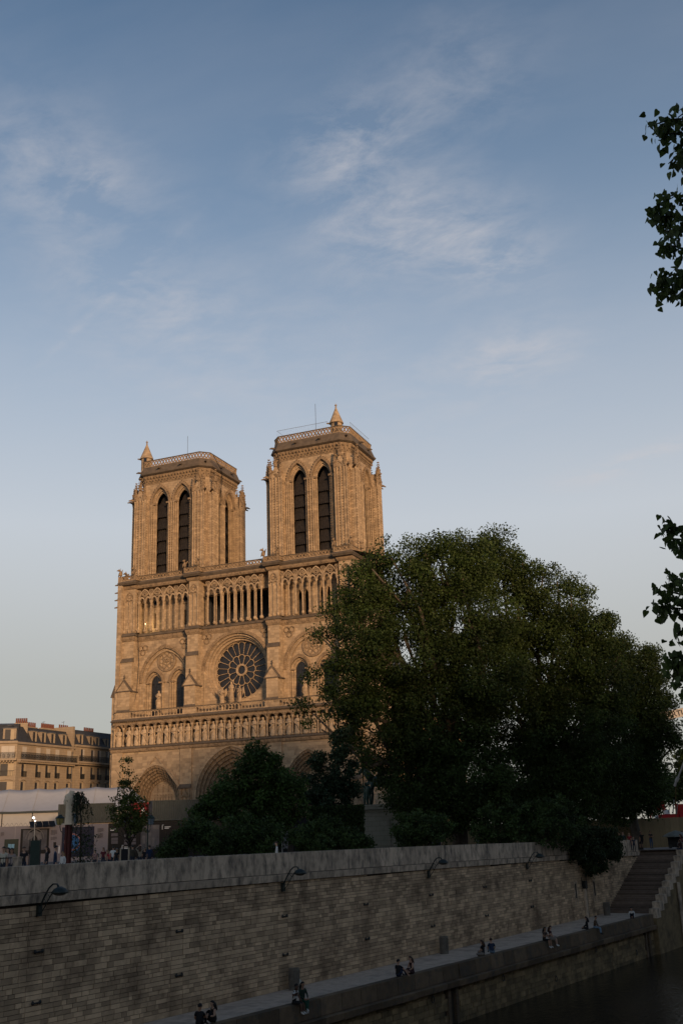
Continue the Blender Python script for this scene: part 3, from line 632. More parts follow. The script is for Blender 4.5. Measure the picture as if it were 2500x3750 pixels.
for x0, x1 in ((-BO[1], -BO[0]), (-BI[1], -BI[0]), BI, BO):
    bt = empty('gallery_pier', (0, 0, 0), 0, gal)
    # piers carry blind arcading
    mb = MB(); mb.box(x0+.1, x1-.1, -2.3, .8, 35.9, 43.8); mb.build('gallery_pier_shaft', M_stone, gal)
    ashlar(ASH, x0+.12, x1-.12, 36.3, 43.4, -2.3, ch=.5, lo=.5, hi=1.0)
    for q in (.12, .5, .88):
        xx = x0+(x1-x0)*q; mb = MB(); mb.lathe([(.2, 35.95), (.2, 36.4), (.1, 36.6), (.1, 40.9), (.2, 41.3), (.2, 41.4)], (xx, -2.42, 0), 6); mb.build('blind_column', M_stone, gal, True)
    mb = MB(); cx = (x0+x1)/2
    for s2 in (-1, 1): band(mb, cx+s2*.4, 41.4, .26, .35, .4, .52, -2.5, -2.25, 5)
    band(mb, cx, 42.0, .6, 1.1, .75, 1.3, -2.46, -2.25, 7); annulus(mb, cx, 42.4, .25, .36, -2.44, -2.25, 14); mb.build('blind_tracery', M_carve_shade, gal)
    for sx, xx in ((-1, x0+.1), (1, x1-.1)):
        for yy in (-1.9, -1.2): mb = MB(); mb.lathe([(.18, 35.95), (.18, 36.4), (.09, 36.6), (.09, 40.9), (.18, 41.3), (.18, 41.4)], (xx+sx*.08, yy, 0), 6); mb.build('blind_column', M_stone, gal, True)
    bpy.data.objects.remove(bt)
P3 = plan(-2.45, -2.05)
ring('upper_frieze', P3, [(-2.4, 43.72), (.05, 43.75), (.2, 44.0), (.25, 44.3), (-.2, 44.34)], M_carve_shade, 3, 44.05, .11, .16)
P4 = plan(-3.1, -2.05, .25)
ring('upper_cornice', P4, [(-1.2, 44.32), (.15, 44.36), (.4, 44.7), (.4, 44.82), (.08, 45.08), (-6, 45.1)], M_weather_shade)
def lattice(mb, path, z0, z1, st=.6, r=.12, closed=False):
    n = len(path)
    for i in range(n if closed else n-1):
        a, b = np.array(path[i], float), np.array(path[(i+1) % n], float); L_ = np.linalg.norm(b-a); m = max(1, int(round(L_/st)))
        for j in range(m):
            p = a+(b-a)*j/m; q = a+(b-a)*(j+1)/m; c = (p+q)/2; zm = (z0+z1)/2
            for u, v in (((*p, z0), (*q, z1)), ((*p, z1), (*q, z0))): mb.tube([u, v], r, 4, False)
            for t, zz in ((.5, z0+.03), (.5, z1-.03)): mb.octa((*(p+(q-p)*t), zz), .1)
def parapet(name, path, z0, z1, parent, closed=False):
    bl = empty(name, (0, 0, 0), 0, parent) if parent is cath else None
    tgt = bl or parent
    mb = MB(); mb.sweep(path, [(-.1, z1-.12), (.1, z1-.12), (.15, z1), (-.15, z1), (-.1, z1-.12)], closed); mb.build('parapet_rail', M_weather_shade, tgt)
    mb = MB(); mb.sweep(path, [(-.1, z0), (.1, z0), (.1, z0+.1), (-.1, z0+.1), (-.1, z0)], closed); mb.build('parapet_base', M_stone, tgt)
    mb = MB(); lattice(mb, path, z0+.08, z1-.1, closed=closed); mb.build('parapet_tracery', M_carve_shade, tgt)
    if not closed:
        for p in path:
            mb = MB(); mb.box(p[0]-.16, p[0]+.16, p[1]-.16, p[1]+.16, z0, z1+.03); mb.build('parapet_post', M_carve_shade, tgt)
parapet('gallery_parapet', P4, 45.08, 46.0, cath)
mb = MB(); mb.box(-21.3, 21.3, -2, 12.3, 44.9, 45.05); mb.build('gallery_floor', M_lead, cath)
ASH.build('ashlar', M_stone_t, cath, kind='stuff')
def beast(nm, par, x, y, z, rz, s=1.0):
    mb = MB(); mb.blob((0, 0, .45), .22, .3, .45, 7, 5); mb.blob((0, -.25, .95), .17, .25, .18, 7, 5); mb.tube([(0, -.3, .95), (0, -.62, .88)], [.12, .05], 6)
    for sx in (-1, 1):
        mb.tube([(sx*.14, -.2, .55), (sx*.16, -.32, 0)], [.09, .06], 5); mb.tube([(sx*.08, -.15, 1.05), (sx*.12, -.05, 1.3)], [.05, .01], 5)
        mb.prism([(sx*.1, .4), (sx*.5, 1.0), (sx*.15, .9)], .12, .2)
    o = mb.build(nm, M_carve_shade, par, True); o.location = (x, y, z); o.rotation_euler = (0, 0, rz); o.scale = (s, s, s)
for x, y, rz in ((-21.7, -3.2, R(-45)), (-19.0, -3.2, 0), (-8.8, -3.2, 0), (-6.2, -3.2, R(40)), (6.2, -3.2, R(-40)), (8.8, -3.2, R(30)), (18.9, -3.2, 0), (21.7, -3.2, R(45)), (21.9, .5, R(90)), (21.9, 4, R(90)), (-22.0, -1, R(-90))):
    beast('chimera', cath, x, y, 46.0, rz, 1.15)
for z in (44.6, 43.2, 41.9, 40.6):     # gargoyles stepping down the corner edge
    mb = MB(); mb.tube([(-21.6, -2.2, z), (-22.5, -2.6, z+.15), (-23.1, -2.8, z+.05)], [.26, .18, .09], 6); mb.build('gargoyle', M_carve_shade, cath, True)
mb = MB(); mb.lathe([(.2, 35.9), (.2, 36.5), (.1, 36.7), (.1, 41.2), (.22, 41.7), (.22, 41.9)], (-21.9, -1.4, 0), 6); mb.build('corner_column', M_stone, cath, True)

# ---- towers
def tower(TX, side):
    tw = empty('tower', (0, 0, 0), 0, cath); TCY, hx, hy, ch = 6.2, 6.9, 6.2, 1.3
    XF = [lambda p: (TX+p[0], TCY-hy+p[1], p[2]), lambda p: (TX+hx-p[1], TCY+p[0], p[2]), lambda p: (TX-p[0], TCY+hy-p[1], p[2]), lambda p: (TX-hx+p[1], TCY-p[0], p[2])]
    crk = MB()
    for fi, xf in enumerate(XF):
        hw = hx if fi % 2 == 0 else hy
        holes = [(-2.24, 1.72, 46, 59.55, 3.0), (2.24, 1.72, 46, 59.55, 3.0)]
        mb = MB(xf); arch_wall(mb, -hw+ch, hw-ch, 45, 63.5, holes, 0, .5, 9); mb.build('belfry_wall', M_stone, tw)
        for s2 in (-1, 1):
            c = 2.24*s2
            mb = MB(xf); band(mb, c, 59.55, 1.7, 2.98, 2.06, 3.45, -.28, .05, 10); mb.build('hood_mould', M_carve_shade, tw)
            mb = MB(xf); band(mb, c, 59.55, 1.38, 2.4, 1.73, 3.02, .28, .5, 10, leg=13.6); mb.build('arch_order', M_stone, tw)
            mb = MB(xf); band(mb, c, 59.55, 1.2, 2.05, 1.4, 2.42, .55, .75, 10, leg=13.6); mb.build('arch_jamb', M_stone, tw)
            ck = MB(xf)
            for x, z in arch_pts(2.05, 3.45, 9)[1:-1]: ck.octa((c+x, -.26, 59.55+z+.1), .17)
            for x, z in arch_pts(1.56, 2.72, 11)[1:-1]: ck.octa((c+x, .26, 59.55+z), .1)
            crk.v, o0 = crk.v, len(crk.v); crk.v += ck.v; crk.f += [tuple(i+o0 for i in f) for f in ck.f]; crk.t += ck.t; crk.m += ck.m
            mb = MB(xf); mb.box(c-2.1, c-1.18, -.22, .7, 59.3, 59.62); mb.box(c+1.18, c+2.1, -.22, .7, 59.3, 59.62); mb.build('impost', M_carve_shade, tw)
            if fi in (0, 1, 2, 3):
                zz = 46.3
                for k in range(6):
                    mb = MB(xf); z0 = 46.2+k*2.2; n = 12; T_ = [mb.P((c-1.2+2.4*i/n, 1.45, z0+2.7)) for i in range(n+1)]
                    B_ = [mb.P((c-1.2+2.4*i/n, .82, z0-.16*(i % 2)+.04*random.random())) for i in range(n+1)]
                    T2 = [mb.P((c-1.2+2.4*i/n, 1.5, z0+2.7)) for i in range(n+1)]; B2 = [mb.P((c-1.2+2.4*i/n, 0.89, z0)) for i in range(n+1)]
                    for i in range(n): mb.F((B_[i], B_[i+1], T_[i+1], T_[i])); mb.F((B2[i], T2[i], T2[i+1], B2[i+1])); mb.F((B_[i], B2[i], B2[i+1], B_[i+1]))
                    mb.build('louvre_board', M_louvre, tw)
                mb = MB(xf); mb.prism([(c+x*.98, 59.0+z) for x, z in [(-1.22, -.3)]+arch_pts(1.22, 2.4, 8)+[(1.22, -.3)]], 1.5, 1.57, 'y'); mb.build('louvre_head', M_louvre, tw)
        # colonnettes on the piers between and beside the openings
        for u in (-.45, 0, .45, -4.05, -4.4, 4.05, 4.4):
            mb = MB(xf); mb.lathe([(.17, 45.2), (.17, 46.4), (.12, 46.6), (.12, 59.0), (.19, 59.35), (.19, 59.5)], (u, -.12, 0), 6); mb.build('colonnette', M_stone, tw, True)
        for s3 in (-1, 1):
            for q in (-1.55, 1.55, -1.24, 1.24):
                mb = MB(xf); mb.lathe([(.15, 45.2), (.15, 46.4), (.1, 46.6), (.1, 59.0), (.16, 59.3)], (s3*2.24+q, .12 if abs(q) > 1.4 else .38, 0), 6); mb.build('jamb_shaft', M_stone, tw, True)
        for u in (-.225, .225, -4.22, 4.22, -3.86, 3.86):
            for k in range(30): crk.octa(xf((u, -.10, 46.4+k*.43)), .12)
        # corner piers clasping the angle
        d0 = -.95 if fi % 2 == 0 else -1.25
        for s2 in (-1, 1):
            u0, u1 = hw-2.0, hw+(.15 if fi % 2 == 0 else -.2)
            a, b = sorted((s2*u0, s2*u1))
            mb = MB(xf); mb.box(a, b, d0, .45, 45, 60.2); mb.build('corner_pier', M_stone, tw)
            for u in (a+.02, a+.45, (a+b)/2, b-.45, b-.02):
                mb = MB(xf); mb.lathe([(.17, 45.1), (.19, 46.3), (.13, 46.5), (.13, 59.6), (.22, 60.0), (.22, 60.25)], (u, d0-.06, 0), 6); mb.build('colonnette', M_stone, tw, True)
            for sq in (a, b):
                mb = MB(xf); mb.lathe([(.15, 45.1), (.15, 46.3), (.09, 46.5), (.09, 59.6), (.17, 60.0), (.17, 60.25)], (sq, (d0-.02)*.35, 0), 6); mb.build('colonnette', M_stone, tw, True)
            for u, dd in ((a-.06, d0-.06), (b+.06, d0-.06), ((a+b)/2-.3, d0-.07), ((a+b)/2+.3, d0-.07), (a-.05, d0*.45), (b+.05, d0*.45)):
                for k in range(30): crk.octa(xf((u, dd-.03, 46.4+k*.455)), .125)
            # gablet and pinnacles crowning the pier
            c = (a+b)/2
            mb = MB(xf); mb.prism([(a-.08, 60.2), (b+.08, 60.2), (c+.05, 62.4), (c-.05, 62.4)], d0-.12, .1); band(mb, c, 60.2, .5, .75, .68, .98, d0-.25, d0-.05, 6); mb.build('pier_gablet', M_stone, tw)
            for u, dd, zt in ((a+.15, d0-.05, 63.0), (b-.15, d0-.05, 63.0), (c, d0-.1, 63.6)):
                mb = MB(xf)
                base = 60.2 if u != c else 62.2
                mb.lathe([(.34, base), (.34, base+.7), (.42, base+.8), (.3, base+1.0), (.08, zt-.3), (.22, zt-.2), (.06, zt), (.16, zt+.12), (.02, zt+.3)], (u, dd, 0), 6)
                for k in range(4):
                    for q in range(3): mb.octa((u+.32*(1-k*.2)*math.cos(2*math.pi*q/3-.5), dd+.32*(1-k*.2)*math.sin(2*math.pi*q/3-.5), base+1.0+k*.42), .15)
                mb.build('pinnacle', M_carve_shade, tw)
            for k in range(34): crk.octa(xf((c+random.uniform(-1.0, 1.0), d0-random.uniform(-.35, .3), 60.3+random.random()**1.3*3.0)), random.uniform(.12, .22))
            if True:
                mb = MB(xf); q = b if s2 > 0 else a; mb.tube([(q, d0+.2, 60.3), (q+s2*.6, d0-.35, 60.5), (q+s2*.95, d0-.7, 60.35)], [.28, .18, .08], 6); mb.build('gargoyle', M_carve_shade, tw, True)
    for sx in (-1, 1):
        for sy in (-1, 1):   # chamfered angles
            mb = MB(); a = (TX+sx*(hx-ch), TCY+sy*hy); b = (TX+sx*hx, TCY+sy*(hy-ch)); c = (TX+sx*(hx-ch), TCY+sy*(hy-ch))
            mb.prism([a, b, c], 45, 63.5, 'z'); mb.build('angle_wall', M_stone, tw)
            for k in range(4): crk.blob((TX+sx*(hx-.45), TCY+sy*(hy-.45), 60.8+k*.75), .16, .16, .22, 5, 4)
    oc = [(TX-hx, TCY+hy-ch), (TX-hx, TCY-hy+ch), (TX-hx+ch, TCY-hy), (TX+hx-ch, TCY-hy), (TX+hx, TCY-hy+ch), (TX+hx, TCY+hy-ch), (TX+hx-ch, TCY+hy), (TX-hx+ch, TCY+hy)]
    mb = MB(); mb.sweep(oc, [(-.4, 63.3), (.06, 63.35), (.08, 63.5), (.02, 63.55), (.22, 64.3), (.42, 64.75), (.42, 64.9), (-.4, 64.95)], True); mb.build('frieze', M_carve_shade, tw)
    fr = MB()
    for i in range(8):
        a, b = np.array(oc[i]), np.array(oc[(i+1) % 8]); L_ = np.linalg.norm(b-a); d = (b-a)/L_; nn = np.array([d[1], -d[0]]); m = int(L_/.62)
        for j in range(m):
            p = a+d*(j+.5)*L_/m
            for zz, of, r_ in ((64.5, .44, .24), (64.0, .3, .18), (63.68, .16, .13)):
                q = p+nn*of+d*(.3 if zz == 64.0 else 0); fr.octa((q[0], q[1], zz), r_)
            q = p+nn*.4; fr.box(q[0]-.09, q[0]+.09, q[1]-.09, q[1]+.09, 64.6, 64.9)
    fr.build('frieze_crockets', M_carve_shade, tw, kind='stuff')
    mb = MB(); mb.sweep(oc, [(-.4, 64.92), (.5, 64.95), (.85, 65.15), (.85, 65.3), (.3, 66.72), (-.5, 66.75)], True); mb.build('tower_cornice', M_weather_shade, tw)
    op = [(TX+(x-TX)*1.02, TCY+(y-TCY)*1.02) for x, y in oc]
    parapet('parapet', op, 66.72, 67.98, tw, True)
    mb = MB(); mb.prism(oc, 66.3, 66.6, 'z'); mb.build('tower_roof', M_lead, tw)
    crk.build('crockets', M_carve_shade, tw, kind='stuff')
    for i in range(8):
        a, b = np.array(oc[i]), np.array(oc[(i+1) % 8]); d = (b-a)/np.linalg.norm(b-a); nn = np.array([d[1], -d[0]])
        for t in ((.3, .7) if np.linalg.norm(b-a) > 3 else (.5,)):
            p = a+(b-a)*t; mb = MB(); mb.tube([(*(p+nn*.35), 66.0), (*(p+nn*1.2), 66.0), (*(p+nn*1.55), 65.85)], [.22, .17, .07], 6); mb.build('gargoyle', M_weather_shade, tw, True)
    tx, ty = (18.1, 1.5) if side > 0 else (-20.0, 1.5)
    mb = MB(); mb.lathe([(.98, 66), (.98, 68.95), (1.22, 69.05), (1.22, 69.2), (.66, 70.6), (.10, 72.05), (.18, 72.15), (.06, 72.3), (.24, 72.5), (.05, 72.65), (.02, 72.85)], (tx, ty, 0), 14); mb.build('stair_turret', M_stone, tw)
    mb = MB(); px = tx-1.0; mb.tube([(tx-.9, ty-.4, 69.1), (tx-1.6, ty-.5, 69.25)], [.2, .1], 6); mb.build('turret_gargoyle', M_carve_shade, tw)
    mb = MB(); mb.box(tx+.1, tx+.6, ty-1.12, ty-.9, 68.2, 69.0); mb.build('turret_opening', M_glass, tw)
    rx, ry = (13.6, 3.0) if side > 0 else (-12.2, 3.0)
    mb = MB(); mb.tube([(rx, ry, 66.5), (rx, ry, 74.2 if side > 0 else 72.8)], .035, 4); mb.build('lightning_rod', M_iron, tw)
    return tw
T_N = tower(-13.55, -1); T_S = tower(13.55, 1)
# protective netting frame on the southern tower roof, hanging cables on the front
M_steel = mat('galvanised_steel', (.35, .35, .33), .5, .1, 3, metal=.6)
mb = MB()
for z in (68.1, 69.3):
    mb.tube([(7.3, .4, z), (16.9, .4, z)], .03, 4); mb.tube([(20.2, 2.4, z), (20.2, 11.5, z)], .03, 4)
for i in range(25): mb.tube([(7.3+i*.4, .4, 68), (7.3+i*.4, .4, 69.3)], .007, 3)
for i in range(25): mb.tube([(20.2, 2.4+i*.38, 68), (20.2, 2.4+i*.38, 69.3)], .007, 3)
for k in range(5): mb.tube([(7.3, .4, 68.2+k*.25), (16.9, .4, 68.2+k*.25)], .005, 3); mb.tube([(20.2, 2.4, 68.2+k*.25), (20.2, 11.5, 68.2+k*.25)], .005, 3)
mb.tube([(7.3, .4, 69.3), (7.3, 3, 69.3), (7.3, 3, 68)], .03, 4)
mb.build('safety_netting', M_steel, T_S)
mb = MB(); mb.tube([(-18.3, -3.3, 36.2), (-18.5, -2.2, 35.4), (-18.6, -1.6, 31), (-18.9, -1.6, 26), (-19.3, -2.2, 22.6)], .05, 4); mb.build('cable', M_iron, cath)
mb = MB(); mb.tube([(5.5, -2.0, 36.1), (5.6, -1.7, 33), (5.75, -1.3, 29.5)], .035, 4); mb.build('cable', M_iron, cath)
mb = MB(); mb.tube([(-4.6, -.9, 66.5), (-5.7, 4.4, 65), (-6.35, 4.6, 58), (-6.3, 4.6, 46)], .06, 4); mb.build('cable', M_iron, cath)
# small floodlight glowing on the gallery, warm spot on the wall behind it
M_lampw = mat('lamp_glow_warm', (1, .8, .5), emit=((1, .72, .35), 14))
mb = MB(); mb.box(-17.6, -17.4, -1.75, -1.6, 36.2, 37.3); mb.build('lamp_stand', M_iron, cath)
mb = MB(); mb.blob((-17.5, -1.68, 37.45), .10, .10, .10); mb.build('lamp', M_lampw, cath)
pl_ = bpy.data.lights.new('gallery_lamp', 'POINT'); pl_.energy = 60; pl_.color = (1, .7, .3); pl_.shadow_soft_size = .1
po_ = bpy.data.objects.new('gallery_lamp', pl_); COL.objects.link(po_); po_.location = (-17.1, -1.0, 37.3)
# ---- body of the church behind the front
nv = empty('nave', (0, 0, 0), 0, cath)
mb = MB(); mb.box(-16, 16, 12.4, 75, 0, 22); mb.box(-7, 7, 12.4, 75, 22, 33); mb.build('nave_wall', M_stone, nv)
mb = MB(); mb.prism([(-7.4, 33), (7.4, 33), (0, 43.5)], 12.5, 75); mb.build('nave_roof', M_lead, nv)
for k in range(5):
    for sx in (-1, 1):
        mb = MB(); y = 18+k*11; mb.box(*sorted((sx*16, sx*19)), y, y+1.4, 0, 24); mb.hexa([(sx*7, y+.3, 26), (sx*7, y+1.1, 26), (sx*17, y+1.1, 22), (sx*17, y+.3, 22), (sx*7, y+.3, 28), (sx*7, y+1.1, 28), (sx*17, y+1.1, 23.5), (sx*17, y+.3, 23.5)]); mb.build('flying_buttress', M_stone, nv)
# ================================================================ quay, river, ground
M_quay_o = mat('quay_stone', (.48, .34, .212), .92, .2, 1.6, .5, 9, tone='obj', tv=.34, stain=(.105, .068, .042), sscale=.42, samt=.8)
M_quay_t = mat('quay_stones', (.48, .34, .212), .92, .2, 1.6, .5, 9, tone='attr', tv=.34, stain=(.105, .068, .042), sscale=.42, samt=.8)
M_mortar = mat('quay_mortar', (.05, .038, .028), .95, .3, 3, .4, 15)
M_para = mat('parapet_stone', (.50, .39, .285), .9, .15, 2, .5, 12, tone='obj', tv=.16, stain=(.075, .066, .056), sscale=1.0, samt=.85, streak=True)
M_walk = mat('walkway_paving', (.47, .37, .29), .95, .2, 2, .4, 30, stain=(.10, .095, .09), sscale=.8, samt=.5)
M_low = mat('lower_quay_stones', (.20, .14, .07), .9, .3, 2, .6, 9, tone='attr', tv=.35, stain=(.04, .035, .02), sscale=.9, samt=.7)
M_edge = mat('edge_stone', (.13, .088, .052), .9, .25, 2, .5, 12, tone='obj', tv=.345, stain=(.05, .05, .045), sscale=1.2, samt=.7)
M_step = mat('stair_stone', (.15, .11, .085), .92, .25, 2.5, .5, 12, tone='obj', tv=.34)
M_pav = mat('parvis_paving', (.14, .13, .12), .95, .2, .6, .3, 20)
qf = lambda p: Q(*p)
def curb(s): return 4.02+.0164*(s-8)
WZ = -8.6
# --- water
m = bpy.data.materials.new('river_water'); m.use_nodes = True; t = m.node_tree; b = t.nodes['Principled BSDF']
b.inputs['Base Color'].default_value = (.006, .008, .006, 1); b.inputs['Roughness'].default_value = .06; b.inputs['IOR'].default_value = 1.33
tcg = t.nodes.new('ShaderNodeNewGeometry'); mpg = t.nodes.new('ShaderNodeMapping'); mpg.inputs['Rotation'].default_value = (0, 0, R(20)); mpg.inputs['Scale'].default_value = (1.6, .8, 1)
nn_ = t.nodes.new('ShaderNodeTexNoise'); nn_.inputs['Scale'].default_value = 1.7; nn_.inputs['Detail'].default_value = 5; nn_.inputs['Roughness'].default_value = .6
bp = t.nodes.new('ShaderNodeBump'); bp.inputs['Strength'].default_value = .5; bp.inputs['Distance'].default_value = .09
t.links.new(tcg.outputs['Position'], mpg.inputs[0]); t.links.new(mpg.outputs[0], nn_.inputs['Vector']); t.links.new(nn_.outputs['Fac'], bp.inputs['Height']); t.links.new(bp.outputs[0], b.inputs['Normal'])
M_water = m
mb = MB(qf); mb.quad((-900, 2, WZ), (2500, 2, WZ), (2500, 61, WZ), (-900, 61, WZ)); tag(mb.build('river', M_water), kind='structure')
# --- ground behind the wall
mb = MB(qf); S_ = list(np.linspace(-120, 66.4, 60)); S2 = [66.4, 75, 90, 120, 200, 500, 2500]; N1 = [-.9, -3, -6, -10, -15, -20, -26, -33, -60, -120, -250, -600, -2500]
def gq(s, n): p = Q(s, n, 0); return gz(p[0], p[1])
def grid(mb, SS, NN, dz=0):
    I = [[mb.P((s, n, gq(s, n)+dz)) for n in NN] for s in SS]
    for i in range(len(SS)-1):
        for j in range(len(NN)-1): mb.F((I[i][j], I[i+1][j], I[i+1][j+1], I[i][j+1]))
grid(mb, [-2500, -600, -250]+S_, N1); grid(mb, S2, [6.2, 5, 2.5, 0]+N1); tag(mb.build('ground', M_pav), kind='structure')
mb = MB(qf); mb.box(-2500, 2500, 61, 2500, -9.5, .4); tag(mb.build('far_bank', M_pav), kind='structure')
# --- walkway
mb = MB(qf); sl = list(np.linspace(-60, 56.4, 30)); A = [mb.P((s, -.6, -5.5)) for s in sl]; B = [mb.P((s, curb(s)-.3, -5.5)) for s in sl]
for i in range(len(sl)-1): mb.F((A[i], A[i+1], B[i+1], B[i]))
tag(mb.build('quay_walkway', M_walk), kind='structure')
# --- upper quay wall
qw = thing('quay_wall', 'tall pale stone embankment wall with parapet above the riverside walkway', 'wall')
mb = MB(qf); SS = list(np.linspace(-40, 67.4, 40))
for i in range(len(SS)-1):
    a, c = SS[i], SS[i+1]; za, zc = ptop(a)-1.48, ptop(c)-1.48
    mb.quad((a, -.03, -6), (c, -.03, -6), (c, -.03, zc), (a, -.03, za)); mb.quad((a, -.9, za), (c, -.9, zc), (c, -.03, zc), (a, -.03, za))
mb.quad((67.4, -.03, -6), (67.4, -.9, -6), (67.4, -.9, -.95), (67.4, -.03, -.95))
mb.build('wall_core', M_mortar, qw)
mb = MB(); mb.box(-.5, .5, -.5, .5, -.5, .5); ME_q = mb.mesh('stone', M_quay_o)
stones = []; z = -5.5; PIL = [-16.3, -8.15, .25, 8.5, 16.55, 24.5, 32.35, 40.2, 48.0, 55.8, 63.6]
row = 0
while z < .3:
    h = random.choice((.16, .18, .20, .20, .22, .25)); s = -13.5+random.uniform(-.4, 0)
    while s < 67:
        l = random.choice((.26, .36, .45, .5, .6, .7, .85))*random.uniform(.88, 1.12)
        for p in PIL:                              # the chains of larger stones every eight metres
            if s < p-.42 < s+l: l = max(p-.42-s, .12)
            elif abs(s-(p-.42)) < .02: l = .84
        zt = ptop(s+l/2)-1.48; sx0 = 56.2+.3; floor = -5.5
        if s > 56: floor = -5.5+(s-56.2)*.459-.6
        if z+h*.5 < zt and z+h > floor: stones.append((s+.011, s+l-.011, z+.011, min(z+h, zt)-.011, random.uniform(.0, .03), random.random()))
        s += l
    z += h; row += 1
rest = MB(qf); stones.sort(key=lambda q: (q[0] > 30, random.random()))
def size_px(q):
    P = Q((q[0]+q[1])/2, 0, (q[2]+q[3])/2); d = (P-CP)@FWD; x = 1250+FPX*((P-CP)@RT)/d; y = 1875-FPX*((P-CP)@UP)/d
    return (q[1]-q[0])*(q[3]-q[2])/d**2 if (-20 < x < 2500 and y < 3760) else 0
stones.sort(key=size_px, reverse=True)
for k, (a, c, z0, z1, p, tn) in enumerate(stones):
    if k < 300:
        o = inst('stone', ME_q, qw, Q((a+c)/2, p/2-.015, (z0+z1)/2), QROT, (c-a, p+.03, z1-z0))
    else: rest.box(a, c, -.03, p, z0, z1, tn)
rest.build('stones', M_quay_t, qw, kind='stuff')
s = -30.0; k = 0
while s < 66.4:
    l = min(random.uniform(1.1, 1.75), 66.4-s); c = s+l
    mb = MB(qf); a, b2 = s+.006, c-.006; za, zb = ptop(a), ptop(b2); p = random.uniform(-.008, .008)
    mb.hexa([(a, -.5, za-1.08), (b2, -.5, zb-1.08), (b2, .02+p, zb-1.08), (a, .02+p, za-1.08), (a, -.5, za), (b2, -.5, zb), (b2, .0+p, zb), (a, .0+p, za)]); mb.build('parapet_block', M_para, qw); s = c
s = -30.0
while s < 66.4:
    l = min(random.uniform(1.3, 2.2), 66.4-s); c = s+l
    mb = MB(qf); a, b2 = s+.006, c-.006; za, zb = ptop(a), ptop(b2)
    mb.hexa([(a, -.5, za-1.47), (b2, -.5, zb-1.47), (b2, .13, zb-1.47), (a, .13, za-1.47), (a, -.5, za-1.085), (b2, -.5, zb-1.085), (b2, .17, zb-1.12), (a, .17, za-1.12)]); mb.build('cornice_block', M_para, qw); s = c
mb = MB(); mb.tube([(-.17, 0, 0), (.17, 0, 0)], .035, 6); mb.blob((-.19, 0, .02), .07, .06, .09); mb.blob((.19, 0, .02), .07, .06, .09); mb.tube([(0, -.12, 0), (0, .03, 0)], .03, 5); ME_anc = mb.mesh('iron_anchor', M_iron)
for p in PIL[1:8]:
    for z in (-1.88, -3.8): inst('iron_anchor', ME_anc, qw, Q(p+.1, .07, z), QROT)
# slots whose shade is painted as flat dark plates, and lantern shaft near the stairs
def wall_at(x, y, n=0): return toQ(onPlane(x, y, Q(0, n, 0), QN))[0]
for x, y0, y1 in ((2103, 3236, 3290), (2170, 3228, 3281)):
    s0 = wall_at(x, y0); zt = onPlane(x, y0, QO, QN)[2]; zb = onPlane(x, y1, QO, QN)[2]
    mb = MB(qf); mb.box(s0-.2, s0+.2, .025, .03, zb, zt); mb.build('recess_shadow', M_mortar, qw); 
    for ds in (-.28, .2): mb = MB(qf); mb.box(s0+ds, s0+ds+.08, .0, .07, zb-.5, zt+.25); mb.build('recess_jamb', M_para, qw)
    mb = MB(qf); mb.box(s0-.28, s0+.28, .0, .07, zt+.0, zt+.12); mb.build('recess_lintel', M_para, qw)
s0 = wall_at(2140, 3300); zt = onPlane(2138, 3254, QO, QN)[2]
mb = MB(qf); mb.box(s0-.22, s0+.12, .0, .2, -5.5, zt); mb.build('pale_shaft', M_para, qw)
mb = MB(qf); mb.tube([(s0+.2, .12, -5.5), (s0+.2, .12, zt+.1)], .07, 6); mb.build('drain_pipe', M_iron, qw)
mb = MB(qf); mb.box(s0-.28, s0+.2, .0, .3, zt+.02, zt+.65); mb.tube([(s0-.55, .05, zt-.2), (s0-.5, .1, zt+.9), (s0, .15, zt+1.35), (s0+.5, .1, zt+.9), (s0+.55, .05, zt-.2)], .03, 5); mb.build('lantern_bracket', M_iron, qw)

# --- lower embankment wall with edging stones
lw = thing('lower_quay_wall', 'mossy lower river wall under the walkway edge, rising from dark water', 'wall')
mb = MB(qf); sl = list(np.linspace(-60, 54.6, 30))
for i in range(len(sl)-1):
    a, c = sl[i], sl[i+1]; na, nc = curb(a)-.32, curb(c)-.32
    mb.quad((a, na, -12), (c, nc, -12), (c, nc, -5.6), (a, na, -5.6))
mb.build('lower_core', M_mortar, lw)
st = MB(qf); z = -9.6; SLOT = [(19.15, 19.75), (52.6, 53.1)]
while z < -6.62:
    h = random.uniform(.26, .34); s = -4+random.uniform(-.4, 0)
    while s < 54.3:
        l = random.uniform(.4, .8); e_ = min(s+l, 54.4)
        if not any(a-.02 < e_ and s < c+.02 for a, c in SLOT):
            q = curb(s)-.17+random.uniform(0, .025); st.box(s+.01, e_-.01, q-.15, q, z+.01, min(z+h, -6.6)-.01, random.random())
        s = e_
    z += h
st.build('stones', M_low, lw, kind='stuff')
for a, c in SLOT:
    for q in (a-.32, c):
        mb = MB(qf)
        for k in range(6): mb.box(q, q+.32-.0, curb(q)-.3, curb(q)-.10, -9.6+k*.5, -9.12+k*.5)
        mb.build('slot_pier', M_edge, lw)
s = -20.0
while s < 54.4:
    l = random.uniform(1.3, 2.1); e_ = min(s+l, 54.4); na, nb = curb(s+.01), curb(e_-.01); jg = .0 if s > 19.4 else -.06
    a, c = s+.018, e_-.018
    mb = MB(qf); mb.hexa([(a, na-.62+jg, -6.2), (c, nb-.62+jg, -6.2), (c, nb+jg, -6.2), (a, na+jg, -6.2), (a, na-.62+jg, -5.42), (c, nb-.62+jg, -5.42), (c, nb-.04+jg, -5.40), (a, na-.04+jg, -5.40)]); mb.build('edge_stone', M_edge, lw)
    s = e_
s = -20.0
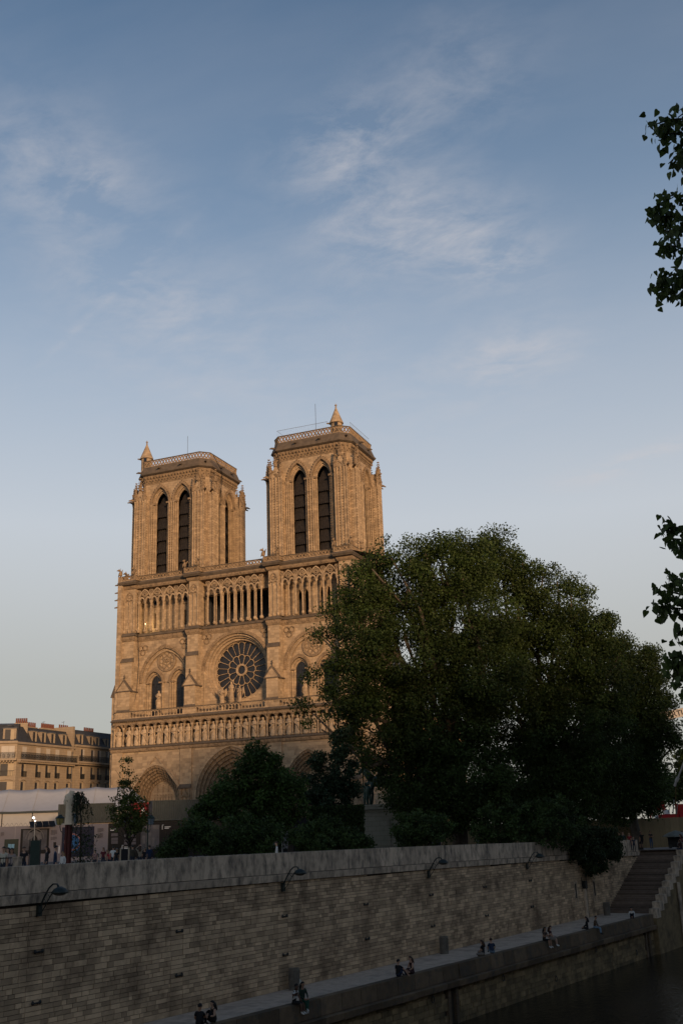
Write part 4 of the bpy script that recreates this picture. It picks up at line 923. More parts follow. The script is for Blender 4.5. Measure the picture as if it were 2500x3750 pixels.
while s < 54.4:
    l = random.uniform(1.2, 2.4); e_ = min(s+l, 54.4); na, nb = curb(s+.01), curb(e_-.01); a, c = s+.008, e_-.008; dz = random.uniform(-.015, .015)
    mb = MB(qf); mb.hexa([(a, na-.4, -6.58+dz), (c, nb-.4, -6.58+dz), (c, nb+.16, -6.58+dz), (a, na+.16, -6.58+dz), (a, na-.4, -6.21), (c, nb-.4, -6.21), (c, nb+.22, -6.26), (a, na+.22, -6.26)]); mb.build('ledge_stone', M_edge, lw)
    s = e_
mb = MB(); mb.v = []
for i in range(12): pass
mb.tube([(.16*math.cos(2*math.pi*i/12), 0, .16*math.sin(2*math.pi*i/12)) for i in range(13)], .028, 5, False); mb.blob((0, 0, .18), .06, .06, .06); ME_ring = mb.mesh('mooring_ring', M_iron)
for x, y in ((1844, 3582), (1594, 3661), (2170, 3478), (2030, 3585), (2314, 3489)):
    P = onPlane(x, y, Q(30, curb(30)-.1, 0), QN); s_, n_ = toQ(P); inst('mooring_ring', ME_ring, lw, Q(s_, curb(s_)-.06, max(P[2], -8.3)), QROT)
# --- stairs up to the street
stair = empty('stairs'); tag(stair, kind='structure')
NS = 30; S0, Z0 = 56.2, -5.5; ZT = ptop(66.4)-1.0; rise = (ZT-Z0)/NS; tread = .372
for k in range(NS):
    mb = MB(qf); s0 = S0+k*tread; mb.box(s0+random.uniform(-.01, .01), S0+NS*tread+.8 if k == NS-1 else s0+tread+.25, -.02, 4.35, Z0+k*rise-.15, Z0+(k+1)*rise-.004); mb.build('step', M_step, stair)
spw = thing('stair_parapet', 'stepped row of pale stone blocks guarding the river side of the stairs', 'parapet')
nb_ = 11
for k in range(nb_):
    s0 = 54.6+k*1.08; zt = -5.5+.52+k*.50
    mb = MB(qf); mb.box(s0, s0+1.07, 4.37, 5.05, zt-.75, zt); mb.build('parapet_block', M_para, spw)
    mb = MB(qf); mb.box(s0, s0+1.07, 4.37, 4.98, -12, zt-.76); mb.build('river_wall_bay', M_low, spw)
for k in range(7):
    s0 = 66.48+k*1.5; zt = ptop(66.4)-.004*k; mb = MB(qf); mb.box(s0+.006, s0+1.494, 4.5, 5.05, zt-1.08, zt); mb.build('parapet_block', M_para, spw)
    mb = MB(qf); mb.box(s0+.006, s0+1.494, 4.5, 5.18, zt-1.47, zt-1.085); mb.build('cornice_block', M_para, spw)
    mb = MB(qf); mb.box(s0, s0+1.5, 4.5, 5.0, -12, zt-1.475); mb.build('river_wall_bay', M_low, spw)
mb = MB(qf); mb.tube([(61.2, 5.1, -9), (61.2, 5.1, -3.2)], .22, 4); mb.build('stone_strip', M_para, spw)
# --- wall lamps
M_lampg = mat('lamp_green_paint', (.012, .018, .015), .5, .2, 5, spec=.4); M_lampglass = mat('frosted_lamp_glass', (.10, .085, .07), .4, .1, 4)
lab = ['dark green swan-neck lamp on quay wall nearest the camera', 'dark swan-neck quay lamp above the couple in the striped shirt', 'dark swan-neck quay lamp, third along the wall', 'small dark swan-neck quay lamp farthest along, near the hanging shrub']
for i, s_ in enumerate((-8.15, 8.45, 24.35, 39.9)):
    z0 = ptop(s_)-1.48
    L_ = thing('wall_lamp', lab[i], 'lamp', Q(s_, 0, z0), QROT, 'swan-neck lamps on the quay wall')
    lx = lambda p: (p[0], -p[1], p[2])      # local: -y = towards the river
    mb = MB(lx); mb.box(-.13, .13, 0.03, .2, -.62, -.08); mb.build('bracket', M_lampg, L_)
    mb = MB(lx); mb.tube([(0, .15, -.2), (0, .42, .25), (.02, .75, .72), (.05, 1.0, .9), (.1, 1.22, .9), (.12, 1.32, .78)], [.05, .045, .04, .04, .04, .06], 6); mb.build('arm', M_lampg, L_)
    mb = MB(lx); mb.tube([(0, .15, -.58), (0, .5, -.2), (.02, .8, .25), (.05, 1.02, .5), (.08, 1.2, .55)], .028, 5); mb.tube([(0, .42, .22), (0, .62, .02)], .018, 4); mb.tube([(0, .62, .5), (0, .84, .3)], .018, 4); mb.build('brace', M_lampg, L_)
    hd = MB(lx); hd.lathe([(.08, .30), (.3, .2), (.42, .06), (.44, 0), (.40, -.03)], (.14, 1.42, .48), 12); hd = hd.build('lamp_shade', M_lampg, L_, True)
    mb = MB(lx); mb.blob((.14, 1.42, .46), .33, .33, .12, 10, 6); mb.build('bowl', M_lampglass, hd, True)
    L_.rotation_euler = (0, 0, QROT); L_.scale = (.82, .82, .82)
# bins by the wall foot
M_bin = mat('weathered_bin', (.15, .13, .105), .85, .3, 4, .4, 14); M_bag = mat('bin_bag', (.35, .33, .27), .5, .2, 6)
for i, (x, y, lb) in enumerate(((1059, 3624, 'ribbed stone-grey litter bin with pale bag, behind the striped-shirt couple'), (1611, 3492, 'ribbed grey litter bin alone against the middle of the quay wall'), (2222, 3352, 'dark litter bin in the corner at the foot of the stairs'))):
    P = onZ(x, y, -5.5); s_, n_ = toQ(P); n_ = max(n_, .55)
    t_ = thing('litter_bin', lb, 'bin', Q(s_, n_, -5.5), QROT, 'litter bins along the quay wall'); t_.scale = (.8, .8, .9)
    mb = MB(); mb.lathe([(.36, 0), (.36, .12), (.3, .16), (.33, 1.0), (.36, 1.06), (.36, 1.18), (.3, 1.18), (.28, 1.0)], (0, 0, 0), 14); mb.build('drum', M_bin, t_)
    for q in range(14):
        a = 2*math.pi*q/14; mb = MB(); mb.tube([(.33*math.cos(a), .33*math.sin(a), .14), (.36*math.cos(a), .36*math.sin(a), 1.04)], .03, 4); mb.build('rib', M_bin, t_)
    if i == 0: mb = MB(); mb.blob((.22, -.25, .3), .2, .2, .28, 8, 6, jit=.3); mb.build('bag', M_bag, t_, True)
# --- left bank: the row of houses behind and beside the camera that shades the river
M_facade = mat('pale_render', (.36, .32, .27), .9, .12, .5); M_zinc = mat('zinc_roof', (.07, .075, .085), .6, .2, .8); M_pane = mat('window_pane', (.02, .022, .028), .2, .3, 2, spec=.5)
mb = MB(); mb.box(-.58, .58, -.05, .05, -.95, .95); ME_hw = mb.mesh('window', M_pane)
for k in range(13):
    s0 = -165+k*26; h = random.uniform(22.5, 24.5)
    bd = thing('apartment_house', 'pale stone river house out of frame, %s of its row' % ['first','second','third','fourth','fifth','sixth','seventh','eighth','ninth','tenth','eleventh','twelfth','last'][k], 'house', (0, 0, 0), 0, 'houses on the far bank')
    mb = MB(qf); mb.box(s0, s0+25.8, 76, 92, .2, h); mb.build('wall', M_facade, bd)
    mb = MB(qf); mb.hexa([(s0, 75.7, h), (s0+25.8, 75.7, h), (s0+25.8, 92.3, h), (s0, 92.3, h), (s0+.4, 78.4, h+5.2), (s0+25.4, 78.4, h+5.2), (s0+25.4, 89.6, h+5.2), (s0+.4, 89.6, h+5.2)]); mb.build('roof', M_zinc, bd)
    mb = MB(qf); mb.box(s0+10, s0+14, 80, 81, h+4, h+8); mb.build('chimney', M_facade, bd)
    for fl in range(6):
        for c in range(9): inst('window', ME_hw, bd, Q(s0+2.1+c*2.75, 75.97, 2.15+fl*3.2), QROT)
# ================================================================ trees and shrubs
M_bark = mat('plane_bark', (.085, .07, .055), .95, .3, 3, .7, 8, stain=(.16, .14, .11), sscale=1.2, samt=.5)
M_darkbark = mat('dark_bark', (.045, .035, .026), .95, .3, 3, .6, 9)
def leafmat(n, c, tv=.45, sub=.25): return mat(n, c, .6, .2, .35, tone='attr', tv=tv, sub=sub, spec=.25)
M_plane = leafmat('plane_leaves', (.036, .058, .013), .6); M_chest = leafmat('broad_green_leaves', (.045, .080, .018), .6); M_pine = leafmat('pine_needles', (.022, .040, .018), .35, .1)
M_shrub = leafmat('shrub_leaves', (.042, .068, .018), .65); M_gink = leafmat('yellowing_leaves', (.075, .095, .02)); M_weep = leafmat('weeping_leaves', (.03, .042, .02)); M_poplar = leafmat('poplar_leaf', (.05, .075, .018), .5, .4)
M_ivy = leafmat('hanging_shrub_leaves', (.030, .045, .016))
def leaf_mesh(name, pos, size, mat_, tones, up=None, aspect=.7, droop=0.0):
    # pos: n x 3 leaf positions; one bent diamond per leaf
    n = len(pos); d = rng.normal(size=(n, 3)); d[:, 2] -= droop; d /= np.linalg.norm(d, axis=1)[:, None]
    q = rng.normal(size=(n, 3)); s_ = np.cross(d, q); s_ /= np.linalg.norm(s_, axis=1)[:, None]; nn = np.cross(d, s_)
    L_ = (size*(.6+.8*rng.random(n)))[:, None] if np.isscalar(size) else (size*(.6+.8*rng.random(n)))[:, None]; w_ = L_*aspect*.5
    V = np.empty((n, 4, 3)); V[:, 0] = pos; V[:, 1] = pos+d*L_*.45+s_*w_+nn*L_*.12; V[:, 2] = pos+d*L_; V[:, 3] = pos+d*L_*.45-s_*w_+nn*L_*.12
    me = bpy.data.meshes.new(name); me.vertices.add(4*n); me.vertices.foreach_set('co', V.reshape(-1))
    I = np.arange(4*n).reshape(n, 4); F = np.concatenate([I[:, [0, 1, 2]], I[:, [0, 2, 3]]], 1).reshape(-1)
    me.loops.add(6*n); me.loops.foreach_set('vertex_index', F.astype(np.int32)); me.polygons.add(2*n)
    me.polygons.foreach_set('loop_start', np.arange(0, 6*n, 3, dtype=np.int32))
    me.update(calc_edges=True); me.materials.append(mat_)
    a = me.attributes.new('tone', 'FLOAT', 'FACE'); a.data.foreach_set('value', np.repeat(tones, 2).astype(np.float32)); me.validate()
    return me
def clumps_in(lobes, n, inner=.45):
    vol = np.array([np.prod(l[1])**.75 for l in lobes]); idx = rng.choice(len(lobes), n, p=vol/vol.sum()); C = []
    for i in idx:
        c, r = lobes[i]; v = rng.normal(size=3); v /= np.linalg.norm(v); k = inner+(1-inner)*rng.random()**.6
        C.append(np.asarray(c)+v*np.asarray(r)*k)
    return np.array(C)
def crown_mesh(name, lobes, nc, per, cr_, size, mat_, inner=.45, droop=0.1):
    C = clumps_in(lobes, nc, inner); r = cr_*(.6+.8*rng.random(nc)); P = []; T_ = []
    for i in range(nc):
        k = int(per*(r[i]/cr_)**2); v = rng.normal(size=(k, 3)); v /= np.maximum(np.linalg.norm(v, axis=1)[:, None], 1e-6); rad = rng.random(k)**.45
        P.append(C[i]+v*rad[:, None]*r[i]*np.array([1, 1, .75])); T_.append(np.clip(rng.random()*.6+.4*rng.random(k), 0, 1))
    return leaf_mesh(name, np.concatenate(P), size, mat_, np.concatenate(T_), droop=droop), C
def limb(mb, a, b, r0, r1, wob=.08, n=5, seg=6):
    a, b = np.asarray(a, float), np.asarray(b, float); L_ = np.linalg.norm(b-a); pts = [a+(b-a)*t+np.array([rng.normal()*wob*L_*math.sin(math.pi*t) for _ in range(3)])*.6 for t in np.linspace(0, 1, n)]
    mb.tube(pts, list(np.linspace(r0, r1, n)), seg); return pts
def tree(name, label, base, lobes, th, tr, nc, per, cr_, size, lm, bm, group=None, inner=.45, nb=14, cat='tree', droop=.1):
    t = thing(name, label, cat, base, 0, group); base = np.asarray(base, float); L2 = [(np.asarray(c)-base, r) for c, r in lobes]
    me, C = crown_mesh('crown', L2, nc, per, cr_, size, lm, inner, droop); inst('crown', me, t)
    mb = MB(); fork = np.array([rng.normal()*.2, rng.normal()*.2, th]); pts = limb(mb, (0, 0, -.3), fork, tr, tr*.72, .02, 5, 9)
    mb.build('trunk', bm, t, True)
    br = MB()
    for c, r in L2:
        p2 = limb(br, fork*(.8+.2*rng.random()), np.asarray(c)*.95+np.array([0, 0, .1*r[2]]), tr*.42, tr*.10, .10, 6, 6)
    for i in rng.choice(len(C), min(nb, len(C)), replace=False):
        c = C[i]; j = int(np.argmin([np.linalg.norm(c-np.asarray(l[0])) for l in L2])); o_ = fork+(np.asarray(L2[j][0])-fork)*rng.uniform(.55, .95)
        limb(br, o_, c, tr*.14, tr*.03, .12, 5, 5)
    br.build('branches', bm, t, True, kind=None)
    return t
def lob(x, y, r, D, k=1.0, zs=1.0):
    P = at(x, y, D); R_ = (r*.93 if r > 90 else r)*D/FPX; return (P, (R_, R_*k, R_*zs))
def gp(x, D):                              # ground point under photo column x at distance D
    P = at(x, 3060, D); return np.array([P[0], P[1], gz(P[0], P[1])])
# three great plane trees
tree('plane_tree', 'broad tall plane tree in front of the southern tower, darkest left half', gp(1680, 92),
     [lob(1480, 2150, 145, 92), lob(1620, 2090, 135, 93), lob(1330, 2330, 140, 90), lob(1270, 2520, 130, 90), lob(1500, 2380, 190, 92), lob(1700, 2280, 200, 94), lob(1390, 2650, 190, 92), lob(1600, 2620, 210, 92), lob(1760, 2480, 190, 92), lob(1520, 2850, 150, 91), lob(1690, 2840, 190, 91), lob(1640, 2960, 110, 90), lob(1780, 2950, 100, 90), lob(1385, 2090, 75, 92), lob(1320, 2190, 80, 91), lob(1725, 2080, 105, 94), lob(1540, 2020, 60, 93), lob(1548, 1968, 24, 92), lob(1420, 1990, 26, 91), lob(1492, 1995, 22, 92), lob(1610, 1990, 20, 93), lob(1690, 1985, 24, 93), lob(1295, 2110, 24, 90), lob(1215, 2235, 26, 90), lob(1180, 2310, 26, 90), lob(1145, 2395, 24, 89), lob(1140, 2480, 26, 89), lob(1120, 2590, 30, 89), lob(1345, 2030, 22, 91), lob(1150, 2650, 30, 90)],
     7, .75, 1450, 150, 1.05, .205, M_plane, M_bark, 'plane trees behind the quay wall', .5, 90)
tree('plane_tree', 'tall plane tree in the middle of the dark mass, with thin open top', gp(2010, 98),
     [lob(1830, 2070, 110, 98), lob(1765, 2060, 85, 98), lob(1800, 1968, 30, 98), lob(1855, 1972, 26, 98), lob(1905, 1995, 24, 98), lob(1985, 2045, 24, 98), lob(2040, 2080, 28, 98), lob(2092, 2128, 24, 98), lob(2112, 2190, 22, 98), lob(2192, 2220, 24, 98), lob(2205, 2290, 22, 98), lob(2288, 2345, 24, 98), lob(1930, 2120, 105, 98), lob(1880, 2270, 180, 98), lob(2060, 2230, 120, 98), lob(2150, 2320, 115, 98), lob(2010, 2430, 210, 98), lob(2190, 2480, 160, 98), lob(1890, 2600, 200, 97), lob(2100, 2680, 210, 97), lob(1930, 2850, 190, 96), lob(2100, 2880, 160, 96), lob(1900, 2970, 110, 95), lob(2050, 2970, 100, 95)],
     8, .7, 1250, 150, 1.05, .205, M_plane, M_bark, 'plane trees behind the quay wall', .5, 90)
tree('plane_tree', 'lower plane tree at the right end of the dark mass, beside the crane boom', gp(2330, 110),
     [lob(2250, 2410, 100, 108), lob(2380, 2395, 20, 108), lob(2418, 2485, 22, 108), lob(2446, 2560, 22, 108), lob(2470, 2650, 20, 108), lob(2470, 2700, 24, 108), lob(2340, 2470, 90, 108), lob(2350, 2590, 115, 108), lob(2400, 2690, 75, 108), lob(2260, 2680, 170, 108), lob(2310, 2840, 130, 108), lob(2160, 2820, 150, 107), lob(2350, 2920, 70, 107), lob(2250, 2940, 90, 106)],
     6, .55, 950, 145, 1.1, .21, M_plane, M_bark, 'plane trees behind the quay wall', .4, 40)
tree('broadleaf_tree', 'bushy green tree before the central portal', gp(1060, 78),
     [lob(945, 2745, 38, 78), lob(905, 2805, 52, 78), lob(985, 2810, 55, 78), lob(855, 2880, 62, 78), lob(960, 2890, 80, 78), lob(1050, 2880, 58, 78), lob(790, 2950, 60, 78), lob(900, 2970, 90, 78), lob(1020, 2980, 80, 78), lob(1085, 2950, 45, 78), lob(735, 2985, 40, 78)],
     3, .25, 420, 62, .52, .20, M_chest, M_darkbark, None, .3, 30)
# pine
pb = gp(1215, 86); pt = thing('pine_tree', 'dark shaggy pine between the green tree and the bronze statue', 'tree', pb)
PL = [(lob(x, y, r, 86)) for x, y, r in ((1240, 2690, 28), (1235, 2750, 42), (1165, 2795, 36), (1245, 2830, 60), (1135, 2850, 34), (1215, 2915, 80), (1290, 2900, 36), (1140, 2930, 40))]
me, C_ = crown_mesh('crown', [(np.asarray(c)-pb, r) for c, r in PL], 230, 60, .48, .2, M_pine, .3, 0); inst('crown', me, pt)
mb = MB(); limb(mb, (0, 0, -.3), np.asarray(PL[1][0])-pb, .24, .08, .03, 8, 8); mb.build('trunk', M_darkbark, pt, True)
mb = MB()
for c, r in PL[2:]: q = np.asarray(c)-pb; limb(mb, (q[0]*.1, q[1]*.1, q[2]-.4), q, .09, .03, .06, 5, 5)
mb.build('branches', M_darkbark, pt, True)
# shrubs and hedges behind the parapet
def shrub(label, lobes, nc, per, size, lm, name='shrub', cr_=.4, group=None, inner=.3):
    c0 = np.mean([np.asarray(l[0]) for l in lobes], 0); b = np.array([c0[0], c0[1], gz(c0[0], c0[1])]); t = thing(name, label, 'shrub', b, 0, group)
    me, C = crown_mesh('foliage', [(np.asarray(c)-b, r) for c, r in lobes], nc, per, cr_, size, lm, inner); inst('foliage', me, t)
    mb = MB()
    for c, r in lobes: limb(mb, (0, 0, 0), np.asarray(c)-b, .06, .02, .1, 5, 5)
    mb.build('stems', M_darkbark, t, True); return t
shrub('low spreading green shrub behind the parapet, left of the green tree', [lob(650, 3085, 50, 70), lob(720, 3050, 62, 71), lob(790, 3085, 60, 70), lob(605, 3115, 30, 69)], 220, 55, .16, M_shrub, group='shrubs behind the parapet')
shrub('dark shrub behind the parapet under the green tree', [lob(880, 3060, 75, 72), lob(970, 3060, 75, 72), lob(930, 3110, 60, 71)], 170, 55, .16, M_shrub, group='shrubs behind the parapet')
shrub('dense shrub behind the parapet, in front of the clipped hedge', [lob(1110, 3070, 50, 72), lob(1200, 3055, 66, 73), lob(1290, 3080, 50, 72), lob(1180, 3105, 45, 71), lob(1335, 3095, 26, 72)], 260, 55, .16, M_shrub, group='shrubs behind the parapet')
shrub('dark shrub to the right of the statue pedestal', [lob(1500, 3040, 70, 76), lob(1560, 3060, 60, 76), lob(1480, 3080, 40, 76), lob(1600, 3020, 50, 77)], 190, 55, .16, M_shrub, group='shrubs behind the parapet')
shrub('wide dark shrub under the plane trees', [lob(1830, 3020, 80, 84), lob(1930, 3010, 100, 84), lob(2040, 3010, 100, 85), lob(1760, 3050, 40, 84)], 260, 55, .18, M_shrub, group='shrubs behind the parapet')
# clipped hedge block
hb = gp(1240, 84); hg = thing('clipped_hedge', 'tall dark clipped hedge with a flat top beside the pedestal', 'hedge', hb)
c1 = at(1240, 3030, 84)-hb; n_ = 26000; pos = np.stack([rng.uniform(-2.5, 2.1, n_), rng.uniform(-1.0, 1.0, n_), rng.uniform(0, 4.1, n_)], 1)
k = rng.integers(0, 3, n_); pos[k == 0, 1] = -1.0+rng.normal(size=(k == 0).sum())*.07; pos[k == 1, 2] = 4.1+rng.normal(size=(k == 1).sum())*.06; pos[:, 0] *= 1.0
ca, sa = math.cos(R(22)), math.sin(R(22)); pos = np.stack([pos[:, 0]*ca-pos[:, 1]*sa, pos[:, 0]*sa+pos[:, 1]*ca, pos[:, 2]], 1)
inst('foliage', leaf_mesh('foliage', pos, .15, M_shrub, rng.random(n_)*.6), hg)
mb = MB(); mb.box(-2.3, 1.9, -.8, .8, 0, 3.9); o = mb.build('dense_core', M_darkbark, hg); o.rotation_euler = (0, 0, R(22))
# shrub hanging over the parapet
sh = []
for x, y, r in ((2120, 3060, 55), (2190, 3080, 70), (2150, 3130, 60), (2220, 3130, 45), (2180, 3165, 38), (2240, 3085, 40), (2080, 3030, 60), (2110, 3110, 40)):
    P = onPlane(x, y, Q(0, .7, 0), QN); D = (P-CP)@FWD; sh.append((P, (r*D/FPX, r*D/FPX*.8, r*D/FPX)))
shb = Q(54, -1.3, gq(54, -1.3)); t_ = thing('hanging_shrub', 'dark leafy shrub spilling over the parapet near the stairs', 'shrub', shb)
me, C_ = crown_mesh('foliage', [(np.asarray(c)-shb, r) for c, r in sh], 300, 60, .42, .2, M_ivy, .25, .5); inst('foliage', me, t_)
mb = MB()
for c, r in sh: q = np.asarray(c)-shb; limb(mb, (0, 0, 0), (q[0]*.4, q[1]*.4, 1.6), .07, .05, .05, 4, 5); limb(mb, (q[0]*.4, q[1]*.4, 1.6), q, .05, .015, .1, 5, 5)
for k in range(7): limb(mb, (0, 0, 0), (rng.normal()*1.2, rng.normal()*.8, 2.6+rng.random()*1.5), .06, .02, .08, 5, 5)
mb.build('stems', M_darkbark, t_, True)
# yellowing sapling at the left
gb = gp(473, 73); L_ = [lob(x, y, r, 73) for x, y, r in ((468, 2790, 17), (470, 2830, 20), (440, 2815, 14), (420, 2800, 10), (455, 2870, 26), (500, 2850, 14), (485, 2910, 34), (450, 2930, 38), (500, 2960, 42), (440, 2990, 44), (500, 3020, 40), (530, 2985, 20), (420, 3010, 22), (410, 2960, 14))]
tree('sapling', 'slender yellowing sapling with open twigs before the left portal', gb, L_, 2.0, .085, 170, 26, .33, .15, M_gink, M_darkbark, None, .1, 50)
# weeping shrub beside the sculpture
wb_ = gp(300, 66); ws = thing('weeping_tree', 'small weeping tree with drooping leafy shoots by the red post', 'tree', wb_); mb = MB(); pos = []
for k in range(34):
    P0 = at(285+rng.normal()*6, 2905+abs(rng.normal())*14, 66)-wb_; e = at(300+rng.uniform(-38, 42), rng.uniform(2960, 3150), 66+rng.normal()*.5)-wb_
    pts = [P0*np.array([.9, .9, .96]), P0+np.array([(e[0]-P0[0])*.35, (e[1]-P0[1])*.35, .12]), P0+np.array([(e[0]-P0[0])*.8, (e[1]-P0[1])*.8, -.5]), np.array([e[0], e[1], max(e[2], .3)])]
    mb.tube(pts, [.014, .012, .009, .005], 4)
    for j in range(34):
        t = .3+.7*rng.random(); i = min(int(t*3), 2); p = pts[i]+(pts[i+1]-pts[i])*(t*3-i); pos.append(p+rng.normal(size=3)*.05)
pos += list(np.stack([rng.normal(size=900)*.42, rng.normal(size=900)*.42, rng.uniform(.2, 2.6, 900)], 1)+(at(305, 3080, 66)-wb_)*np.array([1, 1, 0]))
mb.tube([(0, 0, -.2), tuple((at(298, 3000, 66)-wb_)), tuple(at(287, 2905, 66)-wb_)], [.07, .05, .03], 6); mb.build('trunk', M_darkbark, ws, True)
inst('crown', leaf_mesh('crown', np.array(pos), .12, M_weep, rng.random(len(pos)), droop=1.2), ws)
# foreground poplar: trunk out of frame to the right, leafy shoots reaching in
pp = thing('poplar_tree', 'poplar with dark heart-shaped leaves hanging in from the right edge', 'tree', at(2780, 3300, 9.5)*np.array([1, 1, 0])+np.array([0, 0, -5.5])); pbv = np.array(pp.location)
mb = MB(); top = at(2760, 200, 9.5)-pbv; limb(mb, (0, 0, 0), top, .16, .06, .01, 10, 10); mb.build('trunk', M_bark, pp, True)
mb = MB(lambda p: p); pr = [(0, .02), (.26, .10), (.48, -.06), (.44, -.32), (.2, -.72), (0, -1.0)]
A = [mb.P((x, 0.12*abs(x), z)) for x, z in pr]; B = [A[0]]+[mb.P((-x, 0.12*abs(x), z)) for x, z in pr[1:-1]]+[A[-1]]
for i in range(1, 5): mb.F((A[0], A[i], A[i+1])); mb.F((B[0], B[i+1], B[i]))
M_popl_o = mat('poplar_leaf_single', (.05, .075, .018), .6, .2, 3, tone='obj', tv=.5, sub=.4)
ME_leaf = mb.mesh('leaf', M_popl_o)
clus = [((2370, 465), (2500, 440), 34), ((2400, 500), (2500, 505), 30), ((2480, 560), (2510, 640), 26), ((2445, 600), (2480, 570), 12), ((2410, 730), (2500, 725), 30), ((2385, 790), (2500, 820), 50), ((2430, 850), (2510, 850), 34), ((2412, 900), (2500, 930), 26), ((2400, 1040), (2500, 1000), 44), ((2395, 1075), (2480, 1040), 20), ((2470, 1090), (2510, 1060), 14), ((2415, 1940), (2500, 1950), 26), ((2450, 1970), (2510, 2010), 18), ((2440, 2120), (2510, 2150), 22), ((2405, 2180), (2500, 2190), 30), ((2400, 2240), (2500, 2240), 30), ((2470, 2330), (2510, 2310), 16), ((2450, 2410), (2505, 2420), 40), ((2455, 2480), (2505, 2470), 34), ((2480, 2520), (2510, 2540), 18), ((2490, 1990), (2515, 2100), 14), ((2480, 430), (2510, 420), 8)]
tw = MB(); nl = 0; restP = []
trunk_at = lambda y: at(2768, y, 9.5)-pbv
order = []
for (x0, y0), (x1, y1), cnt in clus:
    D = 9.0+rng.normal()*.25; a = at(x1+25, y1-6, D)-pbv; b = at(x0, y0, D)-pbv
    tw.tube([trunk_at(y1-30), a*.75+trunk_at(y1)*.25+np.array([0, 0, .05]), a, (a+b)/2+np.array([0, 0, .03]), b], [.03, .02, .012, .008, .004], 5)
    for k in range(int(cnt*1.75)):
        t = rng.random()**.8; p = a+(b-a)*t+np.array([rng.normal()*.035, rng.normal()*.06, rng.normal()*.05]); s_ = rng.uniform(.048, .078)
        rot = (rng.normal()*.45, rng.normal()*.45, rng.uniform(0, 6.28))
        if nl < 300:
            inst('leaf', ME_leaf, pp, p, 0, s_, rot); nl += 1
        else: restP.append((p, s_, rot))
tw.build('twigs', M_darkbark, pp, True)
lm_ = MB()
from mathutils import Euler
for p, s_, rot in restP:
    E_ = Euler(rot).to_matrix(); i0 = len(lm_.v)
    for v in ME_leaf.vertices: q = E_ @ (v.co*s_); lm_.v.append((p[0]+q[0], p[1]+q[1], p[2]+q[2]))
    for f in ME_leaf.polygons: lm_.F([i0+i for i in f.vertices], rng.random())
lm_.build('leaves', M_poplar, pp, kind='stuff')
inst('leaf', ME_leaf, pp, at(2432, 2345, 9)-pbv, 0, .055, (1.2, .4, .5))

for x, D, lobes_, lb in ((1560, 150, [lob(1500, 2930, 80, 150), lob(1590, 2900, 90, 150), lob(1680, 2930, 80, 150)], 'dim tree filling the gap left of the middle trunk'), (1880, 135, [lob(1790, 2930, 90, 135), lob(1900, 2900, 110, 135), lob(2020, 2920, 100, 135)], 'dim tree behind the trunks, centre of the dark mass'), (2230, 132, [lob(2140, 2920, 95, 132), lob(2250, 2900, 110, 132), lob(2350, 2900, 85, 132), lob(2400, 2850, 60, 132)], 'dim tree behind the yellow fence')):
    tree('background_tree', lb, np.array([*at(x, 3060, D)[:2], 0.]), lobes_, 3, .3, 260, 60, 1.3, .34, M_plane, M_darkbark, 'dim trees behind the planes', .1, 10)
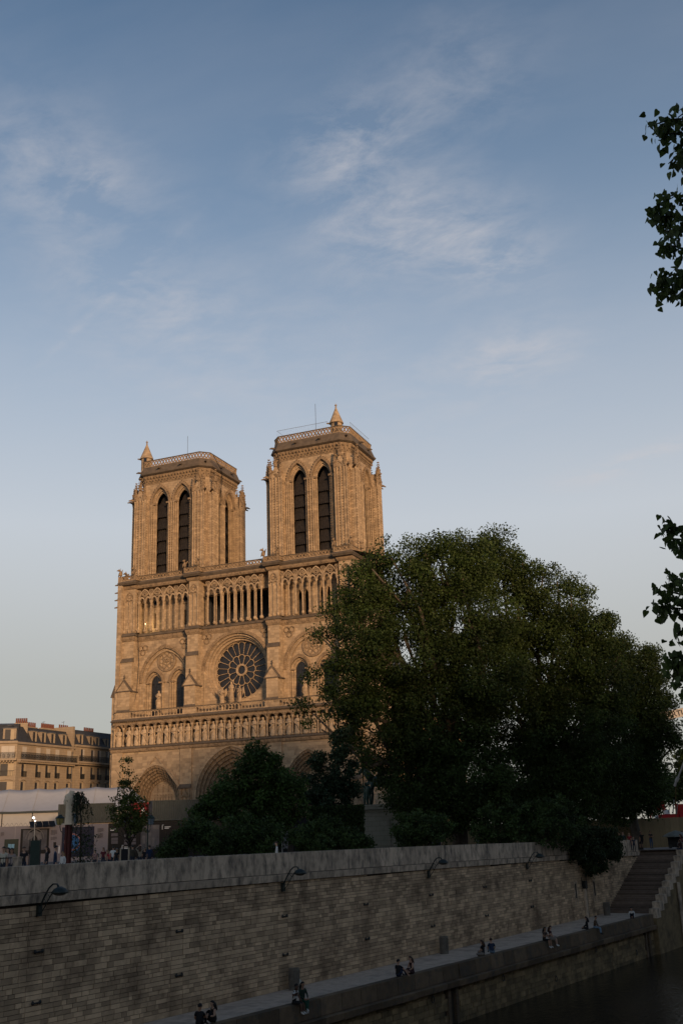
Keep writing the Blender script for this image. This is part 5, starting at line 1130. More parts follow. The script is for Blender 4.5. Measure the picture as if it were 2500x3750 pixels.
# ================================================================ houses left of the cathedral
M_hs = mat('house_limestone', (.30, .24, .175), .9, .12, .8, .3, 8, stain=(.2, .16, .115), sscale=.6, samt=.35, course=.06); M_slate = mat('slate_roof', (.035, .038, .045), .7, .3, 2, .3, 12); M_zn = mat('zinc', (.10, .105, .115), .6, .2, 1)
M_shut = mat('pale_shutter', (.42, .38, .33), .8, .08, 2); M_pot = mat('terracotta_pot', (.15, .06, .042), .85, .2, 3); M_wpane = mat('dusky_pane', (.03, .03, .034), .5, .3, 2, spec=.25); M_blind = mat('blind', (.36, .29, .20), .8, .1, 2)
def house(name, label, A, B, inward, px_cols, ys, refx, ridge, dorm, shut_row, balcony_rows):
    A = np.array([A[0], A[1], 0.]); B = np.array([B[0], B[1], 0.]); U = (B-A)/np.linalg.norm(B-A); IN = np.array([-U[1], U[0], 0]);
    if IN@(-FWD) > 0: IN = -IN
    Lu = np.linalg.norm(B-A); h = thing(name, label, 'house', (0, 0, 0))
    xf = lambda p: A+U*p[0]+IN*p[1]+np.array([0, 0, p[2]])
    def uz(x, y): P = onPlane(x, y, A, IN); return (P-A)@U, P[2]
    zz = {k: uz(refx, v)[1] for k, v in ys.items()}
    e = zz['eave']; mb = MB(xf); mb.box(0, Lu, 0, inward, 0, e); mb.build('wall', M_hs, h)
    mb = MB(xf); mb.hexa([(0, -.25, e), (Lu, -.25, e), (Lu, inward, e), (0, inward, e), (0, 1.3, zz['brk']), (Lu, 1.3, zz['brk']), (Lu, inward-1.3, zz['brk']), (0, inward-1.3, zz['brk'])]); rf = mb.build('mansard_roof', M_slate, h)
    mb = MB(xf); mb.hexa([(0, 1.25, zz['brk']), (Lu, 1.25, zz['brk']), (Lu, inward-1.3, zz['brk']), (0, inward-1.3, zz['brk']), (0, 4.5, zz['brk']+ridge), (Lu, 4.5, zz['brk']+ridge), (Lu, 5.5, zz['brk']+ridge), (0, 5.5, zz['brk']+ridge)]); mb.build('zinc_cap', M_zn, rf)
    mb = MB(xf); mb.box(-.1, Lu+.1, -.35, .1, e-.35, e+.02); mb.build('eaves_cornice', M_hs, h)
    b0, b1, bs = zz['rail_t'], zz['rail_b'], zz['slab']
    mb = MB(xf); mb.box(-.1, Lu+.1, -1.05, .1, bs, b1); mb.build('balcony_slab', M_hs, h)
    for k in range(int(Lu/.5)): mb = MB(xf); mb.box(k*.5, k*.5+.22, -.85, .0, bs-.3, bs); mb.build('bracket', M_hs, h)
    rl = MB(xf); rl.box(0, Lu, -1.0, -.95, b0-.06, b0)
    for k in range(int(Lu/.16)): rl.box(k*.16, k*.16+.05, -.99, -.96, b1, b0-.05)
    for k in range(int(Lu/.8)): annulus(rl, k*.8+.4, (b0+b1)/2, .2, .26, -1.0, -.95, 10)
    rl.build('balcony_railing', M_iron, h)
    for xc, hw, sh in px_cols:
        u = uz(xc, 2740)[0]
        for rname, (ta, tb) in (('w5', ('w5t', 'w5b')), ('w4', ('w4t', 'w4b')), ('w3', ('w3t', 'w3b'))):
            z1, z0 = zz[ta], zz[tb]
            wn = MB(xf); wn.box(u-hw-.12, u+hw+.12, -.06, .02, z0, z1+.12); wo = wn.build('window', M_hs, h)
            mm = M_shut if rname == 'w5' and sh else M_wpane
            mb = MB(xf); mb.box(u-hw, u+hw*.1, -.08, -.055, z0+.03, z1); mb.build('pane', mm, wo)
            mb = MB(xf); mb.box(u+hw*.15, u+hw, -.10, -.055, z0+.03, z1); mb.build('shutter', M_shut if rname == 'w5' else M_blind, wo)
            if rname == 'w4':
                g = MB(xf); g.box(u-hw-.15, u+hw+.15, -.32, -.28, z0+.85, z0+.9)
                for k in range(9): g.box(u-hw-.15+k*(2*hw+.3)/9, u-hw-.1+k*(2*hw+.3)/9, -.32, -.28, z0, z0+.87)
                g.build('guard_rail', M_iron, wo)
            if rname == 'w3': mb = MB(xf); band(mb, u, z1+.1, hw+.05, .25, hw+.3, .55, -.25, 0, 5); mb.build('pediment', M_hs, wo)
    for xc, yt, yb, hw in dorm:
        u, zt = uz(xc, yt); zb = uz(xc, yb)[1]
        d = MB(xf); d.box(u-hw, u+hw, -.05, 1.6, zb, zt); do = d.build('dormer', M_hs, rf)
        mb = MB(xf); mb.box(u-hw*.7, u+hw*.7, -.09, -.04, zb+.1, zt-.15); mb.build('dormer_pane', M_wpane, do)
        mb = MB(xf); mb.box(u+hw*.15, u+hw*.7, -.12, -.085, zb+.1, zt-.15); mb.build('dormer_blind', M_blind, do)
        mb = MB(xf); mb.box(u-hw-.1, u+hw+.1, -.15, 1.6, zt, zt+.12); mb.build('dormer_cap', M_zn, do)
    return h, xf, uz, zz, Lu, rf
ys1 = dict(eave=2724, brk=2664, w5t=2739, w5b=2788, rail_t=2761, rail_b=2786, slab=2792, w4t=2802, w4b=2847, w3t=2866, w3b=2900)
A1 = at(65, 2714, 178); B1 = at(272, 2734, 192.6)
h1, xf1, uz1, zz1, L1, rf1 = house('corner_house', 'long stone corner house with slate mansard and continuous iron balcony', A1, B1, 12, [(90, .55, True), (141, .55, True), (177, .55, True), (211, .55, True), (254, .55, True)], ys1, 141, .5, [(128, 2678, 2718, .65), (161, 2682, 2721, .65), (195, 2686, 2723, .65), (237, 2690, 2728, .65)], True, 1)
A0 = at(-330, 2709, 175)
h0, xf0, uz0, zz0, L0, rf0 = house('corner_house', 'canted corner bay of the stone house at the left edge, one wide window per floor', A0, A1, 10, [(31, 1.1, True), (-45, .6, True), (-105, .6, True), (-165, .6, True), (-225, .6, True), (-285, .6, True)], dict(eave=2714, brk=2650, w5t=2732, w5b=2780, rail_t=2756, rail_b=2779, slab=2786, w4t=2797, w4b=2842, w3t=2863, w3b=2895), 31, .5, [(38, 2668, 2712, 1.1), (-60, 2666, 2710, .65), (-130, 2664, 2708, .65), (-200, 2662, 2706, .65), (-270, 2660, 2704, .65)], True, 1)
A2 = B1+(B1-A1)/np.linalg.norm(B1-A1)*.5; B2 = at(440, 2742, 206)
h2, xf2, uz2, zz2, L2_, rf2 = house('narrow_house', 'stone house with dark dormers squeezed between corner house and cathedral', A2, B2, 12, [(303, .5, False), (340, .5, False), (364, .5, False), (394, .5, False)], dict(eave=2733, brk=2676, w5t=2748, w5b=2795, rail_t=2772, rail_b=2793, slab=2799, w4t=2811, w4b=2855, w3t=2870, w3b=2905), 340, .4, [(298, 2690, 2730, .6), (335, 2697, 2733, .6), (358, 2700, 2735, .6), (392, 2706, 2738, .6)], False, 1)
def chimney(par, xf, uz, x0, x1, yt, yb, y_in, n):
    u0, zt = uz(x0, yt); u1, zb = uz(x1, yb); c = MB(xf); c.box(u0, u1, y_in, y_in+.9, zb-2.0, zt); co_ = c.build('chimney', M_hs, par)
    for k in range(n):
        mb = MB(xf); mb.lathe([(.17, 0), (.14, .8), (.17, .85)], (u0+.3+(u1-u0-.6)*k/max(1, n-1), y_in+.45, zt), 8); mb.build('chimney_pot', M_pot, co_)
chimney(h0, xf0, uz0, 46, 95, 2641, 2660, 3.2, 6); chimney(h1, xf1, uz1, 118, 142, 2660, 2668, 4.2, 3); chimney(h1, xf1, uz1, 148, 196, 2654, 2672, 3.4, 7); chimney(h1, xf1, uz1, 214, 262, 2660, 2680, 3.4, 8)
chimney(h2, xf2, uz2, 274, 308, 2665, 2685, 3.2, 5); chimney(h2, xf2, uz2, 364, 400, 2675, 2692, 3.2, 6)
mb = MB(xf1); mb.box(L1-.9, L1-.35, -.3, 6, zz1['eave']-1, zz1['brk']+.9); mb.build('party_wall', M_hs, h1)
mb = MB(xf1); mb.tube([(L1-.6, -.12, 0), (L1-.6, -.12, zz1['eave'])], .08, 6); mb.build('drain_pipe', M_zn, h1)
for par, xf, uz, x, y, yb in ((h1, xf1, uz1, 227, 2637, 2660), (h2, xf2, uz2, 297, 2637, 2668)):
    u, zt = uz(x, y); u, zb = uz(x, yb); mb = MB(xf); mb.tube([(u, 4, zb-1), (u, 4, zt)], .04, 4); mb.tube([(u-.6, 4, zt-.2), (u+.3, 4, zt)], .03, 4); mb.build('aerial', M_iron, par)

# ================================================================ forecourt site: marquee, containers, hoardings
def frame2(A, B):
    A = np.array([A[0], A[1], 0.]); B = np.array([B[0], B[1], 0.]); U = (B-A)/np.linalg.norm(B-A); IN = np.array([-U[1], U[0], 0])
    if IN@FWD < 0: IN = -IN
    return A, U, IN, (lambda p: A+U*p[0]+IN*p[1]+np.array([0, 0, p[2]])), np.linalg.norm(B-A), (lambda x, y: ((onPlane(x, y, A, IN)-A)@U, onPlane(x, y, A, IN)[2]))
M_tent = mat('marquee_fabric', (.50, .50, .51), .75, .06, 1, sub=.12); M_tentw = mat('marquee_wall', (.44, .42, .39), .8, .06, 1); M_cont = mat('container_grey_green', (.045, .056, .056), .6, .2, 1.5, tone='obj', tv=.1); M_contr = mat('container_red', (.28, .02, .025), .6, .2, 1.5); M_white = mat('white_print', (.75, .75, .73), .7, .05, 2)
A, U, IN, xf, Lw, uz = frame2(at(-330, 2988, 141.5), at(556, 2941, 147))
tent = thing('marquee', 'large pale grey marquee with scalloped roof ridge on the forecourt', 'marquee')
ez = uz(30, 2972)[1]; span = 11.0; P_ = onPlane(90, 2889, A+IN*5.5, IN); rz_ = P_[2]
uE = Lw; nb_ = 8; mb = MB(xf); G = []
for i in range(nb_*6+1):
    u = uE*i/(nb_*6); ph = (i % 6)/6; sag = .35*math.sin(math.pi*ph); row = []
    for j in range(13):
        v = j/12; zc = ez+(rz_-ez)*(1-abs(2*v-1))-.25*math.sin(math.pi*min(v, 1-v)*2)-sag*(.25+.75*(1-abs(2*v-1)))*.6
        if u > uE-3.4: zc = min(zc, ez+(rz_-ez)*max(0, (uE-u)/3.4))
        row.append(mb.P((u, -.3+(span+.6)*v, zc)))
    G.append(row)
for i in range(nb_*6):
    for j in range(12): mb.F((G[i][j], G[i+1][j], G[i+1][j+1], G[i][j+1]))
mb.build('roof', M_tent, tent, True)
mb = MB(xf); mb.box(0, uE, 0, .08, 0, ez-.05); mb.build('side_wall', M_tentw, tent)
mb = MB(xf); mb.box(0, uE, -.36, -.2, ez-.28, ez-.05); mb.build('gutter', M_cont, tent)
for i in range(nb_+1): mb = MB(xf); mb.tube([(uE*i/nb_, -.1, 0), (uE*i/nb_, -.1, ez-.1)], .07, 5); mb.build('leg', M_iron, tent)
for i in range(1, nb_):
    mb = MB(xf); mb.tube([(uE*i/nb_, -.3, ez+.03), (uE*i/nb_, 2.6, ez+(rz_-ez)*.5-.2), (uE*i/nb_, 5.5, rz_+.02)], .035, 4); mb.build('roof_seam', M_tentw, tent)
def container(label, A_, B_, m, dep=2.4, zt=None, zb=None, grp='shipping containers on the forecourt'):
    A, U, IN, xf, Lw, uz = frame2(A_[0], B_[0]); z1 = uz(*A_[1])[1] if zt is None else zt; z0 = uz(*A_[2])[1] if zb is None else zb
    c = thing('shipping_container', label, 'container', (0, 0, 0), 0, grp)
    poly = [(0, dep)]; u = 0; n = int(Lw/.28)
    for k in range(n): a = Lw*k/n; d_ = Lw/n; poly += [(a, .0), (a+d_*.3, .0), (a+d_*.45, .07), (a+d_*.85, .07)]
    poly += [(Lw, 0), (Lw, dep)]
    mb = MB(xf); mb.prism(poly, z0+.12, z1-.1, 'z'); mb.build('corrugated_shell', m, c)
    mb = MB(xf); mb.box(-.03, Lw+.03, -.05, dep, z1-.1, z1+.02); mb.build('top_rail', m, c)
    mb = MB(xf); mb.box(-.03, Lw+.03, -.05, dep, z0, z0+.12); mb.build('bottom_rail', m, c)
    for uu in (-.04, Lw-.12): mb = MB(xf); mb.box(uu, uu+.16, -.06, .1, z0, z1); mb.build('corner_post', m, c)
    return c, xf, Lw, z0, z1
cA, xfa, La, za0, za1 = container('dark grey-green container behind the pale sculpture', (at(216, 2946, 134), (217, 2946), (216, 3017)), (at(424, 2940, 135.5),), M_cont)
cB, xfb, Lb, zb0, zb1 = container('long dark grey-green container below the left and central portals', (at(559, 2932, 134), (559, 2932), (559, 3006)), (at(860, 2920, 138),), M_cont)
cC, xfc, Lc, zc0, zc1 = container('red container end with a white printed figure behind the sapling', (at(490, 2941, 137), (500, 2940), (500, 3000)), (at(556, 2938, 138),), M_contr)
mb = MB(xfc); u0 = Lc*.5
mb.blob((u0, -.1, (zc0+zc1)/2+.35), .18, .03, .22); mb.prism([(u0-.25, (zc0+zc1)/2-.5), (u0+.15, (zc0+zc1)/2-.5), (u0+.2, (zc0+zc1)/2+.15), (u0-.15, (zc0+zc1)/2+.2)], -.12, -.09); mb.tube([(u0+.1, -.1, (zc0+zc1)/2+.1), (u0+.55, -.1, (zc0+zc1)/2-.4)], .05, 4); mb.build('printed_figure', M_white, cC)
# deck under the upper containers: lower dark storey
dk = thing('site_deck', 'pale edged platform carrying the upper containers above a black hoarding', 'platform')
for A_, B_, y0 in ((at(216, 3018, 134), at(424, 3013, 135.5), 3018), (at(470, 3010, 133.6), at(880, 3003, 138), 3009)):
    A, U, IN, xf, Lw, uz = frame2(A_, B_); z1 = A_[2]+.02; mb = MB(xf); mb.box(0, Lw, -.4, 2.4, z1-.22, z1-.02); mb.build('deck_edge', M_white if False else M_blind, dk)
    mb = MB(xf); mb.box(0, Lw, 0, 2.3, 0, z1-.23); mb.build('lower_storey', M_iron, dk)
# hoarding with printed panels
M_hoard = mat('lilac_grey_hoarding', (.26, .23, .235), .8, .06, 1.5, tone='obj', tv=.06); M_black = mat('black_hoarding', (.006, .006, .007), .6, .1, 2); M_greyprint = mat('grey_print', (.10, .095, .10), .7, .4, 1.2); M_lprint = mat('light_print', (.15, .14, .135), .7, .35, 2.0); M_blue = mat('blue_print', (.02, .12, .30), .6, .3, 2); M_navy = mat('navy_print', (.008, .012, .035), .6, .2, 2); M_pink = mat('pink_print', (.35, .16, .15), .7, .2, 3); M_green = mat('dark_green_paint', (.012, .028, .022), .5, .2, 3); M_cyan = mat('pale_blue_paper', (.22, .42, .55), .8, .1, 3); M_text = mat('small_print', (.14, .125, .13), .8, .2, 5)
A, U, IN, xf, Lw, uz = frame2(at(-300, 3037, 110), at(398, 3016, 116)); zt = uz(187, 3022)[1]; ho = thing('printed_hoarding', 'lilac grey site hoarding with large printed pictures behind the visitors', 'hoarding')
npn = 10
for k in range(npn): mb = MB(xf); mb.box(Lw*k/npn+.01, Lw*(k+1)/npn-.01, 0, .06, .15, zt); mb.build('panel', M_hoard, ho)
def prect(par, m, nm, x0, y0, x1, y1, d=-.02, th=.02, lab=None):
    u0, z1 = uz(x0, y0); u1, z0 = uz(x1, y1); mb = MB(xf); mb.box(min(u0, u1), max(u0, u1), d-th, d, min(z0, z1), max(z0, z1)); return mb.build(nm, m, par, label=lab)
p1_ = prect(ho, M_black, 'picture', 78, 3036, 178, 3125, lab='dark printed picture of a vaulted church interior')
u0, z1 = uz(78, 3036); u1, z0 = uz(178, 3125); cu = (u0+u1)/2
for (a, b, c, d, mm) in ((.08, .30, .15, .95, M_greyprint), (.70, .92, .15, .95, M_greyprint), (.30, .40, .3, .85, M_lprint), (.60, .70, .3, .85, M_lprint)):
    mb = MB(xf); mb.box(u0+(u1-u0)*a, u0+(u1-u0)*b, -.05, -.041, z0+(z1-z0)*c, z0+(z1-z0)*d); mb.build('print_area', mm, p1_)
mb = MB(xf); band(mb, cu, z0+(z1-z0)*.55, .30, .5, .75, 1.05, -.052, -.042, 8); band(mb, cu, z0+(z1-z0)*.6, .9, 1.0, 1.0, 1.1, -.052, -.042, 8); mb.build('print_arch', M_lprint, p1_)
p2_ = prect(ho, M_navy, 'picture', 229, 3030, 343, 3135, lab='navy printed picture with blue disc half hidden by the weeping tree')
u0, z1 = uz(229, 3030); u1, z0 = uz(343, 3135)
mb = MB(xf); mb.prism([(u0+1.3+.75*math.cos(a), (z0+z1)/2-.1+1.0*math.sin(a)) for a in np.linspace(0, 2*math.pi, 24)[:-1]], -.055, -.045); mb.build('print_disc', M_blue, p2_)
mb = MB(xf); annulus(mb, u0+1.15, (z0+z1)/2, .75, .9, -.07, -.06, 24); mb.build('print_ring', M_pink, p2_)
prect(ho, M_green, 'door_panel', 18, 3074, 66, 3140); prect(ho, M_cyan, 'paper_notice', 31, 3091, 41, 3106, -.045); prect(ho, M_cyan, 'paper_notice', 43, 3091, 53, 3106, -.045)
for x0, y0, x1, n in ((187, 3040, 210, 6), (187, 3065, 210, 4), (358, 3033, 380, 5), (358, 3052, 378, 6), (4, 3048, 16, 5)):
    for k in range(n): prect(ho, M_text, 'text_line', x0, y0+k*3.1, x1-(k == n-1)*8, y0+k*3.1+1.5)
prect(ho, M_black, 'picture', 197, 3084, 206, 3101); prect(ho, M_white, 'white_strip', 216, 3097, 219, 3125)
wr = MB(xf)
for k in range(60): a = k*.9; 
pts = [(k*.06, -.0+.16*math.cos(k*.8), zt+.18+.16*math.sin(k*.8)) for k in range(int(Lw*.62/.06))]; wr.tube(pts, .012, 3); wr.build('razor_wire', M_iron, ho)
# black hoarding to the right
A, U, IN, xf, Lw, uz = frame2(at(399, 3015, 116.2), at(1130, 2990, 124)); zt = uz(470, 3013)[1]; hb2 = thing('black_hoarding', 'black exhibition hoarding with white captions behind the sapling and shrubs', 'hoarding')
for k in range(11): mb = MB(xf); mb.box(Lw*k/11+.01, Lw*(k+1)/11-.01, 0, .06, .1, zt); mb.build('panel', M_black, hb2)
ph = prect(hb2, M_greyprint, 'picture', 517, 3022, 583, 3108, lab='grey printed picture on the black hoarding')
for x0, y0, x1, y1 in ((524, 3024, 546, 3040), (560, 3022, 581, 3036), (536, 3050, 552, 3106), (521, 3060, 531, 3090), (556, 3066, 566, 3100)): prect(ph, M_lprint, 'print_area', x0, y0, x1, y1, -.045)
for x0, y0, w_ in ((404, 3035, 20), (404, 3040, 14), (455, 3101, 14), (455, 3106, 15), (603, 3027, 22), (603, 3032, 16)): prect(hb2, M_white, 'caption', x0, y0, x0+w_, y0+2)
for x0, y0 in ((447, 3095), (594, 3020)): prect(hb2, M_white, 'bracket_mark', x0, y0, x0+1.6, y0+18); prect(hb2, M_white, 'bracket_mark', x0, y0, x0+6, y0+1.6)
for y0 in (3052, 3068, 3080): prect(hb2, M_text, 'text_block', 408, y0, 432, y0+10); prect(hb2, M_text, 'text_block', 455, y0+4, 498, y0+12)
prect(hb2, M_lprint, 'picture', 1036, 3045, 1056, 3108); prect(hb2, M_greyprint, 'picture', 990, 3060, 1012, 3105)
# floodlight on a mast, lit
M_lamp = mat('floodlight_glow', (1, 1, 1), emit=((1, .93, .85), 9))
fb = gp(130, 110); fl = thing('floodlight_mast', 'thin site mast with a lit white floodlight above the hoarding', 'floodlight', fb); p1 = at(130, 3030, 110)-fb; p2 = at(129, 2993, 110)-fb
mb = MB(); mb.tube([(p1[0], p1[1], 0), tuple(p2)], .05, 6); mb.build('mast', M_steel, fl)
for x, y, s_ in ((124, 2995, .12), (130, 3006, .07)):
    q = at(x, y, 109.8)-fb; mb = MB(); mb.blob(q, s_*1.3, s_*.5, s_*.8, 8, 5); mb.build('lamp_head', M_lamp, fl)
sp = thing('solar_panel', 'row of dark tilted panels above the printed hoarding', 'panel'); A, U, IN, xf, Lw, uz = frame2(at(112, 3018, 113), at(206, 3010, 114))
for k in range(4): mb = MB(xf); q0, q1 = Lw*k/4+.02, Lw*(k+1)/4-.02; z_ = uz(150, 3026)[1]; mb.hexa([(q0, -.2, z_), (q1, -.2, z_), (q1, .1, z_+.0), (q0, .1, z_), (q0-.1, .6, z_+.55), (q1-.1, .6, z_+.55), (q1-.1, .7, z_+.55), (q0-.1, .7, z_+.55)]); mb.build('panel', M_black, sp)
# twin lights under the trees
fb = gp(1032, 100); fl = thing('floodlight_mast', 'small twin white floodlight glowing among the trees', 'floodlight', fb); mb = MB(); mb.tube([(0, 0, 0), tuple(at(1032, 2992, 100)-fb)], .05, 5); mb.build('mast', M_steel, fl)
for x, y in ((1029, 2990), (1034, 2986)): mb = MB(); mb.blob(at(x, y, 99.9)-fb, .09, .06, .09); mb.build('lamp_head', M_lamp, fl)
# sculpture on a red post
M_scu = mat('pale_sculpture', (.62, .50, .36), .9, .15, 4, .5, 10); M_redpost = mat('red_timber', (.07, .015, .012), .8, .2, 3)
sb = gp(252, 66); scu = thing('sculpture', 'pale headless draped stone figure mounted high on a red timber post', 'sculpture', sb); q = at(253, 3018, 66)-sb
mb = MB(); mb.box(q[0]-.2, q[0]-.02, q[1]-.12, q[1]+.12, 0, q[2]); mb.box(q[0]+.03, q[0]+.2, q[1]-.12, q[1]+.12, 0, q[2]); mb.build('post', M_redpost, scu)
mb = MB(); n = 14; rings = []
for r, z in ((.30, 0), (.31, .1), (.27, .5), (.27, 1.0), (.29, 1.4), (.31, 1.65), (.24, 1.85), (.16, 1.9)):
    rings.append([mb.P((q[0]+.02+r*(1+.1*math.cos(6*a+z*2))*math.cos(a), q[1]+r*.8*(1+.08*math.cos(5*a))*math.sin(a), q[2]+z)) for a in [2*math.pi*k/n for k in range(n)]])
for i in range(len(rings)-1):
    for k in range(n): mb.F((rings[i][k], rings[i][(k+1) % n], rings[i+1][(k+1) % n], rings[i+1][k]))
mb.F(rings[-1]); mb.tube([(q[0]+.1, q[1], q[2]+1.7), (q[0]+.16, q[1], q[2]+2.05)], [.2, .16], 8); mb.build('draped_figure', M_scu, scu, True)
mb = MB(); mb.blob((q[0]-.26, q[1]-.1, q[2]+1.38), .13, .12, .26, 8, 6); mb.blob((q[0]-.24, q[1]-.1, q[2]+1.7), .085, .085, .1, 8, 6); mb.tube([(q[0]-.26, q[1]-.12, q[2]+1.5), (q[0]+.02, q[1]-.25, q[2]+1.45)], .05, 6); mb.build('small_figure', M_scu, scu, True)
mb = MB(); mb.box(q[0]-.36, q[0]+.42, q[1]-.28, q[1]+.28, q[2]-.03, q[2]+.05); mb.build('plinth', M_scu, scu)
# lamp posts with lanterns
M_lant_y = mat('amber_lantern_glass', (.32, .24, .08), .4, .2, 4); M_lant_b = mat('grey_lantern_glass', (.16, .18, .2), .35, .2, 4); M_lgreen = mat('lamp_post_green', (.016, .028, .024), .5, .2, 4)
def lantern(par, p, h, glass):
    L_ = MB(); L_.lathe([(.10*h, 0), (.3*h, .06*h), (.42*h, .62*h), (.44*h, .64*h)], p, 6); lo = L_.build('lantern', glass, par)
    mb = MB(); mb.lathe([(.48*h, .64*h), (.42*h, .76*h), (.2*h, .9*h), (.2*h, .96*h), (.05*h, 1.02*h)], p, 8); mb.build('lantern_cap', M_lgreen, lo)
    mb = MB()
    for k in range(6): a = 2*math.pi*k/6; mb.tube([(p[0]+.3*h*math.cos(a), p[1]+.3*h*math.sin(a), p[2]+.06*h), (p[0]+.42*h*math.cos(a), p[1]+.42*h*math.sin(a), p[2]+.63*h)], .02*h+.004, 4)
    mb.build('lantern_bars', M_lgreen, lo)
def lamp_post(label, x, D, heads, top, grp='twin lantern lamp posts'):
    b = gp(x, D); t = thing('lamp_post', label, 'lamp post', b, 0, grp); tz = (at(x, top, D)-b)
    mb = MB(); mb.lathe([(.16, 0), (.16, .3), (.1, .5), (.07, .9), (.05, tz[2]-.2), (.04, tz[2])], (0, 0, 0), 8); mb.build('post', M_lgreen, t)
    for hx, hy, hh, gl in heads:
        p = at(hx, hy, D)-b; mb = MB(); mb.tube([(0, 0, tz[2]-.5), (p[0]*.4, p[1]*.4, p[2]-.55), (p[0]*.85, p[1]*.85, p[2]-.38), (p[0], p[1], p[2]-.02)], .03, 5); mb.build('arm', M_lgreen, t); lantern(t, p, hh, gl)
lamp_post('twin lantern lamp post half hidden behind the pale sculpture', 247, 69, ((220, 3022, .68, M_lant_y), (272, 3018, .68, M_lant_b)), 3015)
lamp_post('twin lantern lamp post right of the sapling, in front of the black hoarding', 541, 84, ((528, 3020, .78, M_lant_y), (553, 3021, .78, M_lant_b)), 3012)
# railing, cabinet, notice board near the parapet
rb = gp(25, 52); ra = thing('iron_railing', 'low black iron railing at the left edge above the parapet', 'railing', rb); A, U, IN, xf, Lw, uz = frame2(at(-60, 3140, 52), at(56, 3136, 53)); zt = uz(30, 3138)[1]; xl = lambda p: xf(p)-rb; zg = gz(rb[0], rb[1])
mb = MB(xl); mb.box(0, Lw, -.02, .02, zt-.08, zt-.03); mb.box(0, Lw, -.02, .02, zg+.15, zg+.2); mb.build('rail', M_iron, ra)
for k in range(int(Lw/.13)): mb = MB(xl); mb.tube([(k*.13, 0, zg+.05), (k*.13, 0, zt)], .014, 4); mb.build('bar', M_iron, ra)
pb_ = gp(70, 53); po2 = thing('stone_post', 'short pale stone post at the end of the iron railing', 'post', pb_); mb = MB(); mb.box(-.16, .16, -.16, .16, 0, (at(70, 3143, 53)-pb_)[2]); mb.build('shaft', M_para, po2); mb = MB(); mb.box(-.19, .19, -.19, .19, (at(70, 3143, 53)-pb_)[2], (at(70, 3141, 53)-pb_)[2]+.05); mb.build('cap', M_para, po2)
cb_ = gp(131, 70); cab = thing('green_gate', 'dark green sheet gate in a tubular frame before the church picture', 'gate', cb_); A, U, IN, xf, Lw, uz = frame2(at(111, 3074, 70), at(151, 3073, 70)); xl = lambda p: xf(p)-cb_; zt = uz(131, 3074)[1]; z0 = gz(cb_[0], cb_[1])
mb = MB(xl); mb.box(.05, Lw-.05, 0, .04, z0+.35, zt-.06); mb.build('sheet', M_green, cab)
mb = MB(xl); mb.tube([(0, 0, z0), (0, 0, zt), (Lw, 0, zt), (Lw, 0, z0)], .035, 6); mb.build('frame', M_iron, cab)
bb = gp(456, 72); nb2 = thing('notice_board', 'low dark notice board on two wooden posts behind the parapet', 'board', bb); A, U, IN, xf, Lw, uz = frame2(at(440, 3109, 72), at(475, 3108, 72)); xl = lambda p: xf(p)-bb; zt = uz(456, 3109)[1]; z0 = gz(bb[0], bb[1])
mb = MB(xl); mb.box(.08, Lw-.08, 0, .05, z0+.3, zt); mb.build('board', M_black, nb2)
for u in (0, Lw-.09): mb = MB(xl); mb.box(u, u+.09, -.02, .07, z0, zt+.08); mb.build('post', M_blind, nb2)

# ================================================================ bronze rider on its pedestal
M_bronze = mat('green_bronze', (.035, .062, .05), .6, .35, 2.5, .4, 10, stain=(.08, .14, .115), sscale=1.5, samt=.6); M_ped = mat('pedestal_stone', (.30, .29, .24), .9, .12, 2, stain=(.15, .17, .13), sscale=1, samt=.4, course=.05)
eb = gp(1405, 98); es = thing('equestrian_statue', 'green bronze rider and attendants on a tall pale pedestal, half hidden by leaves', 'statue', eb, R(22)); pz = (at(1405, 2945, 98)-eb)[2]
def pblock(n, w_, d_, z0, z1): mb = MB(); mb.box(-w_, w_, -d_, d_, z0, z1); mb.build(n, M_ped, es)
pblock('pedestal_base', 2.6, 1.7, 0, .5); pblock('pedestal_die', 2.15, 1.3, .5, pz-.7); pblock('pedestal_panel', .55, 1.36, .9, pz-1.2); pblock('pedestal_neck', 2.25, 1.4, pz-.7, pz-.45); pblock('pedestal_cornice', 2.5, 1.65, pz-.45, pz-.1); pblock('pedestal_top', 2.3, 1.45, pz-.1, pz)
hs = MB(); z0 = pz
hs.blob((0, 0, z0+2.15), 1.25, .5, .58, 12, 8); hs.tube([(-.95, 0, z0+2.4), (-1.45, 0, z0+3.0), (-1.6, 0, z0+3.35)], [.42, .3, .22], 8); hs.tube([(-1.55, 0, z0+3.45), (-1.9, 0, z0+3.2), (-2.2, 0, z0+2.85)], [.2, .19, .12], 8)
for x, y, fw in ((-.85, .25, -.2), (-.8, -.25, -.5), (.85, .25, .15), (.8, -.25, -.1)):
    hs.tube([(x, y, z0+2.0), (x+fw*.5, y, z0+1.25), (x+fw*.3+.05, y, z0+.95), (x+fw*.6, y, z0+.15), (x+fw*.6-.12, y, z0)], [.27, .16, .12, .09, .13], 7)
hs.tube([(1.2, 0, z0+2.3), (1.6, 0, z0+1.9), (1.65, 0, z0+1.0)], [.12, .14, .05], 6); hs.build('horse', M_bronze, es, True)
rd = MB(); rd.tube([(0, 0, z0+2.5), (-.05, 0, z0+3.1), (-.05, 0, z0+3.7), (-.05, 0, z0+3.95)], [.34, .36, .38, .14], 9); rd.blob((-.08, 0, z0+4.2), .2, .2, .26, 9, 7); rd.lathe([(.2, 4.35), (.26, 4.6), (.1, 4.6)], (-.08, 0, z0), 8)
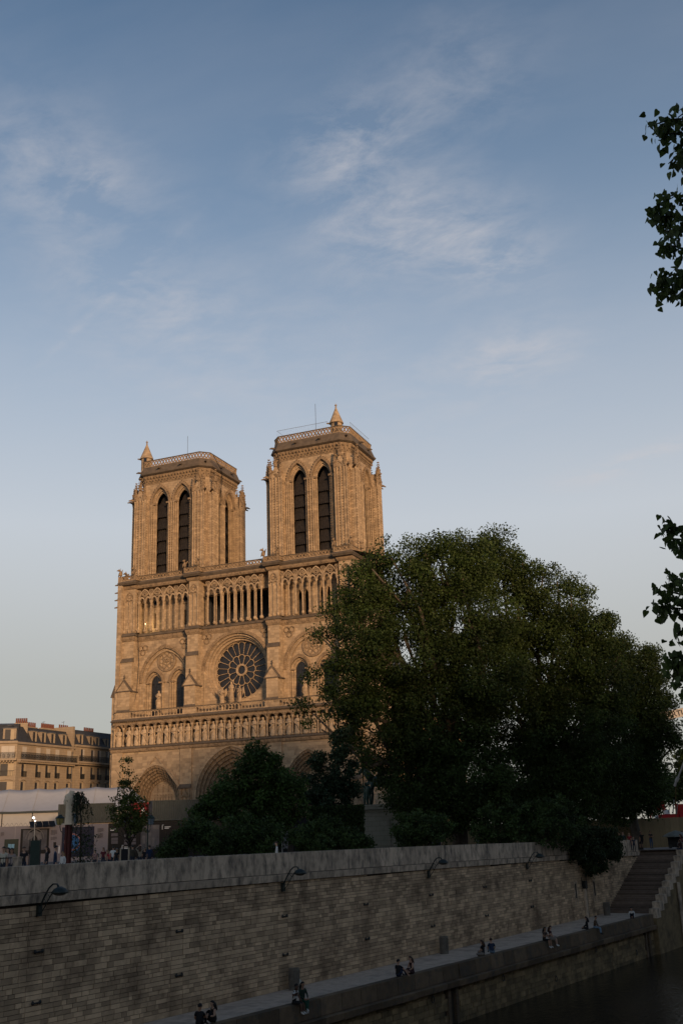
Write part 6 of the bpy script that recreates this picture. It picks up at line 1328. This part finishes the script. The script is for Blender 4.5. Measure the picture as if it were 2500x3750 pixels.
for s2 in (-1, 1): rd.tube([(0, s2*.25, z0+2.6), (-.35, s2*.6, z0+2.2), (-.25, s2*.62, z0+1.5), (-.45, s2*.64, z0+1.4)], [.24, .18, .12, .07], 7); rd.tube([(-.05, s2*.38, z0+3.65), (-.35, s2*.6, z0+3.25), (-.75, s2*.45, z0+3.2)], [.14, .12, .07], 7)
rd.tube([(-.75, -.5, z0+2.0), (-.78, -.5, z0+5.1)], .04, 5); rd.build('rider', M_bronze, es, True)
for x, y in ((-1.5, .75), (-1.3, -.85)):
    at_ = MB(); at_.tube([(x, y, z0+1.0), (x, y, z0+1.5), (x, y, z0+1.75)], [.26, .28, .1], 8); at_.blob((x, y, z0+1.95), .15, .16, .2, 8, 6)
    for s2 in (-.12, .12): at_.tube([(x+s2, y, z0+1.05), (x+s2*1.3-.05, y, z0+.5), (x+s2*1.2, y, z0+.05), (x+s2*1.2-.18, y, z0)], [.15, .11, .08, .07], 6)
    at_.tube([(x, y+.2, z0+1.6), (x-.3, y+.1, z0+1.9), (x-.2, y, z0+2.3)], [.1, .08, .06], 6); at_.build('attendant', M_bronze, es, True)
fe = MB()
gf = gp(1440, 90); gfn = thing('spiked_railing', 'row of small black spikes below the pedestal', 'railing', gf); A, U, IN, xf, Lw, uz = frame2(at(1360, 3100, 90), at(1500, 3096, 90)); xl = lambda p: xf(p)-gf; zt = uz(1430, 3097)[1]; z0 = gz(gf[0], gf[1])
for k in range(int(Lw/.14)): mb = MB(xl); mb.tube([(k*.14, 0, z0), (k*.14, 0, zt-.1), (k*.14, 0, zt)], [.016, .02, .002], 4); mb.build('spike', M_iron, gfn)
mb = MB(xl); mb.box(0, Lw, -.015, .015, zt-.25, zt-.2); mb.build('rail', M_iron, gfn)

# ================================================================ right side: plank fence, crane, machines, parasol stall
M_ply = mat('yellow_plank', (.27, .20, .11), .85, .1, 1.5, .2, 12, tone='obj', tv=.12); M_seam = mat('fence_batten', (.10, .065, .025), .85)
P1 = onZ(2350, 3105, ZT); A, U, IN, xf, Lw, uz = frame2(P1-np.array([RT[0], RT[1], 0])*24, P1+np.array([RT[0], RT[1], 0])*11); ztf = uz(2350, 2997)[1]
pf = thing('plank_fence', 'tall yellow vertical plank hoarding behind the stair head', 'fence'); npk = int(Lw/.31)
mb = MB(xf); mb.box(0, Lw, .08, .16, ZT, ztf-.1); mb.build('backing_rail', M_seam, pf)
mb = MB(); mb.box(-.148, .148, -.02, .02, 0, 1); ME_pl = mb.mesh('plank', M_ply)
for k in range(npk):
    p = xf((k*.31+.155, random.uniform(-.01, .02), ZT-.02)); inst('plank', ME_pl, pf, p, math.atan2(U[1], U[0]), (1, 1, ztf-ZT+random.uniform(-.02, .03)))
M_red = mat('machine_red', (.38, .012, .012), .45, .15, 2); M_cream = mat('crane_cream', (.36, .33, .30), .7, .15, 3)
mc = thing('boom_lift', 'bright red construction machine behind the yellow fence', 'machine')
def mbox(nm, x0, y0, x1, y1, D, m, dep=.8): a = at(x0, y1, D); b = at(x1, y1, D); c = at(x0, y0, D); A, U, IN, xf, Lw, uz = frame2(a, b); mb = MB(xf); mb.prism([(0, a[2]), (Lw, a[2]), (Lw*.96, c[2]), (Lw*.04, c[2])], 0, dep); mb.build(nm, m, mc)
mbox('chassis', 2420, 2982, 2486, 2999, 124, M_red, 2); mbox('cab', 2412, 2934, 2436, 2966, 125, M_red, 1.4); mbox('counterweight', 2489, 2944, 2512, 2998, 124, M_red, 1.6); mbox('engine', 2436, 2966, 2452, 2983, 124.3, M_white, 1); mbox('tank', 2400, 2986, 2410, 2997, 124.4, M_white, .6)
for x0, y0, x1, y1 in ((2462, 2980, 2466, 2930), (2475, 2982, 2480, 2935), (2445, 2978, 2449, 2960)): mb = MB(); mb.tube([at(x0, y0, 124), at(x1, y1, 124)], .06, 5); mb.build('guard_rail', M_steel, mc)
mb = MB(); mb.tube([at(2381, 2999, 123), at(2380, 2990, 123), at(2384, 2977, 123)], .11, 6); mb.build('hose_arm', M_red, mc)
bm_ = thing('lattice_boom', 'pale slanting crane boom with joints at the right edge', 'crane boom'); pts = [at(2468, 2879, 119), at(2474, 2862, 119), at(2481, 2847, 119), at(2506, 2780, 119)]
mb = MB(); mb.tube(pts[:2], .14, 6); mb.build('lower_section', M_cream, bm_); mb = MB(); mb.tube(pts[2:], .10, 6); mb.build('upper_section', M_cream, bm_); mb = MB(); mb.tube(pts[1:3], .2, 6); mb.build('joint', M_cream, bm_)
mb = MB(); mb.tube([at(2472, 2880, 119), at(2473, 2999, 119)], .05, 5); mb.build('hoist_rope', M_seam, bm_)
cr_ = thing('tower_crane', 'cream crane jib with dark capital lettering crossing behind the trees', 'crane'); D = 235; j0, j1 = at(2392, 2633, D), at(2800, 2545, D); A, U, IN, xf, Lw, uz = frame2(j0, j1)
sl_ = (j1[2]-j0[2])/Lw; jx = lambda p: xf((p[0], p[1], j0[2]+sl_*p[0]+p[2]))
mb = MB(jx); mb.box(0, Lw, -.05, .05, -.65, .9); mb.build('name_board', M_cream, cr_)
mb = MB(jx); mb.tube([(0, 0, 1.0), (Lw, 0, 1.0)], .1, 5); mb.tube([(0, 0, -.75), (Lw, 0, -.75)], .1, 5)
for k in range(16): mb.tube([(Lw*k/16, .3, -.7), (Lw*(k+.5)/16, .3, 1.0), (Lw*(k+1)/16, .3, -.7)], .05, 4)
mb.build('jib', M_cream, cr_)
ms = at(2800, 3000, D); mb = MB(); mb.tube([(ms[0], ms[1], 0), (ms[0], ms[1], j1[2]+4)], .8, 4); mb.build('mast', M_cream, cr_)
fc = bpy.data.curves.new('lettering', 'FONT'); fc.body = 'ARTUS'; fc.size = 1.75; fc.extrude = .02; fc.offset = .025; fo = bpy.data.objects.new('lettering_src', fc); COL.objects.link(fo); bpy.context.view_layer.update()
tm = bpy.data.meshes.new_from_object(fo.evaluated_get(bpy.context.evaluated_depsgraph_get())); bpy.data.objects.remove(fo); tm.materials.clear(); tm.materials.append(M_black)
u_ = uz(2441, 2620)[0]; p = jx((u_, -.1, -.48)); lt = inst('lettering', tm, cr_, p, 0, None, (math.pi/2, -math.atan(sl_), math.atan2(U[1], U[0])))
lt.rotation_euler = (Matrix.Rotation(math.atan2(U[1], U[0]), 4, 'Z') @ Matrix.Rotation(-math.atan(sl_), 4, 'Y') @ Matrix.Rotation(math.pi/2, 4, 'X')).to_euler()
# vendor's parasol
ub = onZ(2478, 3106, ZT); um = thing('vendor_stall', 'grey-green parasol over a dark drinks cart at the right edge', 'stall', ub); ch = (at(2478, 3052, (ub-CP)@FWD)-ub)[2]
M_can = mat('parasol_canvas', (.16, .17, .15), .8, .1, 2, sub=.1); mb = MB(); mb.lathe([(1.35, ch-.32), (1.3, ch-.2), (.7, ch+.08), (.05, ch+.3)], (0, 0, 0), 8); mb.build('canopy', M_can, um)
mb = MB(); mb.tube([(0, 0, 0), (0, 0, ch+.3)], .03, 6); mb.build('pole', M_steel, um)
for k in range(8): a = 2*math.pi*k/8; mb = MB(); mb.tube([(0, 0, ch+.2), (1.28*math.cos(a), 1.28*math.sin(a), ch-.27)], .012, 4); mb.build('rib', M_steel, um)
mb = MB(); mb.box(-.8, .7, -.4, .4, .1, 1.05); mb.build('cart', M_black, um); mb = MB(); mb.box(-.85, .75, -.45, .45, 1.05, 1.1); mb.build('cart_top', M_iron, um)
for sx in (-.6, .5): mb = MB(); mb.prism([(sx+.2*math.cos(a), .2+.2*math.sin(a)) for a in np.linspace(0, 6.28, 13)[:-1]], -.48, -.42); mb.build('wheel', M_iron, um)
# far trees and houses closing the view on the right
tree('far_tree', 'hazy brownish far tree behind the crane boom at the right edge', np.array([*at(2560, 3060, 190)[:2], 0.]), [lob(2540, 2800, 75, 190), lob(2500, 2860, 60, 190), lob(2580, 2850, 70, 190), lob(2450, 2900, 50, 190)], 6, .4, 300, 50, 1.6, .5, M_plane, M_darkbark, None, .2, 10)
# ================================================================ people
COLS = {}
TMP = bpy.data.scenes.new('sculpting')
def cmat(c, r=.85):
    k = tuple(c)
    if k not in COLS: COLS[k] = mat('cloth_%d' % len(COLS), c, r, .12, 12)
    return COLS[k]
SK = [mat('skin_light', (.42, .25, .17), .6, .06, 8), mat('skin_tan', (.30, .165, .10), .6, .06, 8), mat('skin_dark', (.09, .045, .028), .6, .06, 8)]
HAIR = {'black': mat('hair_black', (.008, .006, .005), .55, .2, 20), 'brown': mat('hair_brown', (.045, .022, .012), .55, .2, 20), 'blond': mat('hair_blond', (.22, .13, .05), .55, .2, 20), 'grey': mat('hair_grey', (.18, .17, .16), .6, .2, 20)}
M_shoe = {'white': cmat((.55, .54, .5)), 'dark': cmat((.015, .014, .014)), 'tan': cmat((.2, .12, .06))}; M_eye = cmat((.01, .008, .006), .3)
POSE = {}
def base_pose():
    J = dict(pel=(0, 0, .95), abd=(0, .01, 1.12), chest=(0, 0, 1.32), neck=(0, .0, 1.49), chin=(0, .025, 1.57), head=(0, .03, 1.66), top=(0, .015, 1.73))
    for s_, n in ((-1, 'L'), (1, 'R')):
        J.update({'sh'+n: (s_*.17, 0, 1.42), 'el'+n: (s_*.23, -.03, 1.14), 'wr'+n: (s_*.24, .06, .90), 'hip'+n: (s_*.09, 0, .92), 'kn'+n: (s_*.10, .03, .50), 'an'+n: (s_*.10, -.02, .09), 'to'+n: (s_*.11, .13, .04)})
    return J
def shift(J, names, d):
    for n in names: J[n] = tuple(a+b for a, b in zip(J[n], d))
UPPER = ['pel', 'abd', 'chest', 'neck', 'chin', 'head', 'top', 'shL', 'shR', 'elL', 'elR', 'wrL', 'wrR', 'hipL', 'hipR']
def sit_pose(hang=True, lean=0, side=False, knees_up=False, cross=False):
    J = base_pose(); shift(J, UPPER, (0, 0, -.85))           # origin at the seat
    for n, k in (('abd', .3), ('chest', .6), ('neck', .9), ('chin', 1.0), ('head', 1.05), ('top', 1.1), ('shL', .75), ('shR', .75), ('elL', .7), ('elR', .7)): J[n] = (J[n][0], J[n][1]+lean*k, J[n][2]-abs(lean)*.15*k)
    for s_, n in ((-1, 'L'), (1, 'R')):
        if hang: J['kn'+n] = (s_*.11, .44, .06); J['an'+n] = (s_*.11, .48, -.36); J['to'+n] = (s_*.12, .63, -.41)
        elif knees_up: J['kn'+n] = (s_*.12, .36, .42); J['an'+n] = (s_*.11, .52, .07); J['to'+n] = (s_*.12, .68, .04)
        else: J['kn'+n] = (s_*.30, .36, .12); J['an'+n] = (-s_*.02, .40, .06); J['to'+n] = (-s_*.12, .44, .05)
        J['el'+n] = (s_*.24, .08+lean*.6, .30); J['wr'+n] = (s_*.10, .32, .18)
    return J
RAD = dict(pel=.135, abd=.125, chest=.145, neck=.055, chin=.07, head=.092, top=.07, sh=.068, el=.046, wr=.033, hip=.095, kn=.062, an=.042, to=.034)
EDG = [('pel', 'abd'), ('abd', 'chest'), ('chest', 'neck'), ('neck', 'chin'), ('chin', 'head'), ('head', 'top')]+[e for n in 'LR' for e in (('chest', 'sh'+n), ('sh'+n, 'el'+n), ('el'+n, 'wr'+n), ('pel', 'hip'+n), ('hip'+n, 'kn'+n), ('kn'+n, 'an'+n), ('an'+n, 'to'+n))]
def person(label, loc, rz, J=None, shirt=(.02, .02, .022), legs=(.02, .025, .04), hair='brown', skin=0, long=False, sleeves=False, shorts=False, skirt=False, shoes='dark', scale=1, cap=None, stripes=False, bag=None, slim=1.0, grp=None, dress=False):
    J = J or base_pose(); names = list(J); t = thing('person', label, 'person', loc, rz, grp); t.scale = (scale,)*3
    me = bpy.data.meshes.new('body'); me.from_pydata([J[n] for n in names], [(names.index(a), names.index(b)) for a, b in EDG], []); o = bpy.data.objects.new('body', me); COL.objects.link(o)
    sm = o.modifiers.new('s', 'SKIN'); sm.use_smooth_shade = True; sm.branch_smoothing = .4
    for i, n in enumerate(names):
        r = RAD[n[:-1] if n[-1] in 'LR' and n not in RAD else n]*(slim if n in ('pel', 'abd', 'chest') else 1); sv = me.skin_vertices[0].data[i]
        sv.radius = (r*1.18, r*.88) if n in ('chest', 'abd', 'pel') else (r, r); sv.use_root = n == 'pel'
    ss = o.modifiers.new('u', 'SUBSURF'); ss.levels = 1
    COL.objects.unlink(o); TMP.collection.objects.link(o)
    with bpy.context.temp_override(scene=TMP, view_layer=TMP.view_layers[0]):
        dg = bpy.context.evaluated_depsgraph_get(); m2 = bpy.data.meshes.new_from_object(o.evaluated_get(dg))
    bpy.data.objects.remove(o)
    S, B_, Lg, Sh = SK[skin], cmat(shirt), cmat(legs), M_shoe[shoes]; WH = cmat((.5, .49, .46))
    vs_ = [tuple(v.co) for v in m2.vertices]; fs = [tuple(p.vertices) for p in m2.polygons]; mats = [S, B_, Lg, Sh, M_eye, WH]; mi = []
    seg = [(np.array(J[a]), np.array(J[b]), a, b) for a, b in EDG]
    for p in m2.polygons:
        c = np.array(p.center); best = (9, 0, 0, 0)
        for a, b, na, nb in seg:
            d = b-a; k = np.clip((c-a)@d/max(d@d, 1e-9), 0, 1); q = np.linalg.norm(c-a-k*d)
            if q < best[0]: best = (q, k, na, nb)
        _, k, na, nb = best; nb_, na_ = nb.rstrip('LR'), na.rstrip('LR')
        if nb_ in ('chin', 'head', 'top') or (nb_ == 'neck' and k > .75): m_ = 0
        elif nb_ in ('abd', 'chest', 'neck', 'sh'): m_ = 1
        elif nb_ == 'el': m_ = 1 if (sleeves or (k < .62 and not dress)) else 0
        elif nb_ == 'wr': m_ = 1 if sleeves and k < .92 else 0
        elif nb_ in ('hip',): m_ = 2
        elif nb_ == 'kn': m_ = 2
        elif nb_ == 'an': m_ = (0 if (shorts or skirt or dress) else 2) if k < .86 else (5 if shorts and shoes == 'white' else 3)
        else: m_ = 3
        if m_ == 1 and stripes and int((c[2]+5)/.045) % 2 == 0 and nb_ != 'neck': m_ = 5
        mi.append(m_)
    ex = MB()
    # hands: palm and five fingers each
    for n in 'LR':
        w_, e_ = np.array(J['wr'+n]), np.array(J['el'+n]); d = (w_-e_)/np.linalg.norm(w_-e_); s_ = np.cross(d, [0, 1, .01]); s_ /= np.linalg.norm(s_); f = np.cross(s_, d)
        ex.tube([w_-d*.02, w_+d*.05, w_+d*.085], [.032, .04, .03], 6)
        for q in range(4): b0 = w_+d*.08+s_*(q-1.5)*.018; ex.tube([b0, b0+d*(.035+.006*(1.5-abs(q-1.5)))+f*.006, b0+d*(.06+.01*(1.5-abs(q-1.5)))+f*.028], [.0095, .009, .007], 5)
        ex.tube([w_+d*.03+s_*.03, w_+d*.06+s_*.055+f*.01, w_+d*.085+s_*.058+f*.025], [.012, .011, .008], 5)
    hd, tp = np.array(J['head']), np.array(J['top']); ch = np.array(J['chin']); upv = (tp-ch)/np.linalg.norm(tp-ch); fw = np.array([0, 1, 0.]); fw = fw-upv*(fw@upv); fw /= np.linalg.norm(fw); sd_ = np.cross(fw, upv)
    nf0 = len(ex.f)
    ex.tube([hd+fw*.085+upv*.015, hd+fw*.112-upv*.018, hd+fw*.088-upv*.03], [.008, .017, .012], 5)
    ex.tube([hd+fw*.082-upv*.055-sd_*.022, hd+fw*.092-upv*.055, hd+fw*.082-upv*.055+sd_*.022], .006, 4)
    for q in (-1, 1): ex.blob(hd+sd_*q*.09-upv*.01, .014, .02, .03, 5, 4)
    em = [0]*len(ex.f); n0 = len(ex.f)
    for q in (-1, 1): ex.blob(hd+fw*.084+sd_*q*.034+upv*.012, .012, .008, .009, 5, 4)
    em += [4]*(len(ex.f)-n0)
    o0 = len(vs_); vs_ += [tuple(v) for v in ex.v]; fs += [tuple(i+o0 for i in f) for f in ex.f]; mi += em
    m3 = bpy.data.meshes.new('body'); m3.from_pydata(vs_, [], fs)
    for m_ in mats: m3.materials.append(m_)
    m3.polygons.foreach_set('material_index', mi); m3.polygons.foreach_set('use_smooth', [True]*len(fs)); m3.update(); inst('body', m3, t); bpy.data.meshes.remove(m2)
    # hair: cap of rings hugging the skull, longer at the back if wanted
    hm = MB(); n = 12; rings = []
    for th in np.linspace(0.02, 1.0, 6):
        a = th*1.75; row = []
        for k in range(n):
            ph = 2*math.pi*k/n; back = .5-.5*math.cos(ph-math.pi) if False else .5-.5*math.sin(ph); lim = (.62+.38*back) if not long else (.62+.42*back); aa = a*lim
            row.append(hm.P(hd-upv*.005-fw*.012+(sd_*math.cos(ph)*.105+fw*math.sin(ph)*.118)*math.sin(aa)+upv*.128*math.cos(aa)))
        rings.append(row)
    for i in range(5):
        for k in range(n): hm.F((rings[i][k], rings[i][(k+1) % n], rings[i+1][(k+1) % n], rings[i+1][k]))
    hm.F(rings[0])
    if long: nk = np.array(J['neck']); hm.tube([hd-fw*.07, ch-fw*.10, nk-fw*.11-upv*.04, np.array(J['chest'])*.75+nk*.25-fw*.15], [.09, .10, .095, .05], 8)
    hm.build('hair', HAIR[hair] if not cap else cmat(cap), t, True)
    if cap: mb = MB(); mb.prism([(-.08, 0), (.08, 0), (.05, .1), (-.05, .1)], 0, .012, 'z'); mo = mb.build('cap_peak', cmat(cap), t); mo.location = tuple(hd+fw*.10+upv*.055)
    if skirt or dress:
        sk = MB(); p0 = np.array(J['pel']); kl, kr = np.array(J['knL']), np.array(J['knR']); mid = (kl+kr)/2
        ax = [p0+np.array([0, 0, .06]), p0*.75+mid*.25, p0*.35+mid*.65, mid]; sk.tube(ax, [.15, .185, .19, .18], 10, False); sk.build('skirt', cmat(legs if skirt else shirt), t, True)
    if bag:
        mb = MB(); c = J['chest']; mb.hexa([(c[0]-.14, c[1]-.3, c[2]-.3), (c[0]+.14, c[1]-.3, c[2]-.3), (c[0]+.14, c[1]-.12, c[2]-.3), (c[0]-.14, c[1]-.12, c[2]-.3), (c[0]-.12, c[1]-.26, c[2]+.12), (c[0]+.12, c[1]-.26, c[2]+.12), (c[0]+.12, c[1]-.12, c[2]+.12), (c[0]-.12, c[1]-.12, c[2]+.12)]); mb.build('backpack', cmat(bag), t)
    return t
def yaw_of(d): return math.atan2(-d[0], d[1])         # local +y turned to direction d
R_river = yaw_of(QN); R_up = yaw_of(QT); R_down = yaw_of(-QT); R_wall = yaw_of(-QN)
def seat(x, y, back=.14):
    P = onZ(x, y, -5.41); s_, n_ = toQ(P); return Q(s_, curb(s_)-back-.12, -5.40)
BLK, NVY, JEAN, LJEAN, WHT, GRY, GRN, MAR = (.012, .012, .013), (.02, .03, .06), (.05, .075, .13), (.14, .21, .28), (.55, .53, .5), (.14, .135, .13), (.012, .05, .03), (.10, .015, .02)
gq_ = 'couples sitting on the quay edge'
J = sit_pose(False, .12, knees_up=True); J['wrR'] = (.02, .5, .32); J['elR'] = (.2, .3, .34)
person('man in black t-shirt at bottom edge, seen from behind, reaching to a woman', seat(775, 3766, .35), R_up+R(15), J, BLK, BLK, 'black', 1, grp=gq_)
J = sit_pose(False, .08, knees_up=True); J['wrL'] = (-.02, .45, .34)
person('woman in sleeveless black dress at bottom edge facing the man', seat(845, 3752, .35), R_down+R(-25), J, BLK, BLK, 'black', 0, True, dress=True, grp=gq_)
J = sit_pose(True, .14); J['wrR'] = (.28, .3, .5); J['elR'] = (.3, .1, .4)
person('man in white striped t-shirt and black shorts, legs over the edge', seat(1103, 3680), R_river+R(10), J, BLK, BLK, 'black', 2, shorts=True, shoes='white', stripes=True, grp=gq_)
J = sit_pose(True, .05); J['knL'] = (-.02, .46, .08); J['anL'] = (.12, .56, -.30); J['toL'] = (.16, .7, -.32)
person('long-haired woman in dark green trousers beside the striped shirt', seat(1130, 3672), R_river+R(-15), J, (.015, .03, .02), GRN, 'black', 1, True, sleeves=True, shoes='white', grp=gq_)
J = sit_pose(False, .05, knees_up=True); J['wrR'] = (.35, .45, .1); J['elR'] = (.3, .25, .36)
person('man in black t-shirt, arm stretched on his knee, third couple', seat(1481, 3580, .3), R_up+R(-12), J, BLK, NVY, 'black', 0, grp=gq_)
J = sit_pose(False, .1)
person('woman with long dark hair in dark dress facing the third couple man', seat(1530, 3566, .3), R_down+R(-30), J, (.03, .01, .012), (.03, .01, .012), 'brown', 0, True, dress=True, grp=gq_)
person('woman in black top and grey skirt seen from behind', seat(1778, 3500, .3), R_river+R(185), sit_pose(False, .06), BLK, (.17, .15, .13), 'brown', 0, True, skirt=True, grp=gq_)
person('man in navy t-shirt beside the grey-skirted woman', seat(1802, 3492, .3), R_river+R(130), sit_pose(False, .1, knees_up=True), NVY, LJEAN, 'brown', 0, grp=gq_)
J = sit_pose(True, .1); J['wrR'] = (.05, .3, .35)
person('woman in black shorts with curly dark hair, white sneakers dangling', seat(1988, 3446), R_river+R(-10), J, (.06, .04, .03), BLK, 'black', 1, True, shorts=True, shoes='white', grp=gq_)
person('woman in dark dress leaning on the friend with white sneakers', seat(2008, 3441), R_river+R(15), sit_pose(True, .08), (.04, .015, .015), (.22, .19, .16), 'brown', 0, True, skirt=True, shoes='white', grp=gq_)
person('woman all in black with very long black hair, seen from behind', seat(2156, 3404, .3), R_wall+R(25), sit_pose(False, .05), BLK, BLK, 'black', 0, True, sleeves=True, grp=gq_)
person('man in brown sweater and pale blue jeans, feet over the edge', seat(2180, 3400), R_river+R(8), sit_pose(True, .16), (.085, .05, .03), LJEAN, 'black', 1, sleeves=True, grp=gq_)
person('woman in white blouse alone near the stairs, bent forward', seat(2338, 3364, .25), R_down+R(20), sit_pose(False, .22, knees_up=True), WHT, (.015, .018, .03), 'black', 0, True, sleeves=True)
s8 = 54.6+10*1.08+.5; P8 = Q(s8-1.0, 4.7, -5.5+.52+9*.50)
person('dark-clad person perched on the stair parapet', P8, R_river+R(150), sit_pose(True, .1), (.03, .012, .01), NVY, 'brown', 0, True, sleeves=True, grp='pair on the stair parapet')
person('person with red-brown hair beside the one on the stair parapet', Q(s8-.35, 4.7, -5.5+.52+9*.5+.5), R_river+R(170), sit_pose(True, .12), (.09, .03, .03), GRY, 'brown', 0, True, grp='pair on the stair parapet')
def stand(label, x, y_head, D=None, rz=0, foot=None, **k):
    # stand a person whose head top shows at (x, y_head): distance D gives the place, ground gives the feet
    P = at(x, y_head, D); g = gz(P[0], P[1]) if toQ(P)[0] < 67 or toQ(P)[1] < 0 else ZT; h = P[2]-g; sc_ = min(max(h/1.75, .82), 1.12) if foot is None else foot
    return person(label, (P[0], P[1], g if foot is None else P[2]-1.75*foot), rz, scale=sc_, **k)
cam_yaw = yaw_of(-FWD); 
J = base_pose(); J['elL'] = (-.24, .1, 1.16); J['wrL'] = (.02, .22, 1.22); J['elR'] = (.24, .1, 1.16); J['wrR'] = (-.04, .24, 1.18)
Pm = onZ(2385, 3108, ZT); person('man in black t-shirt and blue jeans standing at the stair head, arms folded', (Pm[0], Pm[1], ZT), cam_yaw+R(20), J, BLK, JEAN, 'black', 1)
Pm = onZ(2347, 3109, ZT); J = base_pose(); shift(J, [n for n in J if n[:2] not in ('an', 'to', 'kn')], (-.16, -.05, -.06)); J['wrL'] = (-.42, -.1, 1.0); J['elL'] = (-.42, -.1, 1.2)
person('man in black t-shirt and shorts leaning on the parapet end', (Pm[0], Pm[1], ZT), cam_yaw+R(-15), J, BLK, BLK, 'brown', 1, shorts=True)
g2 = 'visitors behind the parapet'
for lb, x, y, D, rz, kw in (
    ('person with dark hair and dark green jacket behind parapet near hanging shrub', 2277, 3046, 100, 180, dict(shirt=(.02, .035, .03), hair='black', long=True, sleeves=True)),
    ('fair-haired person in red top behind the parapet by the stairs', 2301, 3050, 101, 150, dict(shirt=(.25, .03, .03), hair='blond', long=True)),
    ('person in dark top half hidden by the hanging shrub', 2264, 3050, 103, 170, dict(shirt=(.03, .03, .035), hair='brown')),
    ('vendor in white shirt under the parasol', 2466, 3052, 112, 160, dict(shirt=(.38, .36, .33), hair='brown')),
    ('person in black at the far right beside the parasol', 2495, 3044, 109, 200, dict(shirt=BLK, hair='black', sleeves=True)),
    ('person in white shirt seen from the side between the shrubs', 1013, 3083, 61, 90, dict(shirt=WHT, hair='brown', sleeves=True, legs=(.4, .38, .36))),
    ('person in white and black under the left plane tree', 1603, 3060, 82, 10, dict(shirt=(.3, .3, .3), hair='black', bag=BLK)),
    ('person in grey beside the trunk of the left plane tree', 1584, 3072, 80, 30, dict(shirt=GRY, hair='brown')),
    ('person in pale grey shirt right of the plane trunk', 1746, 3062, 84, -20, dict(shirt=(.3, .3, .31), hair='brown')),
    ('broad man in cream t-shirt at the left edge', 17, 3102, 58, 170, dict(shirt=(.42, .38, .30), hair='black', slim=1.15)),
    ('dark-haired woman beside the man in cream', 32, 3105, 60, 150, dict(shirt=(.10, .04, .04), hair='black', long=True)),
    ('woman in pale top, second from the man in cream', 46, 3107, 57, 190, dict(shirt=(.25, .2, .18), hair='black', long=True, skin=1)),
    ('man in black looking at a white paper before the church picture', 90, 3102, 66, 185, dict(shirt=BLK, hair='brown')),
    ('person in dark coat right of the church picture', 174, 3100, 68, 120, dict(shirt=(.02, .018, .02), hair='brown', sleeves=True, long=True)),
    ('man in navy shirt and dark cap walking right', 205, 3098, 58, -80, dict(shirt=(.018, .03, .06), legs=NVY, cap=(.012, .013, .018), sleeves=True)),
    ('person in white jacket just behind the man in the cap', 232, 3120, 64, 150, dict(shirt=WHT, hair='blond', sleeves=True, long=True)),
    ('person in pink top right of the weeping tree', 350, 3112, 78, 170, dict(shirt=(.3, .17, .15), hair='brown')),
    ('woman in maroon top and sunglasses', 380, 3104, 84, 180, dict(shirt=MAR, hair='brown', long=True)),
    ('fair-haired person between maroon and red tops', 394, 3112, 85, 150, dict(shirt=(.14, .03, .03), hair='blond', long=True)),
    ('person in bright red top in the visitor group', 403, 3116, 83, 200, dict(shirt=(.35, .02, .03), hair='brown', long=True)),
    ('man in white t-shirt with his back turned', 416, 3100, 82, 0, dict(shirt=(.6, .58, .55), hair='black')),
    ('bald man in black left of the notice board', 429, 3107, 80, 175, dict(shirt=BLK, hair='grey', skin=1)),
    ('person in olive jacket right of the notice board', 487, 3096, 78, 20, dict(shirt=(.06, .05, .035), hair='black', sleeves=True)),
    ('person in dark blue at the right of the visitor group', 548, 3096, 76, 30, dict(shirt=(.015, .03, .07), hair='brown', sleeves=True)),
    ('person in black between beige and blue visitors', 531, 3104, 79, 170, dict(shirt=BLK, hair='black', long=True))):
    stand(lb, x, y, D, cam_yaw+math.pi+R(rz), grp=g2, **kw)
J = base_pose(); J['elL'] = (-.34, .02, 1.55); J['wrL'] = (-.1, .0, 1.74); J['elR'] = (.34, .02, 1.55); J['wrR'] = (.1, .0, 1.74)
stand('long-haired woman in beige coat with both hands raised to her head', 514, 3098, 78, cam_yaw+math.pi, J=J, shirt=(.24, .2, .15), hair='brown', long=True, sleeves=True, grp=g2)
stand('small dark-haired child peeping over the parapet by the stairs', 2316, 3064, 100, cam_yaw, foot=.82, shirt=(.05, .05, .06), hair='black', grp=g2)

bpy.data.scenes.remove(TMP)
